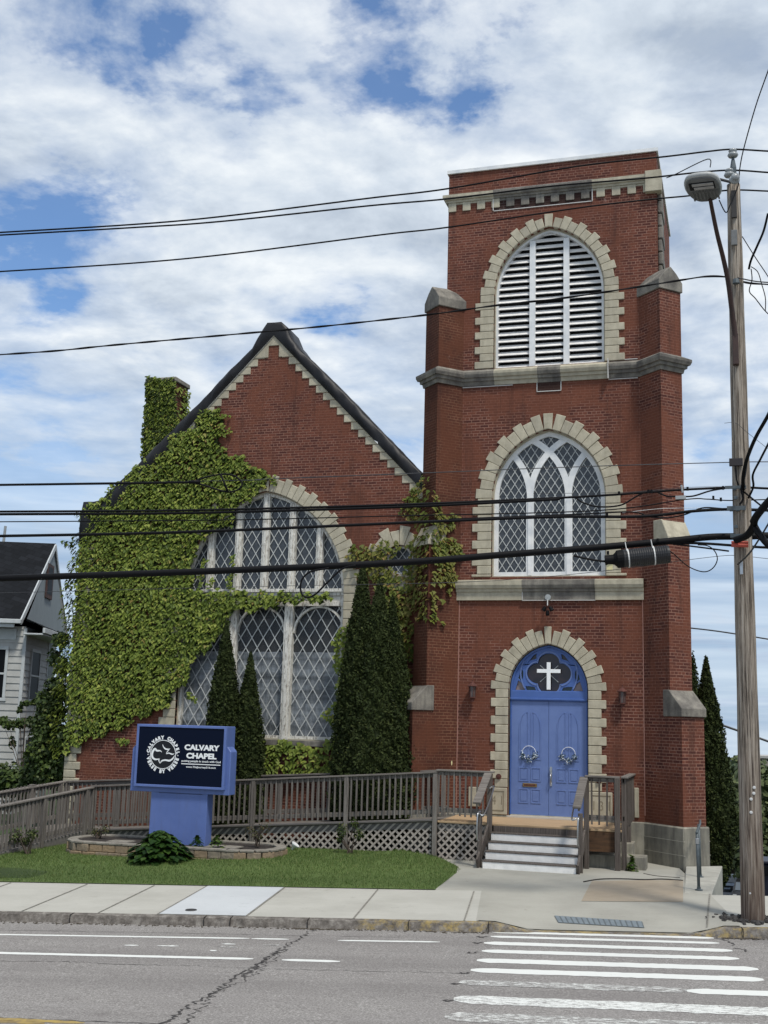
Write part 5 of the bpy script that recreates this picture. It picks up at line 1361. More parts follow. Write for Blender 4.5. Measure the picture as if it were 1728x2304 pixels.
wreath(-.47, 'thin hoop wreath with blue and white flowers on the left door leaf'); wreath(.44, 'thin hoop wreath with blue and white flowers on the right door leaf')
mt_ = MB().lathe([(.03, 0), (.035, .05), (.03, .11), (.0, .13)], (-1.92 - .35, -.08, 1.93), 10)
tag(mt_.build('outlet_cover', YELT), 'small cream fitting on the brick above the landing railing, left of the doors', 'outlet')
lt = MB(); c = Vector((-5.35, -2.2, lawnz(-5.35, -2.2))); lt.lathe([(.02, 0), (.03, .06), (.09, .14), (.095, .16), (.0, .15)], c, 14, Matrix.Rotation(radians(35), 4, 'Y'))
tag(lt.build('ground_floodlight', WHITE), 'small white floodlight on the lawn against the lattice skirt', 'floodlight')

# ================================================================ UTILITY POLE
PX, PY = 4.36, -7.0
def onpole(y, dy=-.17): return on(1692 - (2070 - y) * .0252, y, PY + dy).z
pole = empty('utility_pole', (PX, PY, 0), 'tall old grey wooden utility pole rising from the sidewalk at the right', 'utility pole')
prof = []
for z in np.linspace(-.3, 12.42, 40): prof.append((.185 - .07 * max(0, z) / 12.42 + .003 * sin(z * 3), z))
m = MB(); n_ = 20; b0 = 0
for r_, z in prof:
    for k in range(n_): a = 2 * pi * k / n_; q = r_ * (1 + .015 * sin(k * 2.3 + z * .5)); m.v.append((PX + q * cos(a), PY + q * sin(a), z))
for i in range(len(prof) - 1):
    for k in range(n_): k2 = (k + 1) % n_; m.f.append((i * n_ + k, i * n_ + k2, (i + 1) * n_ + k2, (i + 1) * n_ + k))
m.f.append(tuple((len(prof) - 1) * n_ + k for k in range(n_)))
m.build('pole_shaft', POLEW, pole, smooth=True)
def ppt(x, y, dy=0.0): return on(x, y, PY + dy)
IM = Matrix.Identity(4)
insp = [(.035, 0), (.075, .01), (.095, .04), (.085, .07), (.05, .085), (.055, .10), (.075, .12), (.06, .15), (.03, .165)]
pin = ppt(1649, 352); MB().lathe([(a, b) for a, b in insp], pin - Vector((0, 0, .02)), 14).build('insulator', PORC, pole, smooth=True)
MB().lathe([(.05, 0), (.055, .25), (.035, .38), (.02, .45)], (pin.x, pin.y, pin.z - .47), 10).build('pole_top_pin', GALV, pole)
p2 = ppt(1641, 393, -.12); MB().lathe(insp, p2 - Vector((0, 0, .05)), 14).build('insulator', PORC, pole, smooth=True)
p3 = ppt(1651, 408, -.28); MB().lathe(insp, p3, 14, Matrix.Rotation(radians(75), 4, 'X') @ Matrix.Rotation(radians(15), 4, 'Y')).build('insulator', PORC, pole, smooth=True)
m = MB(); m.tube([(p3.x - .02, p3.y, p3.z - .02), (p2.x - .28, p2.y + .05, p2.z + .0)], .025, 6); m.box(PX - .045, PX + .045, PY - .16, PY - .11, 11.75, 12.25); m.build('bracket', mat('dark_bracket', (.03, .028, .028), .7), pole)
for (x, y, w, h, mt, nm) in ((1652, 535, .10, .28, LAMPD, 'number_plate'), (1656, 1040, .22, .13, mat('brown_box', (.018, .014, .016), .6), 'splice_box'),
                             (1668, 1278, .05, .22, STEEL, 'bracket_plate')):
    c = ppt(x, y, -.19); MB().box(c.x - w / 2, c.x + w / 2, c.y - .03, c.y + .03, c.z - h / 2, c.z + h / 2).build(nm, mt, pole, bevel=.006)
c = ppt(1664, 1226, -.2); MB().tube([(c.x - .13, c.y, c.z), (c.x + .14, c.y, c.z - .01)], .035, 10).tube([(c.x - .13, c.y - .01, c.z + .045), (c.x + .14, c.y - .01, c.z + .04)], .022, 8).build('red_cable_guard', REDT, pole)
c = ppt(1656, 633, -.2); MB().lathe([(0, .05), (.05, .04), (.06, -.04), (0, -.06)], c, 8).tube([(c.x, c.y, c.z), (c.x, c.y + .3, c.z)], .02, 6).build('clamp', GALV, pole)
m = MB()
for (x, y) in ((1653, 1100), (1655, 1120), (1652, 1145), (1660, 1147), (1646, 1147), (1656, 1185), (1659, 1210), (1650, 1208), (1668, 1210)):
    c = ppt(x, y, -.18); m.box(c.x - .03, c.x + .03, c.y - .03, c.y + .02, c.z - .025, c.z + .025)
c = ppt(1655, 1096, -.19); m.box(c.x - .17, c.x + .17, c.y - .03, c.y, c.z - .03, c.z + .02); c = ppt(1658, 1143, -.19); m.box(c.x - .16, c.x + .14, c.y - .03, c.y, c.z - .04, c.z + .03)
c = ppt(1660, 1206, -.19); m.box(c.x - .12, c.x + .14, c.y - .04, c.y, c.z - .03, c.z + .03); m.build('bolted_bracket', GALV, pole)
for (x, y) in ((1689, 2010), (1697, 1772), (1690, 1798), (1690, 1828), (1696, 1785)):
    c = ppt(x, y, -.182); MB().lathe([(0, .012), (.022, .008), (.026, 0)], (c.x, c.y + .01, c.z), 10, Matrix.Rotation(radians(90), 4, 'X')).build('nail_disc', LASH, pole)
m = MB(); pts = [ppt(1655, 1045, -.2), ppt(1657, 1075, -.22), ppt(1662, 1095, -.2)]; m.tube(catmull(pts, 5), .015, 6)
pts = [ppt(1680, 1040, -.1), ppt(1676, 1070, -.2), ppt(1668, 1100, -.22), ppt(1672, 1120, -.2), ppt(1665, 1135, -.2)]; m.tube(catmull(pts, 5), .018, 6); m.build('riser_cable', CABLE, pole)

# street light on its arm
sl_ = empty('street_light', (PX - .1, -7.2, 9.3), 'grey cobra head street light on a dark curved arm fixed to the utility pole', 'street light')
arm = [on(1655, 800, -7.17), on(1654, 757, -7.2), on(1647, 700, -7.32), on(1638, 632, -7.55), on(1627, 580, -7.8), on(1614, 528, -8.1), on(1604, 480, -8.4), on(1598, 448, -8.7)]
MB().tube(catmull(arm, 6), [.05 - .018 * i / 42 for i in range(43)], 10).build('lamp_arm', ARM, sl_, smooth=True)
c = on(1655, 790, -7.18); MB().box(c.x - .05, c.x + .05, c.y - .06, c.y + .05, c.z - .25, c.z + .3).build('arm_bracket', ARM, sl_, bevel=.01)
hc = on(1583, 420, -8.95); ax = (arm[-1] - arm[-3]); ax = Vector((-.12, -1, .12)).normalized(); rt_ = Vector((1, -.12, -.05)).normalized(); upv = rt_.cross(ax).normalized()
if upv.z < 0: upv = -upv
HM = Matrix(((rt_.x, ax.x, upv.x, hc.x), (rt_.y, ax.y, upv.y, hc.y), (rt_.z, ax.z, upv.z, hc.z), (0, 0, 0, 1)))
def superell(w, l, z, n_=28, tp=0.0): return [(w * (abs(cos(t)) ** .6) * (1 if cos(t) > 0 else -1) * (1 - tp * max(0, -sin(t))), l * (abs(sin(t)) ** .7) * (1 if sin(t) > 0 else -1), z) for t in [2 * pi * i / n_ for i in range(n_)]]
def loft(rings, mt, name, par, M, cap=True, smooth=True):
    m = MB(); n_ = len(rings[0])
    for r_ in rings: m.v += [tuple(M @ Vector(p)) for p in r_]
    for i in range(len(rings) - 1):
        for k in range(n_): k2 = (k + 1) % n_; m.f.append((i * n_ + k, i * n_ + k2, (i + 1) * n_ + k2, (i + 1) * n_ + k))
    if cap: m.f.append(tuple(range(n_))[::-1]); m.f.append(tuple((len(rings) - 1) * n_ + k for k in range(n_)))
    return m.build(name, mt, par, smooth=smooth)
hd = loft([superell(.27, .37, -.045, tp=.25), superell(.29, .40, -.02, tp=.25), superell(.28, .38, .03, tp=.25), superell(.22, .31, .08, tp=.25), superell(.1, .16, .11, tp=.25)], LAMPG, 'lamp_head', sl_, HM)
loft([superell(.255, .355, -.062, tp=.25), superell(.265, .365, -.046, tp=.25)], LAMPD, 'underside', hd, HM)
m = MB(); m.box(-.20, .20, .03, .24, -.074, -.0625, HM); m.build('lens_recess', DARK, hd, bevel=.004)
m = MB(); m.box(-.15, .18, .15, .22, -.082, -.0745, HM); m.box(-.13, .18, .05, .12, -.082, -.0745, HM); m.build('lens', LENS, hd)
m = MB(); [m.box(-.19 + i * .055, -.165 + i * .055, -.30, -.03, -.072, -.062, HM) for i in range(8)]; m.build('cooling_fin', LAMPD, hd)
m = MB(); m.lathe([(.05, .1), (.05, .15), (.03, .17)], (0, 0, 0), 10, HM); q = HM @ Vector((.16, -.1, .1))
m.tube([q, on(1570, 386, -8.8) * 0 + (HM @ Vector((.16, -.12, .22)))], .02, 6); m.build('photocell', CABLE, hd)

# ================================================================ CABLES
def cable(P, r, name, label, cat='cable', mt=CABLE, v=-4.76, grp='overhead cables on the utility pole', ext=True, n=8, vs=None, helix=0):
    if ext:
        a, b = P[0], P[1]; P = [(a[0] - 140, a[1] + (a[1] - b[1]) * 140 / max(1, (b[0] - a[0])))] + list(P)
    pts = [onv(x, y, v if vs is None else vs[min(i, len(vs) - 1)]) for i, (x, y) in enumerate(P)]
    pts = catmull(pts, 8)
    if ext: pts = [pts[0] + (pts[0] - pts[1]).normalized() * 22] + pts
    if P[-1][0] >= 1800: pts.append(pts[-1] + (pts[-1] - pts[-2]).normalized() * 22)
    m = MB(); m.tube(pts, r, n)
    if helix:
        for ph in range(helix):
            hp = []; s = 0
            for i in range(len(pts) - 1):
                for j in range(3):
                    q = pts[i].lerp(pts[i + 1], j / 3); s += (pts[i + 1] - pts[i]).length / 3; t = s * 5 + ph * 2 * pi / helix; hp.append(q + Vector((0, cos(t) * r * .8, sin(t) * r * .8)))
            m.tube(hp, r * .7, 6)
    o = m.build(name, mt, None, smooth=True, uv=False)
    return tag(o, label, cat, grp)
cable([(0, 523), (300, 505), (500, 487), (830, 446), (1011, 424), (1300, 374), (1500, 352), (1590, 341), (1649, 336), (1728, 340), (1850, 346)], .016, 'power_cable', 'topmost power cable, passing over the very top of the pole and the tower parapet')
cable([(0, 529), (300, 512), (500, 498), (830, 463), (1011, 447), (1240, 419), (1450, 401), (1560, 389), (1643, 383), (1728, 388), (1850, 397)], .016, 'power_cable', 'second power cable from the top, crossing the cornice of the tower')
cable([(0, 611), (300, 592), (520, 571), (860, 528), (1011, 511), (1300, 468), (1460, 449), (1555, 440), (1640, 428), (1728, 430), (1850, 436)], .015, 'power_cable', 'third power cable from the top, crossing just above the belfry louver')
cable([(0, 798), (130, 789), (260, 776), (552, 750), (729, 734), (964, 708), (1118, 687), (1272, 670), (1439, 645), (1534, 630), (1591, 622), (1640, 624), (1680, 636), (1728, 640), (1800, 645)], .013, 'twisted_cable', 'twisted cable crossing in front of the belfry louver and the gable peak', helix=2)
cable([(0, 1091), (150, 1089), (300, 1087), (432, 1085)], .022, 'slack_loop_cable', 'cable ending in a teardrop snowshoe loop in front of the ivy', v=-4.76)
slk = bpy.data.objects[-1] if False else None
m = MB(); lp = [(432, 1085), (470, 1072), (505, 1067), (530, 1072), (545, 1088), (535, 1102), (515, 1107), (490, 1102), (460, 1092), (432, 1085)]
m.tube(catmull([onv(x, y, -4.80) for x, y in lp], 6), .016, 8); m.tube([onv(497, 1068, -4.83), onv(513, 1107, -4.83)], .020, 6); m.tube([onv(425, 1085, -4.82), onv(450, 1084, -4.82)], .03, 8)
sn = m.build('cable_loop', CABLE, None, smooth=True, uv=False); tag(sn, 'teardrop cable storage loop hanging in front of the ivy', 'cable loop')
cable([(432, 1083), (580, 1080), (600, 1078), (960, 1064), (1200, 1054), (1400, 1047), (1652, 1040), (1728, 1039), (1850, 1038)], .008, 'thin_cable', 'thin cable running from the teardrop loop to the brown box on the pole', ext=False, mt=THINW)
cable([(0, 1151), (360, 1149), (600, 1144), (940, 1134), (1280, 1119), (1440, 1109), (1531, 1102), (1660, 1097), (1728, 1099), (1850, 1104)], .020, 'telephone_cable', 'upper telephone cable of the pair crossing the round head of the gable window')
cable([(0, 1157), (360, 1155), (600, 1150), (940, 1139), (1260, 1123)], .024, 'telephone_cable', 'lower telephone cable of the pair crossing the round head of the gable window')
cable([(1260, 1122), (1290, 1118), (1310, 1130), (1345, 1140), (1395, 1137), (1430, 1118), (1455, 1106), (1475, 1106), (1500, 1116), (1528, 1117), (1560, 1116), (1600, 1104), (1650, 1096)], .014, 'sagging_cable', 'wavy slack cable sagging in front of the middle tower window', ext=False)
cable([(1200, 1110), (1400, 1108), (1540, 1097), (1640, 1095)], .004, 'guy_strand', 'thin steel strand above the wavy slack cable', ext=False, mt=THINW)
cable([(0, 1174), (500, 1170), (880, 1161), (1340, 1149), (1540, 1124), (1590, 1123), (1640, 1126), (1728, 1124), (1850, 1122)], .010, 'drop_cable', 'slender cable between the telephone pair and the thicker cable below it')
cable([(0, 1206), (280, 1201), (500, 1194), (780, 1182), (960, 1174), (1240, 1163), (1440, 1162), (1560, 1150), (1640, 1146), (1728, 1148), (1850, 1150)], .026, 'telephone_cable', 'thick telephone cable crossing just above the small round window', helix=0)
cable([(1010, 1168), (1300, 1157), (1420, 1152), (1460, 1162), (1500, 1165), (1540, 1158), (1580, 1143), (1620, 1144), (1655, 1148)], .012, 'sagging_cable', 'slack cable dipping over the right buttress of the tower', ext=False)
cable([(1400, 1154), (1480, 1145), (1560, 1143), (1650, 1144)], .004, 'guy_strand', 'thin pale strand at the right buttress of the tower', ext=False, mt=LASH)
bp_ = [(0, 1301), (280, 1292), (500, 1284), (780, 1272), (960, 1262), (1110, 1250), (1280, 1237), (1400, 1227), (1520, 1216), (1600, 1208), (1675, 1207), (1728, 1205), (1850, 1202)]
cable(bp_, .058, 'trunk_cable', 'thickest bundled black cable crossing the whole church front')
cable([(1240, 1243), (1320, 1236), (1440, 1224), (1560, 1222), (1660, 1228), (1728, 1232), (1850, 1236)], .022, 'telephone_cable', 'black cable under the thick bundle leading to the red guard', ext=False)
cable([(1500, 1222), (1580, 1232), (1640, 1240)], .014, 'telephone_cable', 'short black cable end under the thick bundle next to the pole', ext=False)
m = MB(); m.tube(catmull([onv(x, y, -4.83) for x, y in ((800, 1272), (770, 1280), (735, 1312), (712, 1335), (695, 1344), (680, 1338), (676, 1318), (682, 1300), (700, 1286), (740, 1278))], 6), .017, 8)
tag(m.build('cable_loop', CABLE, None, smooth=True, uv=False), 'drooping black cable loop under the bundle, in front of the gable window', 'cable loop')
m = MB(); m.tube(catmull([onv(x, y, -4.80) for x, y in ((1500, 1234), (1520, 1250), (1545, 1272), (1570, 1284), (1590, 1286), (1606, 1276), (1614, 1258), (1608, 1240), (1592, 1228), (1570, 1226))], 6), .009, 8)
tag(m.build('cable_loop', CABLE, None, smooth=True, uv=False), 'thin round cable loop against the sky between tower and pole', 'cable loop')
cable([(0, 1334), (560, 1320), (1000, 1311), (1200, 1300), (1400, 1280), (1500, 1266), (1612, 1252), (1660, 1250), (1728, 1257), (1850, 1268)], .0045, 'thin_cable', 'lowest and thinnest cable, barely visible across the church front', mt=THINW)
# splice closure
sc_ = empty('splice_closure', onv(1440, 1255, -4.9), 'black ribbed splice case strapped under the thick cable bundle', 'splice case')
a = onv(1402, 1257, -4.9); b = onv(1502, 1247, -4.9); d = (b - a); Ln = d.length; d.normalize(); M = Matrix.Translation(a) @ d.to_track_quat('Z', 'Y').to_matrix().to_4x4()
pf = []; n_ = 40
for i in range(n_ + 1): pf.append((.15 + (.008 if i % 2 else 0), Ln * i / n_))
MB().lathe([(.0, -.005)] + pf + [(.14, Ln + .03), (0, Ln + .03)], (0, 0, 0), 20, M).build('case_body', mat('black_plastic', (.010, .010, .011), .45), sc_)
MB().lathe([(0, -.30), (.085, -.30), (.085, -.16), (.12, -.12), (.15, -.10), (.155, 0)], (0, 0, 0), 20, M).build('end_cap', CABLE, sc_)
m = MB()
for s in (.1, .68):
    m = MB(); m.lathe([(.162, Ln * s), (.162, Ln * s + .02)], (0, 0, 0), 20, M); q = M @ Vector((0, 0, Ln * s)); m.tube([q + Vector((0, -.1, .10)), q + Vector((-.03, -.08, .26))], .008, 6)
    m.build('metal_strap', LASH, sc_)
q = onv(1372, 1276, -4.93); MB().box(q.x - .05, q.x + .05, q.y - .01, q.y + .01, q.z - .045, q.z + .045).build('yellow_tag', YELT, sc_)
MB().tube(catmull([onv(1290, 1250, -4.85), onv(1330, 1259, -4.88), onv(1382, 1266, -4.9)], 5), .018, 8).build('entry_cable', CABLE, sc_)
gb = MB(); c = onv(1520, 1120, -4.78); gb.box(c.x + .0, c.x + .17, c.y - .03, c.y + .03, c.z - .03, c.z + .03); c2_ = onv(1536, 1102, -4.78); gb.tube([(c2_.x, c2_.y, c2_.z - .05), (c2_.x - .02, c2_.y, c2_.z + .08)], .02, 6)
tag(gb.build('cable_clamp', PORC), 'grey metal cable clamp against the sky just right of the tower', 'clamp')
# lashing ties
m = MB()
for (x, y) in ((1459, 1106), (1466, 1106), (1393, 1110), (1547, 1100), (1627, 1098), (1605, 1120), (1622, 1124), (1366, 1157), (1480, 1216), (1628, 1205), (1575, 1210), (1368, 1244)):
    c = onv(x, y, -4.8); m.box(c.x - .018, c.x + .018, c.y - .03, c.y + .01, c.z - .03, c.z + .03)
tag(m.build('cable_ties', CABLE, uv=False), 'small black ties clipped along the cables next to the pole', 'cable ties', kind='stuff')
# service cables going off to the right, up and towards the street
def sky_cable(P, r, name, label, mt=CABLE, vs=(-4.9, -8)):
    n_ = len(P); pts = [onv(x, y, vs[0] + (vs[1] - vs[0]) * i / (n_ - 1)) for i, (x, y) in enumerate(P)]
    pts = catmull(pts, 6)
    if P[-1][0] > 1728: pts.append(pts[-1] + (pts[-1] - pts[-2]).normalized() * 9)
    m = MB(); m.tube(pts, r, 8); return tag(m.build(name, mt, None, smooth=True, uv=False), label, 'cable', 'cables at the right edge')
sky_cable([(1664, 383), (1672, 340), (1700, 240), (1728, 160), (1760, 70)], .010, 'service_cable', 'thin cable rising steeply from the pole top to the right edge of the photo')
sky_cable([(1664, 383), (1660, 420), (1643, 460), (1633, 478), (1618, 450)], .010, 'jumper_cable', 'short bent jumper cable in front of the pole top', vs=(-5.0, -5.1))
sky_cable([(1500, 400), (1520, 392), (1592, 358), (1598, 376)], .009, 'jumper_cable', 'angled jumper lead rising to the street light photocell', vs=(-4.9, -5.3))
sky_cable([(1728, 480), (1718, 520), (1703, 555), (1690, 585), (1685, 605)], .020, 'service_cable', 'thick twisted service cable hanging down at the upper right edge', vs=(-5.5, -4.9))
sky_cable([(1670, 532), (1700, 580), (1728, 622), (1770, 690)], .008, 'service_cable', 'thin cable slanting down to the right behind the pole top', vs=(-4.9, -4.5))
sky_cable([(1660, 625), (1700, 633), (1740, 636)], .012, 'service_cable', 'short grey cable right of the pole beside the arm clamp', vs=(-4.9, -4.9), mt=THINW)
sky_cable([(1690, 605), (1692, 630), (1686, 655), (1700, 672), (1722, 700), (1745, 720)], .009, 'jumper_cable', 'kinked jumper cable dropping to the right of the pole', vs=(-5, -5))
sky_cable([(1690, 600), (1705, 612), (1714, 640), (1722, 670), (1722, 700)], .008, 'jumper_cable', 'curved jumper cable next to the kinked one right of the pole', vs=(-5, -5.1))
sky_cable([(1673, 1100), (1672, 1075), (1680, 1035), (1700, 985), (1728, 935), (1750, 890)], .030, 'service_cable', 'thick black cable climbing to the right edge above the brown box', vs=(-4.9, -6.5))
sky_cable([(1684, 1120), (1695, 1095), (1694, 1068), (1710, 1035), (1728, 1000), (1750, 955)], .018, 'service_cable', 'thinner black cable climbing beside the thick one at the right edge', vs=(-4.9, -6.5))
sky_cable([(1655, 1215), (1680, 1205), (1695, 1185), (1700, 1165), (1728, 1130), (1760, 1098)], .060, 'trunk_cable', 'very thick black cable bending up to the right edge beside the pole', vs=(-5.0, -6.0))
sky_cable([(1694, 1172), (1704, 1195), (1728, 1225), (1760, 1250)], .055, 'trunk_cable', 'very thick black cable bending down to the right edge beside the pole', vs=(-5.3, -6.0))
sky_cable([(1672, 1105), (1700, 1128), (1728, 1150), (1760, 1175)], .016, 'service_cable', 'black cable slanting down from the upper bracket to the right edge', vs=(-4.9, -5.6))
sky_cable([(1660, 1270), (1690, 1240), (1728, 1180), (1750, 1140)], .014, 'guy_strand', 'dark guy strand running up from the bracket plate on the pole', vs=(-5.0, -6.2), mt=THINW)
sky_cable([(1630, 952), (1655, 952), (1680, 972), (1728, 1010)], .004, 'thin_cable', 'stray hair-thin wire curling round the upper half of the pole', vs=(-5.0, -5.0), mt=THINW)
def far_cable(P, r, Y, label):
    pts = catmull([on(x, y, Y) for x, y in P], 6); pts.append(pts[-1] + (pts[-1] - pts[-2]).normalized() * 30); pts.insert(0, pts[0] + (pts[0] - pts[1]).normalized() * 4)
    m = MB(); m.tube(pts, r, 6); return tag(m.build('distant_cable', THINW, None, smooth=True, uv=False), label, 'cable')
far_cable([(1500, 1408), (1553, 1413), (1620, 1421), (1728, 1438), (1800, 1450)], .03, 20, 'distant sagging cable against the sky behind the pole, above the conifer tips')
far_cable([(1540, 1605), (1620, 1630), (1728, 1668), (1800, 1695)], .05, 22, 'distant grey cable sloping down behind the pole, lower of the two')

# ================================================================ FOLIAGE
def quads_from(C, Nn, T, sz, asp=1.0, kind='diamond'):
    """C centres, Nn normals, T tip directions (n,3) -> leaf quads"""
    n_ = len(C); Nn = Nn / np.linalg.norm(Nn, axis=1)[:, None]; T = T - Nn * (T * Nn).sum(1)[:, None]; T = T / (np.linalg.norm(T, axis=1)[:, None] + 1e-9)
    S_ = np.cross(Nn, T); s = sz[:, None]
    if kind == 'ivy':
        P_ = [(0, 0), (-.50, .12), (-.27, .48), (0, 1.0), (.27, .48), (.50, .12)]; rise = [0, -.10, -.04, -.16, -.04, -.10]
        V = np.stack([C + S_ * s * a + T * s * (b - .35) + Nn * s * h for (a, b), h in zip(P_, rise)], 1)
        F = np.array([[0, 1, 2, 3], [0, 3, 4, 5]]); F = (np.arange(n_)[:, None, None] * 6 + F[None]).reshape(-1, 4)
        return V.reshape(-1, 3), F
    V = np.stack([C - T * s * .5, C + S_ * s * .5 * asp, C + T * s * .5, C - S_ * s * .5 * asp], 1)
    return V.reshape(-1, 3), (np.arange(n_)[:, None] * 4 + np.arange(4)[None])
IVY = leafmat('ivy_leaf', [(0, (.052, .085, .014)), (.3, (.115, .16, .024)), (.7, (.185, .232, .036)), (.97, (.27, .30, .06)), (1, (.20, .13, .04))], .6, .12, (.8, (.10, .14, .018), .5))
IVYD = leafmat('ivy_gap_shade_leaf', [(0, (.012, .022, .004)), (1, (.035, .055, .009))], .7, .0)  # leaves close to the wall, coloured dark as the shade in the gaps
IVY2 = leafmat('ivy_leaf_olive', [(0, (.05, .08, .012)), (.4, (.09, .125, .018)), (.8, (.14, .165, .028)), (1, (.21, .12, .04))], .6, .12, (1.1, (.17, .13, .035), .45))  # olive leaf tones with bronze patches for the buttress ivy
BULGE = 1; WOB = 1
def ivy_on(name, polys, density, to3d, size, mt, label, parent=None, edge=.05):
    """polys in picture points traced on the wall; to3d(x,y)->(point, normal)"""
    Cs = []; Ns = []
    for poly in polys:
        xs_ = [p[0] for p in poly]; ys_ = [p[1] for p in poly]; A = abs(sum(poly[i][0] * poly[(i + 1) % len(poly)][1] - poly[(i + 1) % len(poly)][0] * poly[i][1] for i in range(len(poly)))) / 2
        want = int(A / 9600 * density); k = 0; tries = 0
        while k < want and tries < want * 12:
            tries += 1; x = rng.uniform(min(xs_) - 6, max(xs_) + 6); y = rng.uniform(min(ys_) - 6, max(ys_) + 6)
            jx, jy = WOB * (6 * sin(y * .11) + 3 * sin(y * .37 + 1)), WOB * (5 * sin(x * .13) + 3 * sin(x * .31))
            if not inpoly(x + jx, y + jy, poly): continue
            p, nn = to3d(x, y); k += 1
            nn = Vector(nn); bulge = BULGE * (.03 + .07 * (.5 + .5 * sin(p.x * 3.1 + sin(p.z * 2.2)) * sin(p.z * 2.7))) + rng.uniform(0, .05) * BULGE
            Cs.append(p + nn * bulge); Ns.append(nn)
    C = np.array([tuple(c) for c in Cs]); Nn = np.array([tuple(c) for c in Ns]); n_ = len(C)
    nrm = Nn * rng.uniform(.6, 1.1, (n_, 1)) + np.array([0, 0, .65]) + rng.normal(0, .28, (n_, 3))
    T = np.array([[0, 0, -1.]]) + Nn * .35 + rng.normal(0, .30, (n_, 3)); sz = (.55 + .75 * rng.uniform(0, 1, n_) ** .8 ) * size
    V, F = quads_from(C, nrm, T, sz, kind='ivy'); o = fast_mesh(name, V, F, mt, parent); return o
def wallpt(Y): return lambda x, y: (on(x, y, Y), (0, -1, 0))
nave_poly = [(468, 916), (501, 928), (497, 955), (512, 972), (488, 1004), (520, 1022), (552, 1034), (590, 1058), (598, 1078), (604, 1100), (575, 1112), (546, 1130), (532, 1152), (527, 1178), (488, 1188), (470, 1206), (447, 1230), (438, 1262), (433, 1307), (443, 1330),
             (560, 1333), (640, 1336), (742, 1340), (742, 1351), (640, 1357), (580, 1374), (530, 1370), (516, 1392), (500, 1414), (490, 1442), (444, 1474), (430, 1508), (400, 1556), (385, 1572), (372, 1586), (345, 1604), (300, 1618), (262, 1640), (221, 1655), (171, 1680), (150, 1700),
             (120, 1700), (118, 1640), (128, 1560), (136, 1470), (146, 1400), (150, 1340), (163, 1290), (168, 1262), (154, 1236), (150, 1220), (170, 1222), (180, 1190), (182, 1150), (210, 1134), (262, 1092), (302, 1058), (335, 1034), (372, 1010), (392, 984), (430, 960)]
def nave3d(x, y):
    p = on(x, y, NY - .02)
    if p.x < -12.68:                                   # wraps the corner and the side wall
        q = on(x, y, NY + .1); return Vector((q.x, q.y, q.z)), (-.7, -.7, 0)
    return p, (0, -1, 0)
ivy1 = ivy_on('ivy', [nave_poly], 620, nave3d, .108, IVY, ''); tag(ivy1, 'dense yellow green ivy blanketing the left half of the gable wall', 'ivy')
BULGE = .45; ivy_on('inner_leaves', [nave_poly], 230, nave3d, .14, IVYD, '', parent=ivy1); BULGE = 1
# thin shoots reaching off the main mass
def shoots(P, n_per, Y, size, mt, name, label, spread=7, parent=None):
    C = []
    for poly in P:
        for i in range(len(poly) - 1):
            L_ = math.dist(poly[i], poly[i + 1])
            for k in range(int(L_ * n_per)): s = rng.uniform(); C.append(tuple(on(poly[i][0] * (1 - s) + poly[i + 1][0] * s + rng.normal(0, spread * .5), poly[i][1] * (1 - s) + poly[i + 1][1] * s + rng.normal(0, spread * .4), Y - rng.uniform(0, .06))))
    C = np.array(C); n_ = len(C); V, F = quads_from(C, np.array([[0, -1, .7]]) + rng.normal(0, .3, (n_, 3)), np.array([[0, -.3, -1.]]) + rng.normal(0, .4, (n_, 3)), rng.uniform(.6, 1.1, n_) * size, kind='ivy')
    o = fast_mesh(name, V, F, mt, parent); return tag(o, label, 'ivy') if label else o
for pl_ in [[(488, 935), (515, 938)], [(490, 978), (520, 972)], [(300, 1625), (250, 1632)], [(262, 1668), (290, 1668), (280, 1674)], [(460, 1260), (452, 1290), (448, 1320)], [(522, 1250), (524, 1290), (512, 1305), (522, 1330)], [(480, 1300), (470, 1325)], [(590, 1062), (625, 1090)], [(420, 1560), (440, 1580)]]:
    shoots([pl_], .9, NY - .05, .10, IVY, 'shoot', '', parent=ivy1)
chim_poly = [(331, 846), (350, 850), (396, 850), (396, 905), (402, 960), (385, 985), (345, 1020), (318, 1034), (322, 960), (328, 900)]
def chim3d(x, y):
    p = on(x, y, 1.98); return p, (0, -1, 0)
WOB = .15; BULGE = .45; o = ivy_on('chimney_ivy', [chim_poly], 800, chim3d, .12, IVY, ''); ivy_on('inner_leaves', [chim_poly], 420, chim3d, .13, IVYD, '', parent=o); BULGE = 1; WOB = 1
C = []
for k in range(420):
    z = rng.uniform(9.5, 12.3); y_ = 2.0 + .82 * rng.uniform() ** (1.0 if z < 10.8 else .7)
    if z > 10.6 and rng.uniform() < .45: y_ = 2.6 + rng.uniform(0, .24)
    C.append((-11.11 + rng.uniform(0, .08), y_, z))
C = np.array(C); n_ = len(C); V, F = quads_from(C, np.array([[1, -.3, .7]]) + rng.normal(0, .3, (n_, 3)), np.array([[.3, 0, -1.]]) + rng.normal(0, .4, (n_, 3)), rng.uniform(.6, 1.2, n_) * .12, kind='ivy')
o2 = fast_mesh('side_leaves', V, F, IVY, None); o2.parent = o
tag(o, 'ivy sheathing the chimney behind the roof edge', 'ivy')
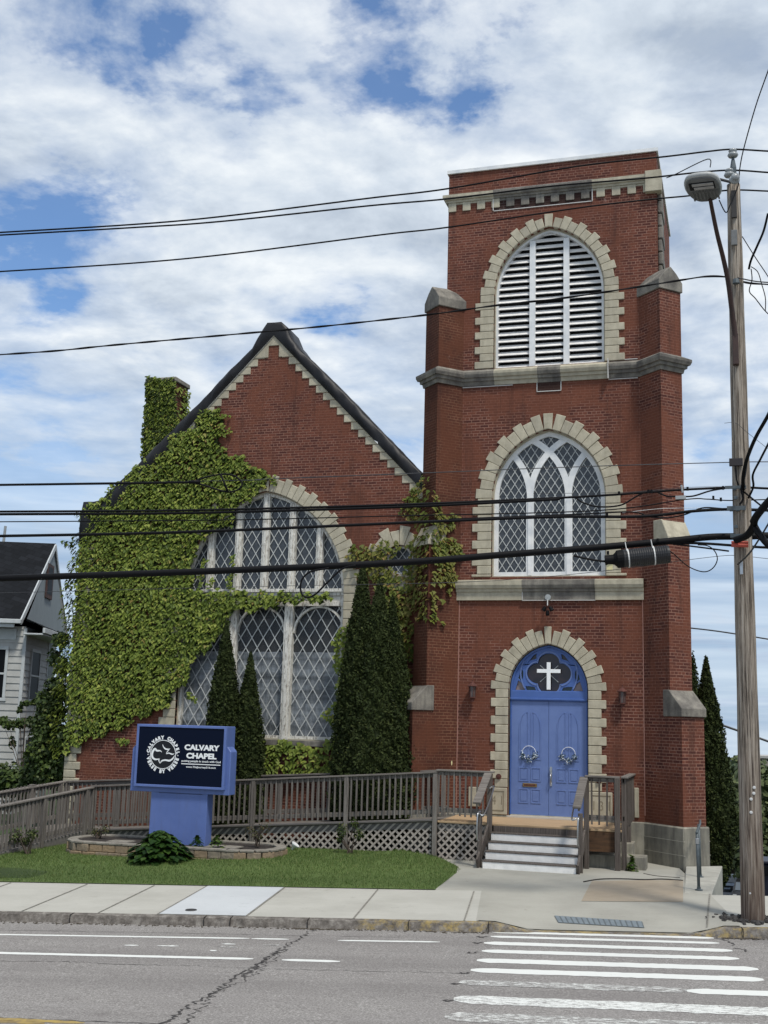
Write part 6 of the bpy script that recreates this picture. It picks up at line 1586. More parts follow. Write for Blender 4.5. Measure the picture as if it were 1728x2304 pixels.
def tower3d(x, y):
    # left buttress surfaces of the tower: inner face, end face, else the gable wall behind it
    for (px_, py_, dx, dy, lo, hi, nn) in ((-2.15, 0, -1 / R2, -1 / R2, 0, .82, (.707, -.707, 0)), (-2.15 - .82 / R2, -.82 / R2, -1 / R2, 1 / R2, 0, .64, (-.707, -.707, 0))):
        d = ray(x, y); n3 = np.array([nn[0], nn[1], 0]); t = ((np.array([px_, py_, 0]) - CAM) @ n3) / (d @ n3); P_ = CAM + t * d
        s = (P_[0] - px_) * dx + (P_[1] - py_) * dy
        if lo <= s <= hi: return Vector(P_), nn
    p = on(x, y, 0)
    if p.x > -2.2: return p, (0, -1, 0)
    return on(x, y, NY - .02), (0, -1, 0)
tow_poly = [(950, 1068), (968, 1078), (966, 1100), (980, 1108), (984, 1130), (992, 1152), (1030, 1160), (1034, 1170), (1010, 1182), (1016, 1208), (1034, 1230), (1040, 1246), (1030, 1262), (1022, 1270), (1018, 1290), (1020, 1322), (1012, 1334), (995, 1326), (972, 1322), (976, 1345), (992, 1352), (985, 1360), (972, 1368), (978, 1380), (995, 1398), (990, 1408), (965, 1395), (948, 1388), (934, 1378), (930, 1400), (929, 1450), (926, 1520), (918, 1540), (860, 1500), (860, 1330), (800, 1290), (775, 1254), (785, 1238), (800, 1226), (822, 1230), (850, 1228), (868, 1210), (884, 1222), (908, 1222), (920, 1232), (935, 1222), (948, 1206), (965, 1192), (948, 1190), (930, 1188), (918, 1170), (922, 1158), (895, 1152), (905, 1140), (904, 1122), (930, 1112), (944, 1090)]
oct_hole = [(886, 1258), (892, 1240), (905, 1232), (918, 1240), (922, 1262), (912, 1282), (890, 1284), (880, 1272)]
def t3(x, y):
    p, n_ = tower3d(x, y); return p, n_
_inp = inpoly
def inpoly(x, y, P):  # noqa - keep the little round window partly open
    if P is tow_poly and _inp(x, y, oct_hole): return False
    return _inp(x, y, P)
tag(ivy_on('ivy', [tow_poly], 330, t3, .12, IVY2, ''), 'olive and bronze ivy climbing the left buttress of the tower around the round window', 'ivy')
right_polys = [[(757, 1408), (800, 1402), (830, 1420), (830, 1560), (790, 1600), (770, 1560), (756, 1532), (762, 1500), (748, 1470), (762, 1440)], [(738, 1590), (760, 1572), (800, 1570), (800, 1700), (745, 1705), (742, 1665), (756, 1640), (732, 1610)],
               [(585, 1672), (650, 1668), (700, 1680), (770, 1672), (800, 1690), (800, 1745), (690, 1746), (610, 1742), (590, 1720)]]
tag(ivy_on('ivy', right_polys, 330, wallpt(NY - .06), .12, IVY, ''), 'ivy patches edging the right side and sill of the gable window', 'ivy')

def blob_tree(name, label, base, blobs, n, leaf, mt, trunk_r=.1, cat='tree', trunk_mt=None, group=None, droop=0.0, shell=.35, trunk=True, inner=True, stems=None):
    e = empty(name, base, label, cat, group); C = []; Nn = []
    vol = np.array([b[3] * b[4] * b[5] for b in blobs]); pr_ = vol ** .75; pr_ /= pr_.sum(); idx = rng.choice(len(blobs), n, p=pr_)
    d = rng.normal(0, 1, (n, 3)); d /= np.linalg.norm(d, axis=1)[:, None]; r_ = rng.uniform(0, 1, n) ** shell
    B = np.array(blobs)[idx]; lump = 1 + .16 * np.sin(d[:, 0] * 7 + B[:, 0] * 5) * np.cos(d[:, 2] * 6 + B[:, 2])
    C = B[:, :3] + d * B[:, 3:6] * r_[:, None] * lump[:, None]
    nrm = d + np.array([0, 0, .5]) + rng.normal(0, .6, (n, 3)); T = rng.normal(0, 1, (n, 3)) + np.array([0, 0, -droop])
    V, F = quads_from(C, nrm, T, rng.uniform(.6, 1.3, n) * leaf, .7); cr_ = fast_mesh('crown', V, F, mt, e)
    if trunk:
        m = MB(); b = Vector(base); top = Vector((np.mean([q[0] for q in blobs]), np.mean([q[1] for q in blobs]), max(q[2] for q in blobs)))
        m.tube([b, b.lerp(top, .4) + Vector((.02, 0, 0)), b.lerp(top, .85)], [trunk_r, trunk_r * .75, trunk_r * .3], 8)
        for q in blobs[:8]: s = b.lerp(top, .3); m.tube([s, Vector(q[:3]).lerp(s, .45) + Vector((0, 0, .03)), Vector(q[:3])], [trunk_r * .45, trunk_r * .3, trunk_r * .12], 6)
        m.build('trunk', trunk_mt or BARK, e)
    return e
BARK = mat('bark', (.10, .075, .055), .95, (.05, .038, .03), 8, stretch=(4, 4, .6))
ARB = leafmat('arborvitae_spray', [(0, (.006, .011, .002)), (.5, (.019, .031, .006)), (.9, (.036, .052, .011)), (1, (.065, .075, .02))], .8, .06, (2.2, (.030, .042, .009), .6))
def arborvitae(name, label, base, top, rad, n, lean=(0, 0), group=None, seed=0, prof=None):
    r = np.random.default_rng(seed); e = empty(name, base, label, 'conifer', group); H = top - base[2]
    prof = prof or [(0, .72), (.06, .92), (.18, 1), (.35, .93), (.55, .76), (.75, .48), (.9, .22), (1, .03)]
    px_ = [p[0] for p in prof]; py_ = [p[1] for p in prof]
    h = 1 - r.uniform(0, 1, n) ** .62; h = np.clip(h, 0, .995); a = r.uniform(0, 2 * pi, n)
    cl = 1 + .10 * np.sin(a * 5 + h * 9 + seed) * np.sin(h * 26 + a * 2) + .08 * np.sin(a * 11 - h * 40) + .06 * np.sin(h * 90 + a * 7) + .05 * np.sin(h * 150 + a * 17)
    R_ = np.interp(h, px_, py_) * rad * cl * (1 - .22 * r.uniform(0, 1, n) ** 2)
    C = np.stack([base[0] + lean[0] * h + R_ * np.cos(a), base[1] + lean[1] * h + R_ * np.sin(a), base[2] + h * H + r.normal(0, .03, n)], 1)
    out = np.stack([np.cos(a), np.sin(a), np.zeros(n)], 1); nrm = np.stack([-np.sin(a), np.cos(a), np.zeros(n)], 1) * r.choice([-1, 1], n)[:, None] * .8 + out * .8 + np.array([0, 0, .4]) + r.normal(0, .7, (n, 3))
    T = out * .8 + np.array([0, 0, .8]) + r.normal(0, .7, (n, 3)); V, F = quads_from(C, nrm, T, r.uniform(.045, .105, n), .5)
    core = MB(); k = 14; rings = 16
    for j in range(rings + 1):
        hh = j / rings; rr = max(.01, np.interp(hh, px_, py_) * rad * .80)
        for i in range(k): t = 2 * pi * i / k; core.v.append((base[0] + lean[0] * hh + rr * cos(t), base[1] + lean[1] * hh + rr * sin(t), base[2] + hh * H * .97))
    fc = [(j * k + i, j * k + (i + 1) % k, (j + 1) * k + (i + 1) % k, (j + 1) * k + i) for j in range(rings) for i in range(k)]
    V = np.concatenate([np.array(core.v), V]); F = np.concatenate([np.array(fc), F + len(core.v)]); fast_mesh('crown', V, F, ARB, e)
    MB().tube([(base[0], base[1], base[2] - .3), (base[0], base[1], base[2] + .5)], [.08, .06], 8).build('trunk', BARK, e)
    return e
arborvitae('arborvitae', 'taller slim arborvitae directly behind the right end of the blue sign', (-7.72, -.75, .25), 5.22, .52, 22000, (-.15, 0), seed=1)
arborvitae('arborvitae', 'shorter slim arborvitae leaning against the taller one behind the sign', (-7.16, -.62, .25), 4.50, .44, 16000, (-.08, 0), seed=2)
arborvitae('arborvitae', 'tall dark arborvitae nearest the gable window in the large clump', (-4.35, -.72, .25), 6.68, .60, 32000, (-.06, .1), seed=3)
arborvitae('arborvitae', 'middle arborvitae of the large clump with the broad base', (-3.95, -.95, .25), 6.25, .80, 34000, (-.0, .3), seed=4, prof=[(0, .85), (.1, 1), (.3, .95), (.5, .72), (.7, .47), (.85, .28), (1, .03)])
arborvitae('arborvitae', 'shortest arborvitae of the large clump, next to the tower buttress', (-3.48, -.70, .25), 5.85, .58, 26000, (-.18, .15), seed=5)
arborvitae('arborvitae', 'dense tapering arborvitae at the right rear corner of the tower', (3.42, 4.2, -1.0), 4.78, .62, 30000, (-.02, 0), seed=6, prof=[(0, .35), (.05, .62), (.15, .88), (.28, 1), (.45, .88), (.65, .62), (.85, .3), (1, .03)])
arborvitae('arborvitae', 'conifer mostly hidden behind the right side of the tower, only its tip showing', (3.05, 5.3, -1.0), 4.95, .5, 10000, (-.02, 0), seed=7)

# hosta and little plants
HOST = leafmat('hosta_leaf', [(0, (.010, .028, .006)), (.5, (.022, .055, .010)), (1, (.045, .085, .016))], .4, .15)
def leaf_rosette(name, label, cat, c, R_, H, n, L0, mt, seed, wid=.42, group=None):
    r = random.Random(seed); V = []; F = []
    for k in range(n):
        a = r.uniform(0, 2 * pi); el = r.uniform(.0, 1); d = Vector((cos(a), sin(a), 0)); rad = R_ * (1 - .75 * el ** 1.6) * r.uniform(.55, 1.02)
        tip_z = c[2] + H * (el * .95 + .03) + r.uniform(-.02, .02); L_ = L0 * r.uniform(.7, 1.25); tip = Vector((c[0], c[1], 0)) + d * rad; tip.z = tip_z - L_ * .25
        back = Vector((c[0], c[1], 0)) + d * (rad - L_ * .8); back.z = tip_z + L_ * .05; ax_ = (tip - back); side = ax_.cross(Vector((0, 0, 1))).normalized(); nn = side.cross(ax_).normalized()
        b0 = len(V); w = L_ * wid
        for s, ww, hh in ((0, .05, 0), (.3, .85, .06), (.6, .8, .07), (1, .0, -.02)):
            p = back + ax_ * s + nn * L_ * hh
            if s == 1: V.append(tuple(p))
            else: V += [tuple(p - side * w * ww), tuple(p - nn * w * .25 * (1 if s else 0)), tuple(p + side * w * ww)]
        for j in range(2): q = b0 + j * 3; F += [(q, q + 1, q + 4, q + 3), (q + 1, q + 2, q + 5, q + 4)]
        q = b0 + 6; F += [(q, q + 1, b0 + 9, b0 + 9), (q + 1, q + 2, b0 + 9, b0 + 9)]
    me = bpy.data.meshes.new(name); me.from_pydata(V, [], [f if f[2] != f[3] else f[:3] for f in F]); me.materials.append(mt)
    for p in me.polygons: p.use_smooth = True
    o = bpy.data.objects.new(name, me); col.objects.link(o); return tag(o, label, cat, group)
hz_ = on(355, 1935, -4.75); leaf_rosette('hosta', 'large dark green hosta spilling in front of the planter below the sign', 'hosta', (hz_.x - .0, -4.7, lawnz(hz_.x, -4.7) - .02), .80, .62, 620, .20, HOST, 3)
p = on(462, 1900, -3.85); leaf_rosette('small_plant', 'small leafy green plant at the front right foot of the sign post', 'plant', (p.x - .22, -3.8, .17), .20, .24, 90, .10, HOST, 5)
BRI = leafmat('bright_leaf', [(0, (.03, .07, .012)), (.6, (.07, .12, .025)), (1, (.14, .17, .05))], .5, .15)
leaf_rosette('small_plant', 'small light green plant in the planter to the right of the sign post', 'plant', (p.x + .22, -3.75, .17), .22, .26, 110, .09, BRI, 6)
q_ = on(1415, 1940, -2.0); leaf_rosette('weed', 'bright green weed growing at the foot of the landing post by the stone steps', 'weed', (2.02, -1.85, .0), .16, .34, 70, .12, BRI, 9)
ROSE = leafmat('rose_leaf', [(0, (.03, .035, .015)), (.6, (.06, .07, .02)), (1, (.12, .07, .035))], .6, .1)
def shrub(label, base, blobs, n, leaf, mt, stems, seed):
    e = empty('shrub', base, label, 'shrub'); r = random.Random(seed); m = MB()
    for k in range(stems):
        b = r.choice(blobs); t = Vector((b[0] + r.uniform(-.5, .5) * b[3], b[1] + r.uniform(-.5, .5) * b[4], b[2] + r.uniform(-.3, .9) * b[5])); s = Vector(base) + Vector((r.uniform(-.05, .05), r.uniform(-.04, .04), 0))
        m.tube(catmull([s, s.lerp(t, .4) + Vector((r.uniform(-.05, .05), 0, .04)), t], 3), [.013, .012, .011, .010, .009, .007, .004], 5)
    m.build('stems', BARK, e); B = np.array(blobs); idx = rng.integers(0, len(B), n); d = rng.normal(0, 1, (n, 3)); d /= np.linalg.norm(d, axis=1)[:, None]
    C = B[idx, :3] + d * B[idx, 3:6] * (rng.uniform(0, 1, n) ** .5)[:, None]; V, F = quads_from(C, d + np.array([0, 0, .7]) + rng.normal(0, .5, (n, 3)), d * .6 + rng.normal(0, .6, (n, 3)), rng.uniform(.6, 1.2, n) * leaf, .5)
    fast_mesh('leaves', V, F, mt, e); return e
AZ = leafmat('azalea_leaf', [(0, (.02, .035, .01)), (.6, (.045, .07, .016)), (1, (.10, .11, .03))], .6, .1)
def at(x, y, Y): p = on(x, y, Y); return p
b = at(62, 1922, -4.6); shrub('small bare-stemmed shrub on the far left of the lawn', (b.x, b.y, lawnz(b.x, b.y) - .02), [(at(35, 1880, -4.6).x, -4.6, at(35, 1880, -4.6).z, .17, .15, .17), (at(72, 1876, -4.6).x, -4.6, at(72, 1876, -4.6).z, .17, .15, .13), (at(50, 1895, -4.6).x, -4.5, at(50, 1895, -4.6).z, .14, .14, .10)], 420, .075, AZ, 9, 1)
b = at(787, 1918, -2.5); shrub('small vase-shaped shrub on the lawn in front of the lattice', (b.x, b.y, lawnz(b.x, b.y) - .02), [(at(770, 1870, -2.5).x, -2.5, at(770, 1868, -2.5).z, .15, .14, .16), (at(808, 1872, -2.5).x, -2.5, at(808, 1876, -2.5).z, .15, .14, .15), (at(797, 1856, -2.5).x, -2.5, at(797, 1853, -2.5).z, .10, .1, .12), (at(765, 1888, -2.5).x, -2.5, at(765, 1888, -2.5).z, .08, .1, .08)], 480, .07, AZ, 12, 2)
b = at(578, 1897, -3.0); shrub('twiggy rose bush in the right end of the planter', (b.x, b.y, .17), [(at(565, 1868, -3).x, -3, at(565, 1868, -3).z, .16, .14, .12), (at(595, 1862, -3).x, -3, at(595, 1862, -3).z, .17, .14, .13), (at(578, 1880, -3).x, -3, at(578, 1880, -3).z, .16, .14, .1)], 330, .045, ROSE, 14, 3)
b = at(222, 1893, -3.4); shrub('twiggy rose bush in the left end of the planter', (b.x, b.y, .17), [(at(213, 1872, -3.4).x, -3.4, at(213, 1872, -3.4).z, .15, .14, .12), (at(236, 1866, -3.4).x, -3.4, at(236, 1866, -3.4).z, .13, .14, .12)], 260, .05, ROSE, 11, 4)

w_ = on_road(585, 2080, -.13); leaf_rosette('weed', 'tiny green weed growing at the foot of the kerb near the road crack', 'weed', (w_.x, w_.y + .02, w_.z), .10, .10, 34, .06, BRI, 12)
w_ = on_road(1590, 2103, -.13); leaf_rosette('weed', 'low weed tuft in the gutter at the right end of the crosswalk', 'weed', (w_.x, w_.y + .05, w_.z), .14, .07, 40, .06, BRI, 13)

# ================================================================ HOUSE ON THE LEFT
HO = Vector((-16.77, 4.0, 0)); ha = radians(21.7); EX = Vector((cos(ha), sin(ha), 0)); EY = Vector((-sin(ha), cos(ha), 0))
def hp(a, b, z): v = HO + EX * a + EY * b; return Vector((v.x, v.y, z))
def onh(x, y, b=0.0, side=False, a=0.0):
    """picture point -> house plane; front plane at depth b, or side plane at offset a"""
    d = ray(x, y); n_ = np.array(EX if side else EY); p0 = np.array(HO + (EX * a if side else EY * b)); t = ((p0 - CAM) @ n_) / (d @ n_); P_ = Vector(CAM + t * d); r_ = P_ - HO
    return r_.dot(EX), r_.dot(EY), P_.z
house = empty('house', HO, 'white clapboard house with a dark shingle gable roof left of the church', 'house')
HM_ = Matrix(((EX.x, EY.x, 0, HO.x), (EX.y, EY.y, 0, HO.y), (0, 0, 1, 0), (0, 0, 0, 1)))
CLAP = mat('white_siding', (.43, .435, .42), .65, (.35, .355, .34), 3)
TRIM = mat('house_trim', (.50, .53, .54), .6, (.42, .45, .46), 5)
GRAYG = mat('grey_gable_siding', (.26, .30, .32), .7, (.20, .235, .25), 4, stretch=(6, 6, .6))
m = MB(); z = -1.2; DEP = 3.55; zt_ = 5.45
while z < zt_:
    for (p0, p1, o0, o1) in (((-9, 0), (0, 0), (0, -.03), (0, -.006)), ((0, 0), (0, DEP), (.03, 0), (.006, 0))):
        q = []
        for (pp) in (p0, p1):
            q.append((pp, o0, z)); 
        a0 = HM_ @ Vector((p0[0] + o0[0], p0[1] + o0[1], z)); a1 = HM_ @ Vector((p1[0] + o0[0], p1[1] + o0[1], z)); b1 = HM_ @ Vector((p1[0] + o1[0], p1[1] + o1[1], min(z + .205, zt_))); b0 = HM_ @ Vector((p0[0] + o1[0], p0[1] + o1[1], min(z + .205, zt_)))
        c0 = HM_ @ Vector((p0[0] + o1[0] * .0, p0[1] + o1[1] * .0, z)); c1 = HM_ @ Vector((p1[0], p1[1], z)); m.add([a0, a1, b1, b0, c0, c1], [(0, 1, 2, 3), (4, 5, 1, 0)])
    z += .205
m.build('clapboard_wall', CLAP, house)
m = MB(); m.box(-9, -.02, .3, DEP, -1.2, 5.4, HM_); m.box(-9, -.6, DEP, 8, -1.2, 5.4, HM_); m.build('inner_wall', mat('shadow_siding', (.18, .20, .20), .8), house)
m = MB(); m.box(-.06, .035, -.035, .06, -1.2, 5.4, HM_); m.build('corner_board', TRIM, house); m = MB(); m.box(-.05, .036, DEP - .1, DEP, -1.2, 5.4, HM_); m.build('corner_board', TRIM, house)
# windows
def hwin(x0, x1, z0, z1, side, lab=None):
    w = bpy.data.objects.new('window', None); col.objects.link(w); w.parent = house; w.location = -Vector(house.location)
    def bx(mb, a, b, c, d, o0, o1):
        if side: mb.box(o0, o1, a, b, c, d, HM_)
        else: mb.box(a, b, -o1, -o0, c, d, HM_)
    f = MB(); t = .09
    for (a, b, c, d) in ((x0 - t, x1 + t, z1, z1 + .1), (x0 - t - .03, x1 + t + .03, z0 - .1, z0), (x0 - t, x0, z0, z1), (x1, x1 + t, z0, z1), (x0, x1, (z0 + z1) / 2 - .03, (z0 + z1) / 2 + .03)): bx(f, a, b, c, d, -.02, .06)
    f.build('window_frame', TRIM, w, bevel=.008); p = MB(); bx(p, x0, x1, z0, z1, -.015, .042); p.build('window_pane', HGL, w); return w
HGL = mat('house_glass', (.008, .009, .011), .5, spec=.05)
A = onh(14, 1462); B = onh(3, 1570); hwin(A[0] - 1.05, A[0] + .0, B[2], A[2], False)
A = onh(70, 1468, side=True); B = onh(84, 1575, side=True); hwin(.95, 2.15, B[2] + .0, A[2] + .02, True)
A = onh(50, 1680, side=True); hwin(.95, 2.0, .1, 2.0, True)
A = onh(-10, 1690); hwin(-2.6, -1.6, .4, 2.0, False)
# eaves, gutter, pent skirt and roof
ez = onh(49, 1393, -.45)[2]; rz = onh(125, 1222, side=True, a=.35)[2] - .0
E_ = onh(49, 1393, b=-.42); ev = .42; hw = 3.75; rz = 0.0
# ridge height from the picture: the apex lies over the middle of the side wall
d = ray(126, 1223); n_ = np.array(EY); p0 = np.array(HO + EY * (hw - ev)); t = ((p0 - CAM) @ n_) / (d @ n_); AP = Vector(CAM + t * d); rz = AP.z; ra = (AP - HO).dot(EX); ez = E_[2]
SHING = mat('dark_shingles', (.014, .015, .018), .95, (.008, .009, .010), 3, spec=.1, extra=lambda t, L, mp, tc, src, b: (lambda br: mixc(t, L, .7, src, br))((lambda n: (setattr(n, 'offset', .5), n.inputs['Color1'].__setattr__('default_value', (.018, .020, .024, 1)), n.inputs['Color2'].__setattr__('default_value', (.009, .010, .012, 1)), n.inputs['Mortar'].__setattr__('default_value', (.006, .006, .007, 1)), n.inputs['Scale'].__setattr__('default_value', 1), n.inputs['Brick Width'].__setattr__('default_value', .30), n.inputs['Row Height'].__setattr__('default_value', .19), n.inputs['Mortar Size'].__setattr__('default_value', .008), L(tc.outputs['UV'], n.inputs['Vector']), n.outputs['Color'])[-1])(N(t, 'ShaderNodeTexBrick'))))
def hq(pts): return [tuple(HM_ @ Vector(p)) for p in pts]
xr = ra; yb = 2 * (hw - ev) + ev
m = MB(); m.add(hq([(-12, -ev, ez), (xr - .12, -ev, ez), (xr, hw - ev, rz), (-12, hw - ev, rz), (-12, yb, ez), (xr - .12, yb, ez), (-12, -ev, ez - .12), (xr - .12, -ev, ez - .12), (xr, hw - ev, rz - .14), (-12, hw - ev, rz - .14), (-12, yb, ez - .12), (xr - .12, yb, ez - .12)]),
                [(0, 1, 2, 3), (3, 2, 5, 4), (6, 9, 8, 7), (9, 10, 11, 8), (0, 6, 7, 1)]); m.build('roof', SHING, house)
m = MB()
for (pa, pb) in (((xr - .12, -ev, ez), (xr, hw - ev, rz)), ((xr, hw - ev, rz), (xr - .12, yb, ez))):
    a_ = HM_ @ Vector(pa); b_ = HM_ @ Vector(pb); m.bar(a_ + Vector((0, 0, -.10)), b_ + Vector((0, 0, -.10)), .04, .17)
m.build('rake_board', TRIM, house)
m = MB(); m.add(hq([(-.02, 0, ez - .02), (-.02, 2 * (hw - ev) , ez - .02), (-.02 + (xr * .0), hw - ev, rz - .18)]), [(0, 1, 2)]); m.build('gable_wall', GRAYG, house)
m = MB(); m.add(hq([(-.02, yb - ev, ez - .2), (xr - .02, yb, ez - .13), (xr, hw - ev, rz - .15), (-.02, hw - ev, rz - .16)]), [(1, 2, 3, 0)]); m.build('soffit', mat('soffit_grey', (.33, .33, .30), .8, (.26, .26, .24), 4, stretch=(1, 1, 6)), house)
gw = MB(); gw.box(-.01, .03, hw - ev - .95, hw - ev + .05, ez + .95, ez + 2.1, HM_); gw.build('attic_window', mat('rotten_red_frame', (.10, .05, .045), .9, (.03, .02, .02), 6), house)
gw = MB(); gw.box(.031, .036, hw - ev - .80, hw - ev - .10, ez + 1.1, ez + 2.0, HM_); gw.build('window_pane', HGL, house)
m = MB(); m.box(-12, xr - .10, -ev - .10, -ev + .02, ez - .14, ez - .01, HM_); m.box(-12, xr - .3, -ev - .02, -ev + .04, ez - .26, ez - .141, HM_); m.box(-12, xr - .3, -.05, .03, ez - .62, ez - .27, HM_); m.build('gutter', TRIM, house, bevel=.012)
m = MB(); P0 = [(-.02, -.2, ez + .06), (-.02, DEP + .6, ez + .02), (.62, DEP + .6, ez - .25), (.62, -.40, ez - .22)]
m.add(hq(P0), [(0, 3, 2, 1)]); m.build('pent_roof', SHING, house)
m = MB(); m.box(.58, .66, -.40, DEP + .6, ez - .40, ez - .24, HM_); m.box(.0, .6, -.38, DEP + .6, ez - .46, ez - .41, HM_); m.build('pent_gutter', TRIM, house, bevel=.01)
# rear roof peak with a pipe
m = MB(); m.add(hq([(-9, 5.5, 7.2), (-5.4, 5.5, rz + .55), (-4.4, 5.5, rz - .5), (-9, 7, 7.2), (-5.4, 9, rz + .55), (-4.4, 9, rz - .5), (-9, 5.5, rz + .9)]), [(0, 2, 1, 6), (1, 2, 5, 4)]); m.build('rear_roof', SHING, house)
v = on(8, 1205, 9.0); MB().tube([(v.x, v.y, v.z - .8), (v.x + .05, v.y, v.z + .35)], .05, 8).build('vent_pipe', PORC, house)

# leafy growth between house and church
VINE = leafmat('vine_leaf', [(0, (.022, .04, .010)), (.5, (.05, .08, .018)), (.9, (.09, .125, .03)), (1, (.15, .17, .05))], .5, .15, (1.0, (.035, .06, .014), .6))
def pb(x, y, Y, r1, r2=None, r3=None): p = on(x, y, Y); r2 = r2 or r1; return (p.x, p.y, p.z, r1, r2, r3 or r1)
b = on(125, 1740, .9)
blob_tree('climbing_shrub', 'tangled climbing shrub filling the gap between the white house and the church corner', (b.x, b.y, -.2),
          [pb(120, 1590, .9, .45), pb(110, 1640, .8, .5), pb(105, 1690, .7, .55), pb(120, 1735, .6, .5), pb(140, 1500, 1.0, .3), pb(135, 1440, 1.1, .25), pb(130, 1550, .9, .4), pb(150, 1655, .3, .3), pb(85, 1725, .8, .45), pb(140, 1720, .4, .3), pb(100, 1575, 1.4, .3), pb(125, 1480, 1.3, .25), pb(72, 1700, 1.3, .25)],
          7500, .13, VINE, .05, 'shrub', shell=.45, droop=.6)
b = on(60, 1640, 1.8)
blob_tree('vine', 'arching vine branch reaching across the white house front', (b.x, b.y, .2),
          [pb(20, 1630, 2.4, .22, .2, .16), pb(45, 1628, 2.3, .22, .2, .15), pb(70, 1625, 2.0, .22, .2, .16), pb(90, 1632, 1.8, .25), pb(5, 1622, 2.5, .18, .2, .15), pb(45, 1595, 2.4, .10, .1, .16), pb(60, 1582, 2.4, .22, .1, .09), pb(80, 1580, 2.2, .15, .1, .1), pb(28, 1670, 2.4, .10, .1, .2), pb(98, 1600, 1.8, .22)],
          1500, .12, VINE, .03, 'vine', shell=.5, droop=.5)
b = on(25, 1770, 1.2)
blob_tree('bush', 'low dark leafy bush behind the left end of the ramp railing', (b.x, b.y, -.3), [pb(10, 1755, 1.3, .5), pb(35, 1762, 1.2, .42), pb(-15, 1750, 1.4, .5), pb(60, 1768, 1.1, .35)], 2600, .14, VINE, .05, 'bush', shell=.45)

# ================================================================ DOWNHILL BACKGROUND AT THE RIGHT
BGL = [leafmat('far_leaf_a', [(0, (.035, .05, .02)), (.6, (.07, .09, .035)), (1, (.11, .13, .05))], .7, .1), leafmat('far_leaf_b', [(0, (.03, .05, .025)), (.6, (.055, .08, .035)), (1, (.09, .11, .05))], .7, .1)]
def far_tree(label, x, ytop, Y, wid, matl, seed, hbase=None):
    p = on(x, ytop, Y); gz_ = terr(p.x, p.y); H = p.z - gz_; r = random.Random(seed); bl = []
    for k in range(13):
        a = r.uniform(0, 2 * pi); rr = r.uniform(0, .62) * wid; zz = gz_ + H * r.uniform(.35, .9); s = wid * r.uniform(.3, .5) * (1.1 - .5 * (zz - gz_) / H)
        bl.append((p.x + rr * cos(a), p.y + rr * sin(a), zz, s, s, s * .9))
    bl.append((p.x, p.y, gz_ + H * .86, wid * .35, wid * .35, H * .14)); bl.append((p.x, p.y, gz_ + H * .5, wid * .6, wid * .6, H * .3))
    return blob_tree('background_tree', label, (p.x, p.y, gz_), bl, 5200, .42 * Y / 60, matl, .25, 'tree', group='trees down the hill', shell=.5)
YF, WF = 2.1, 2.3
for i, (lab, x, yt, Y, w) in enumerate((('pale green tree immediately left of the pole in the valley', 1650, 1700, 62, 3.6), ('broad green tree behind the pole base in the valley', 1690, 1728, 58, 4.2), ('rounded green tree at the right edge of the photo in the valley', 1724, 1730, 52, 3.6),
                                        ('hazy tree beyond the conifer tip, lower than its neighbours', 1618, 1716, 72, 4.0), ('darker low tree right of the pole, in front of the rounded one', 1716, 1800, 44, 2.6), ('tree beyond the right edge of the frame in the valley', 1772, 1722, 60, 4.4), ('second valley tree beyond the right edge of the frame', 1850, 1728, 64, 4.6), ('third valley tree beyond the right edge of the frame', 1940, 1720, 58, 4.6), ('fourth valley tree beyond the right edge of the frame', 2030, 1730, 62, 4.6), ('lower leafy tree left of the pole above the grass bank', 1648, 1800, 50, 2.4))):
    far_tree(lab, x, yt, Y * YF, w * WF, BGL[i % 2], 20 + i)
bd = on(1728, 1703, 190); bb = empty('distant_building', (bd.x, bd.y, bd.z), 'long low tan building on the skyline right of the pole', 'building')
MB().box(bd.x - 2.1, bd.x + 30, 190, 200, -19, bd.z - .25).build('wall', mat('tan_wall', (.30, .27, .24), .9, (.25, .22, .20), 1), bb); MB().box(bd.x - 2.3, bd.x + 30.1, 189.8, 200.2, bd.z - .249, bd.z + .15).build('roof', mat('pale_roof', (.38, .37, .35), .9), bb)
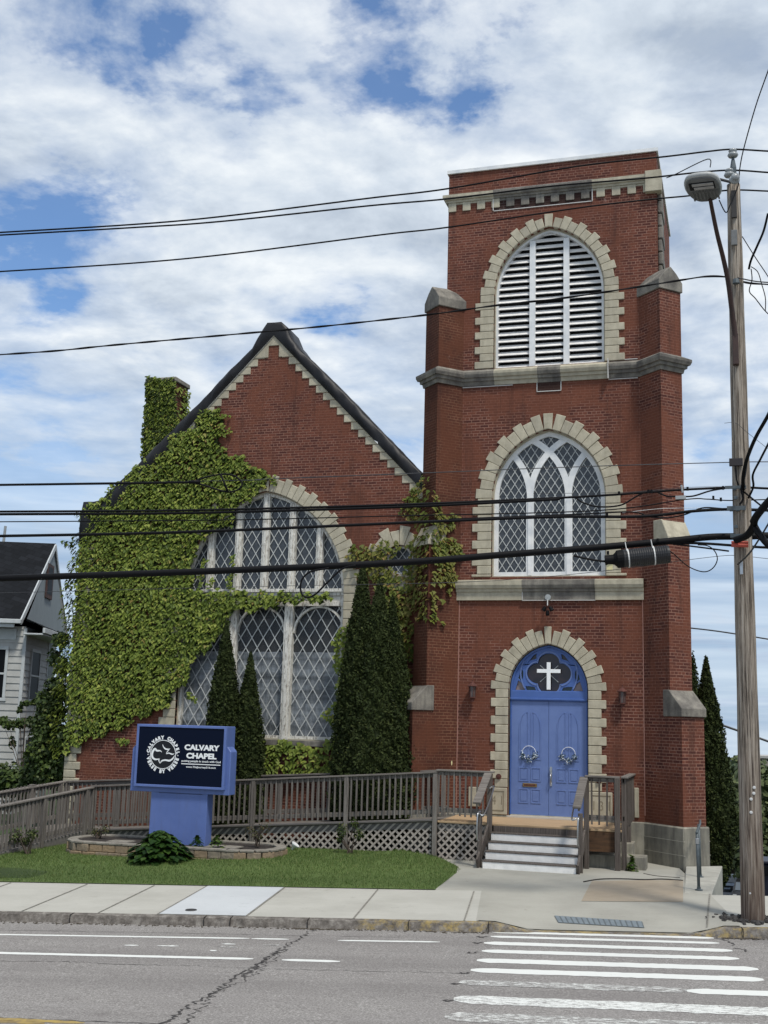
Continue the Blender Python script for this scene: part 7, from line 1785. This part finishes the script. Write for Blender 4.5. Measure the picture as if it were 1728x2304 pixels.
# grass bank and street surface down there
b1_ = on(1640, 1945, 34); b0_ = on(1640, 2005, 26)
m = MB(); vs = []; 
for i, y in enumerate((-1, 3, 8, 14, 22, 27, 40, 60, 75, 88, 100)): vs += [(3.75 if y < 4 else (1.5 if y < 30 else 0), y, terr(5.5, y) + .06), (9.5, y, terr(7, y) + .06)]
m.add(vs, [(i * 2, i * 2 + 1, i * 2 + 3, i * 2 + 2) for i in range(10)]); tag(m.build('side_street', mat('side_asphalt', (.13, .135, .15), .9, (.10, .105, .115), 1)), kind='structure')
def car(name, label, x, yb_, Y, Lc, Hc, Wc, bodyc, cat, suv):
    d = ray(x, yb_); p = on(x, yb_, Y); z0 = terr(p.x, p.y) + .06
    e = empty(name, (p.x, p.y, z0), label, cat); BM = mat(name + '_paint', bodyc, .3, spec=.6)
    M = Matrix.Translation((p.x, p.y, z0)) @ Matrix.Rotation(radians(-4), 4, 'Z')      # front faces the camera (-Y)
    w = Wc / 2; h1 = Hc * (.58 if suv else .56)
    prof = [(0, .25), (0.02, h1 * .75), (.12, h1 * .92), (Lc * (.22 if suv else .25), h1), (Lc * (.34), Hc * .97), (Lc * .40, Hc), (Lc * (.9 if suv else .72), Hc * .985), (Lc * (.97 if suv else .86), h1 * 1.02), (Lc, h1 * .95), (Lc, .3)]
    vs = []; 
    for s in (-1, 1):
        for (y, z) in prof: k = .80 if z > h1 * 1.05 else 1; vs.append(M @ Vector((s * w * k, y, z)))
    n_ = len(prof); fs = [tuple(range(n_)), tuple(range(n_, 2 * n_))[::-1]] + [(i, i + n_, (i + 1) % n_ + n_, (i + 1) % n_) for i in range(n_)]
    body = MB().add(vs, fs).build('car_body', BM, e, bevel=.05, segs=2)
    q = [(-w * .76, Lc * .225, h1 + .015), (w * .76, Lc * .225, h1 + .015), (w * .70, Lc * .335, Hc * .93), (-w * .70, Lc * .335, Hc * .93)]
    MB().add([M @ (Vector(a) + Vector((0, -.03, .03))) for a in q], [(0, 1, 2, 3)]).build('windscreen', mat('windscreen_glass', (.10, .115, .13), .1), e)
    for s in (-1, 1):
        m = MB(); m.box(s * w * .55, s * w * .9, -.03, .06, h1 * .62, h1 * .8, M); m.build('headlight', LENS, e, bevel=.02)
        m = MB(); m.box(s * w * 1.0, s * w * 1.22, Lc * .27, Lc * .32, h1, h1 + .17, M); m.build('wing_mirror', CABLE, e, bevel=.02)
        for yy in (Lc * .18, Lc * .8): MB().lathe([(0, -.1), (.32, -.1), (.34, -.05), (.34, .05), (.32, .1), (0, .1)], (0, 0, 0), 18, M @ Matrix.Translation((s * (w - .12), yy, .33)) @ Matrix.Rotation(radians(90), 4, 'Y')).build('wheel', CABLE, e)
    m = MB(); m.box(-w * .5, w * .5, -.035, .05, h1 * .6, h1 * .78, M); m.build('grille', DARK, e); m = MB(); m.box(-w, w, -.06, .06, .3, h1 * .48, M); m.build('bumper', BM if not suv else CABLE, e, bevel=.03)
    return e
car('sedan', 'grey blue sedan parked down the side street left of the pole', 1639, 2000, 97, 4.4, 1.45, 1.8, (.20, .24, .30), 'car', False)
car('dark_car', 'black sport utility vehicle partly behind the foot of the pole', 1671, 2000, 84, 4.6, 1.8, 1.9, (.012, .012, .014), 'car', True)
# tall dark bin at the right edge
tb = on(1735, 1975, 1.5); gz_ = terr(tb.x, tb.y); bn = empty('dark_bin', (tb.x, tb.y, gz_), 'tall navy blue bin just right of the pole beyond the sidewalk edge', 'bin'); topz = on(1735, 1942, 1.5).z
bx0 = on(1709, 1975, 1.5).x
MB().add([(bx0 + .04, 1.3, gz_), (bx0 + .9, 1.3, gz_), (bx0 + .9, 2.1, gz_), (bx0 + .04, 2.1, gz_), (bx0, 1.25, topz), (bx0 + .95, 1.25, topz), (bx0 + .95, 2.15, topz), (bx0, 2.15, topz)], [(0, 3, 2, 1), (4, 5, 6, 7), (0, 1, 5, 4), (1, 2, 6, 5), (2, 3, 7, 6), (3, 0, 4, 7)]).build('bin_body', mat('navy_plastic', (.008, .009, .022), .45), bn, bevel=.03)
MB().box(bx0 - .03, bx0 + .98, 1.2, 2.2, topz, topz + .07).build('bin_lid', bpy.data.materials['navy_plastic'], bn, bevel=.02)
MB().box(bx0 + .1, bx0 + .2, 1.2, 1.28, topz - .25, topz - .05).build('bin_handle', CABLE, bn)
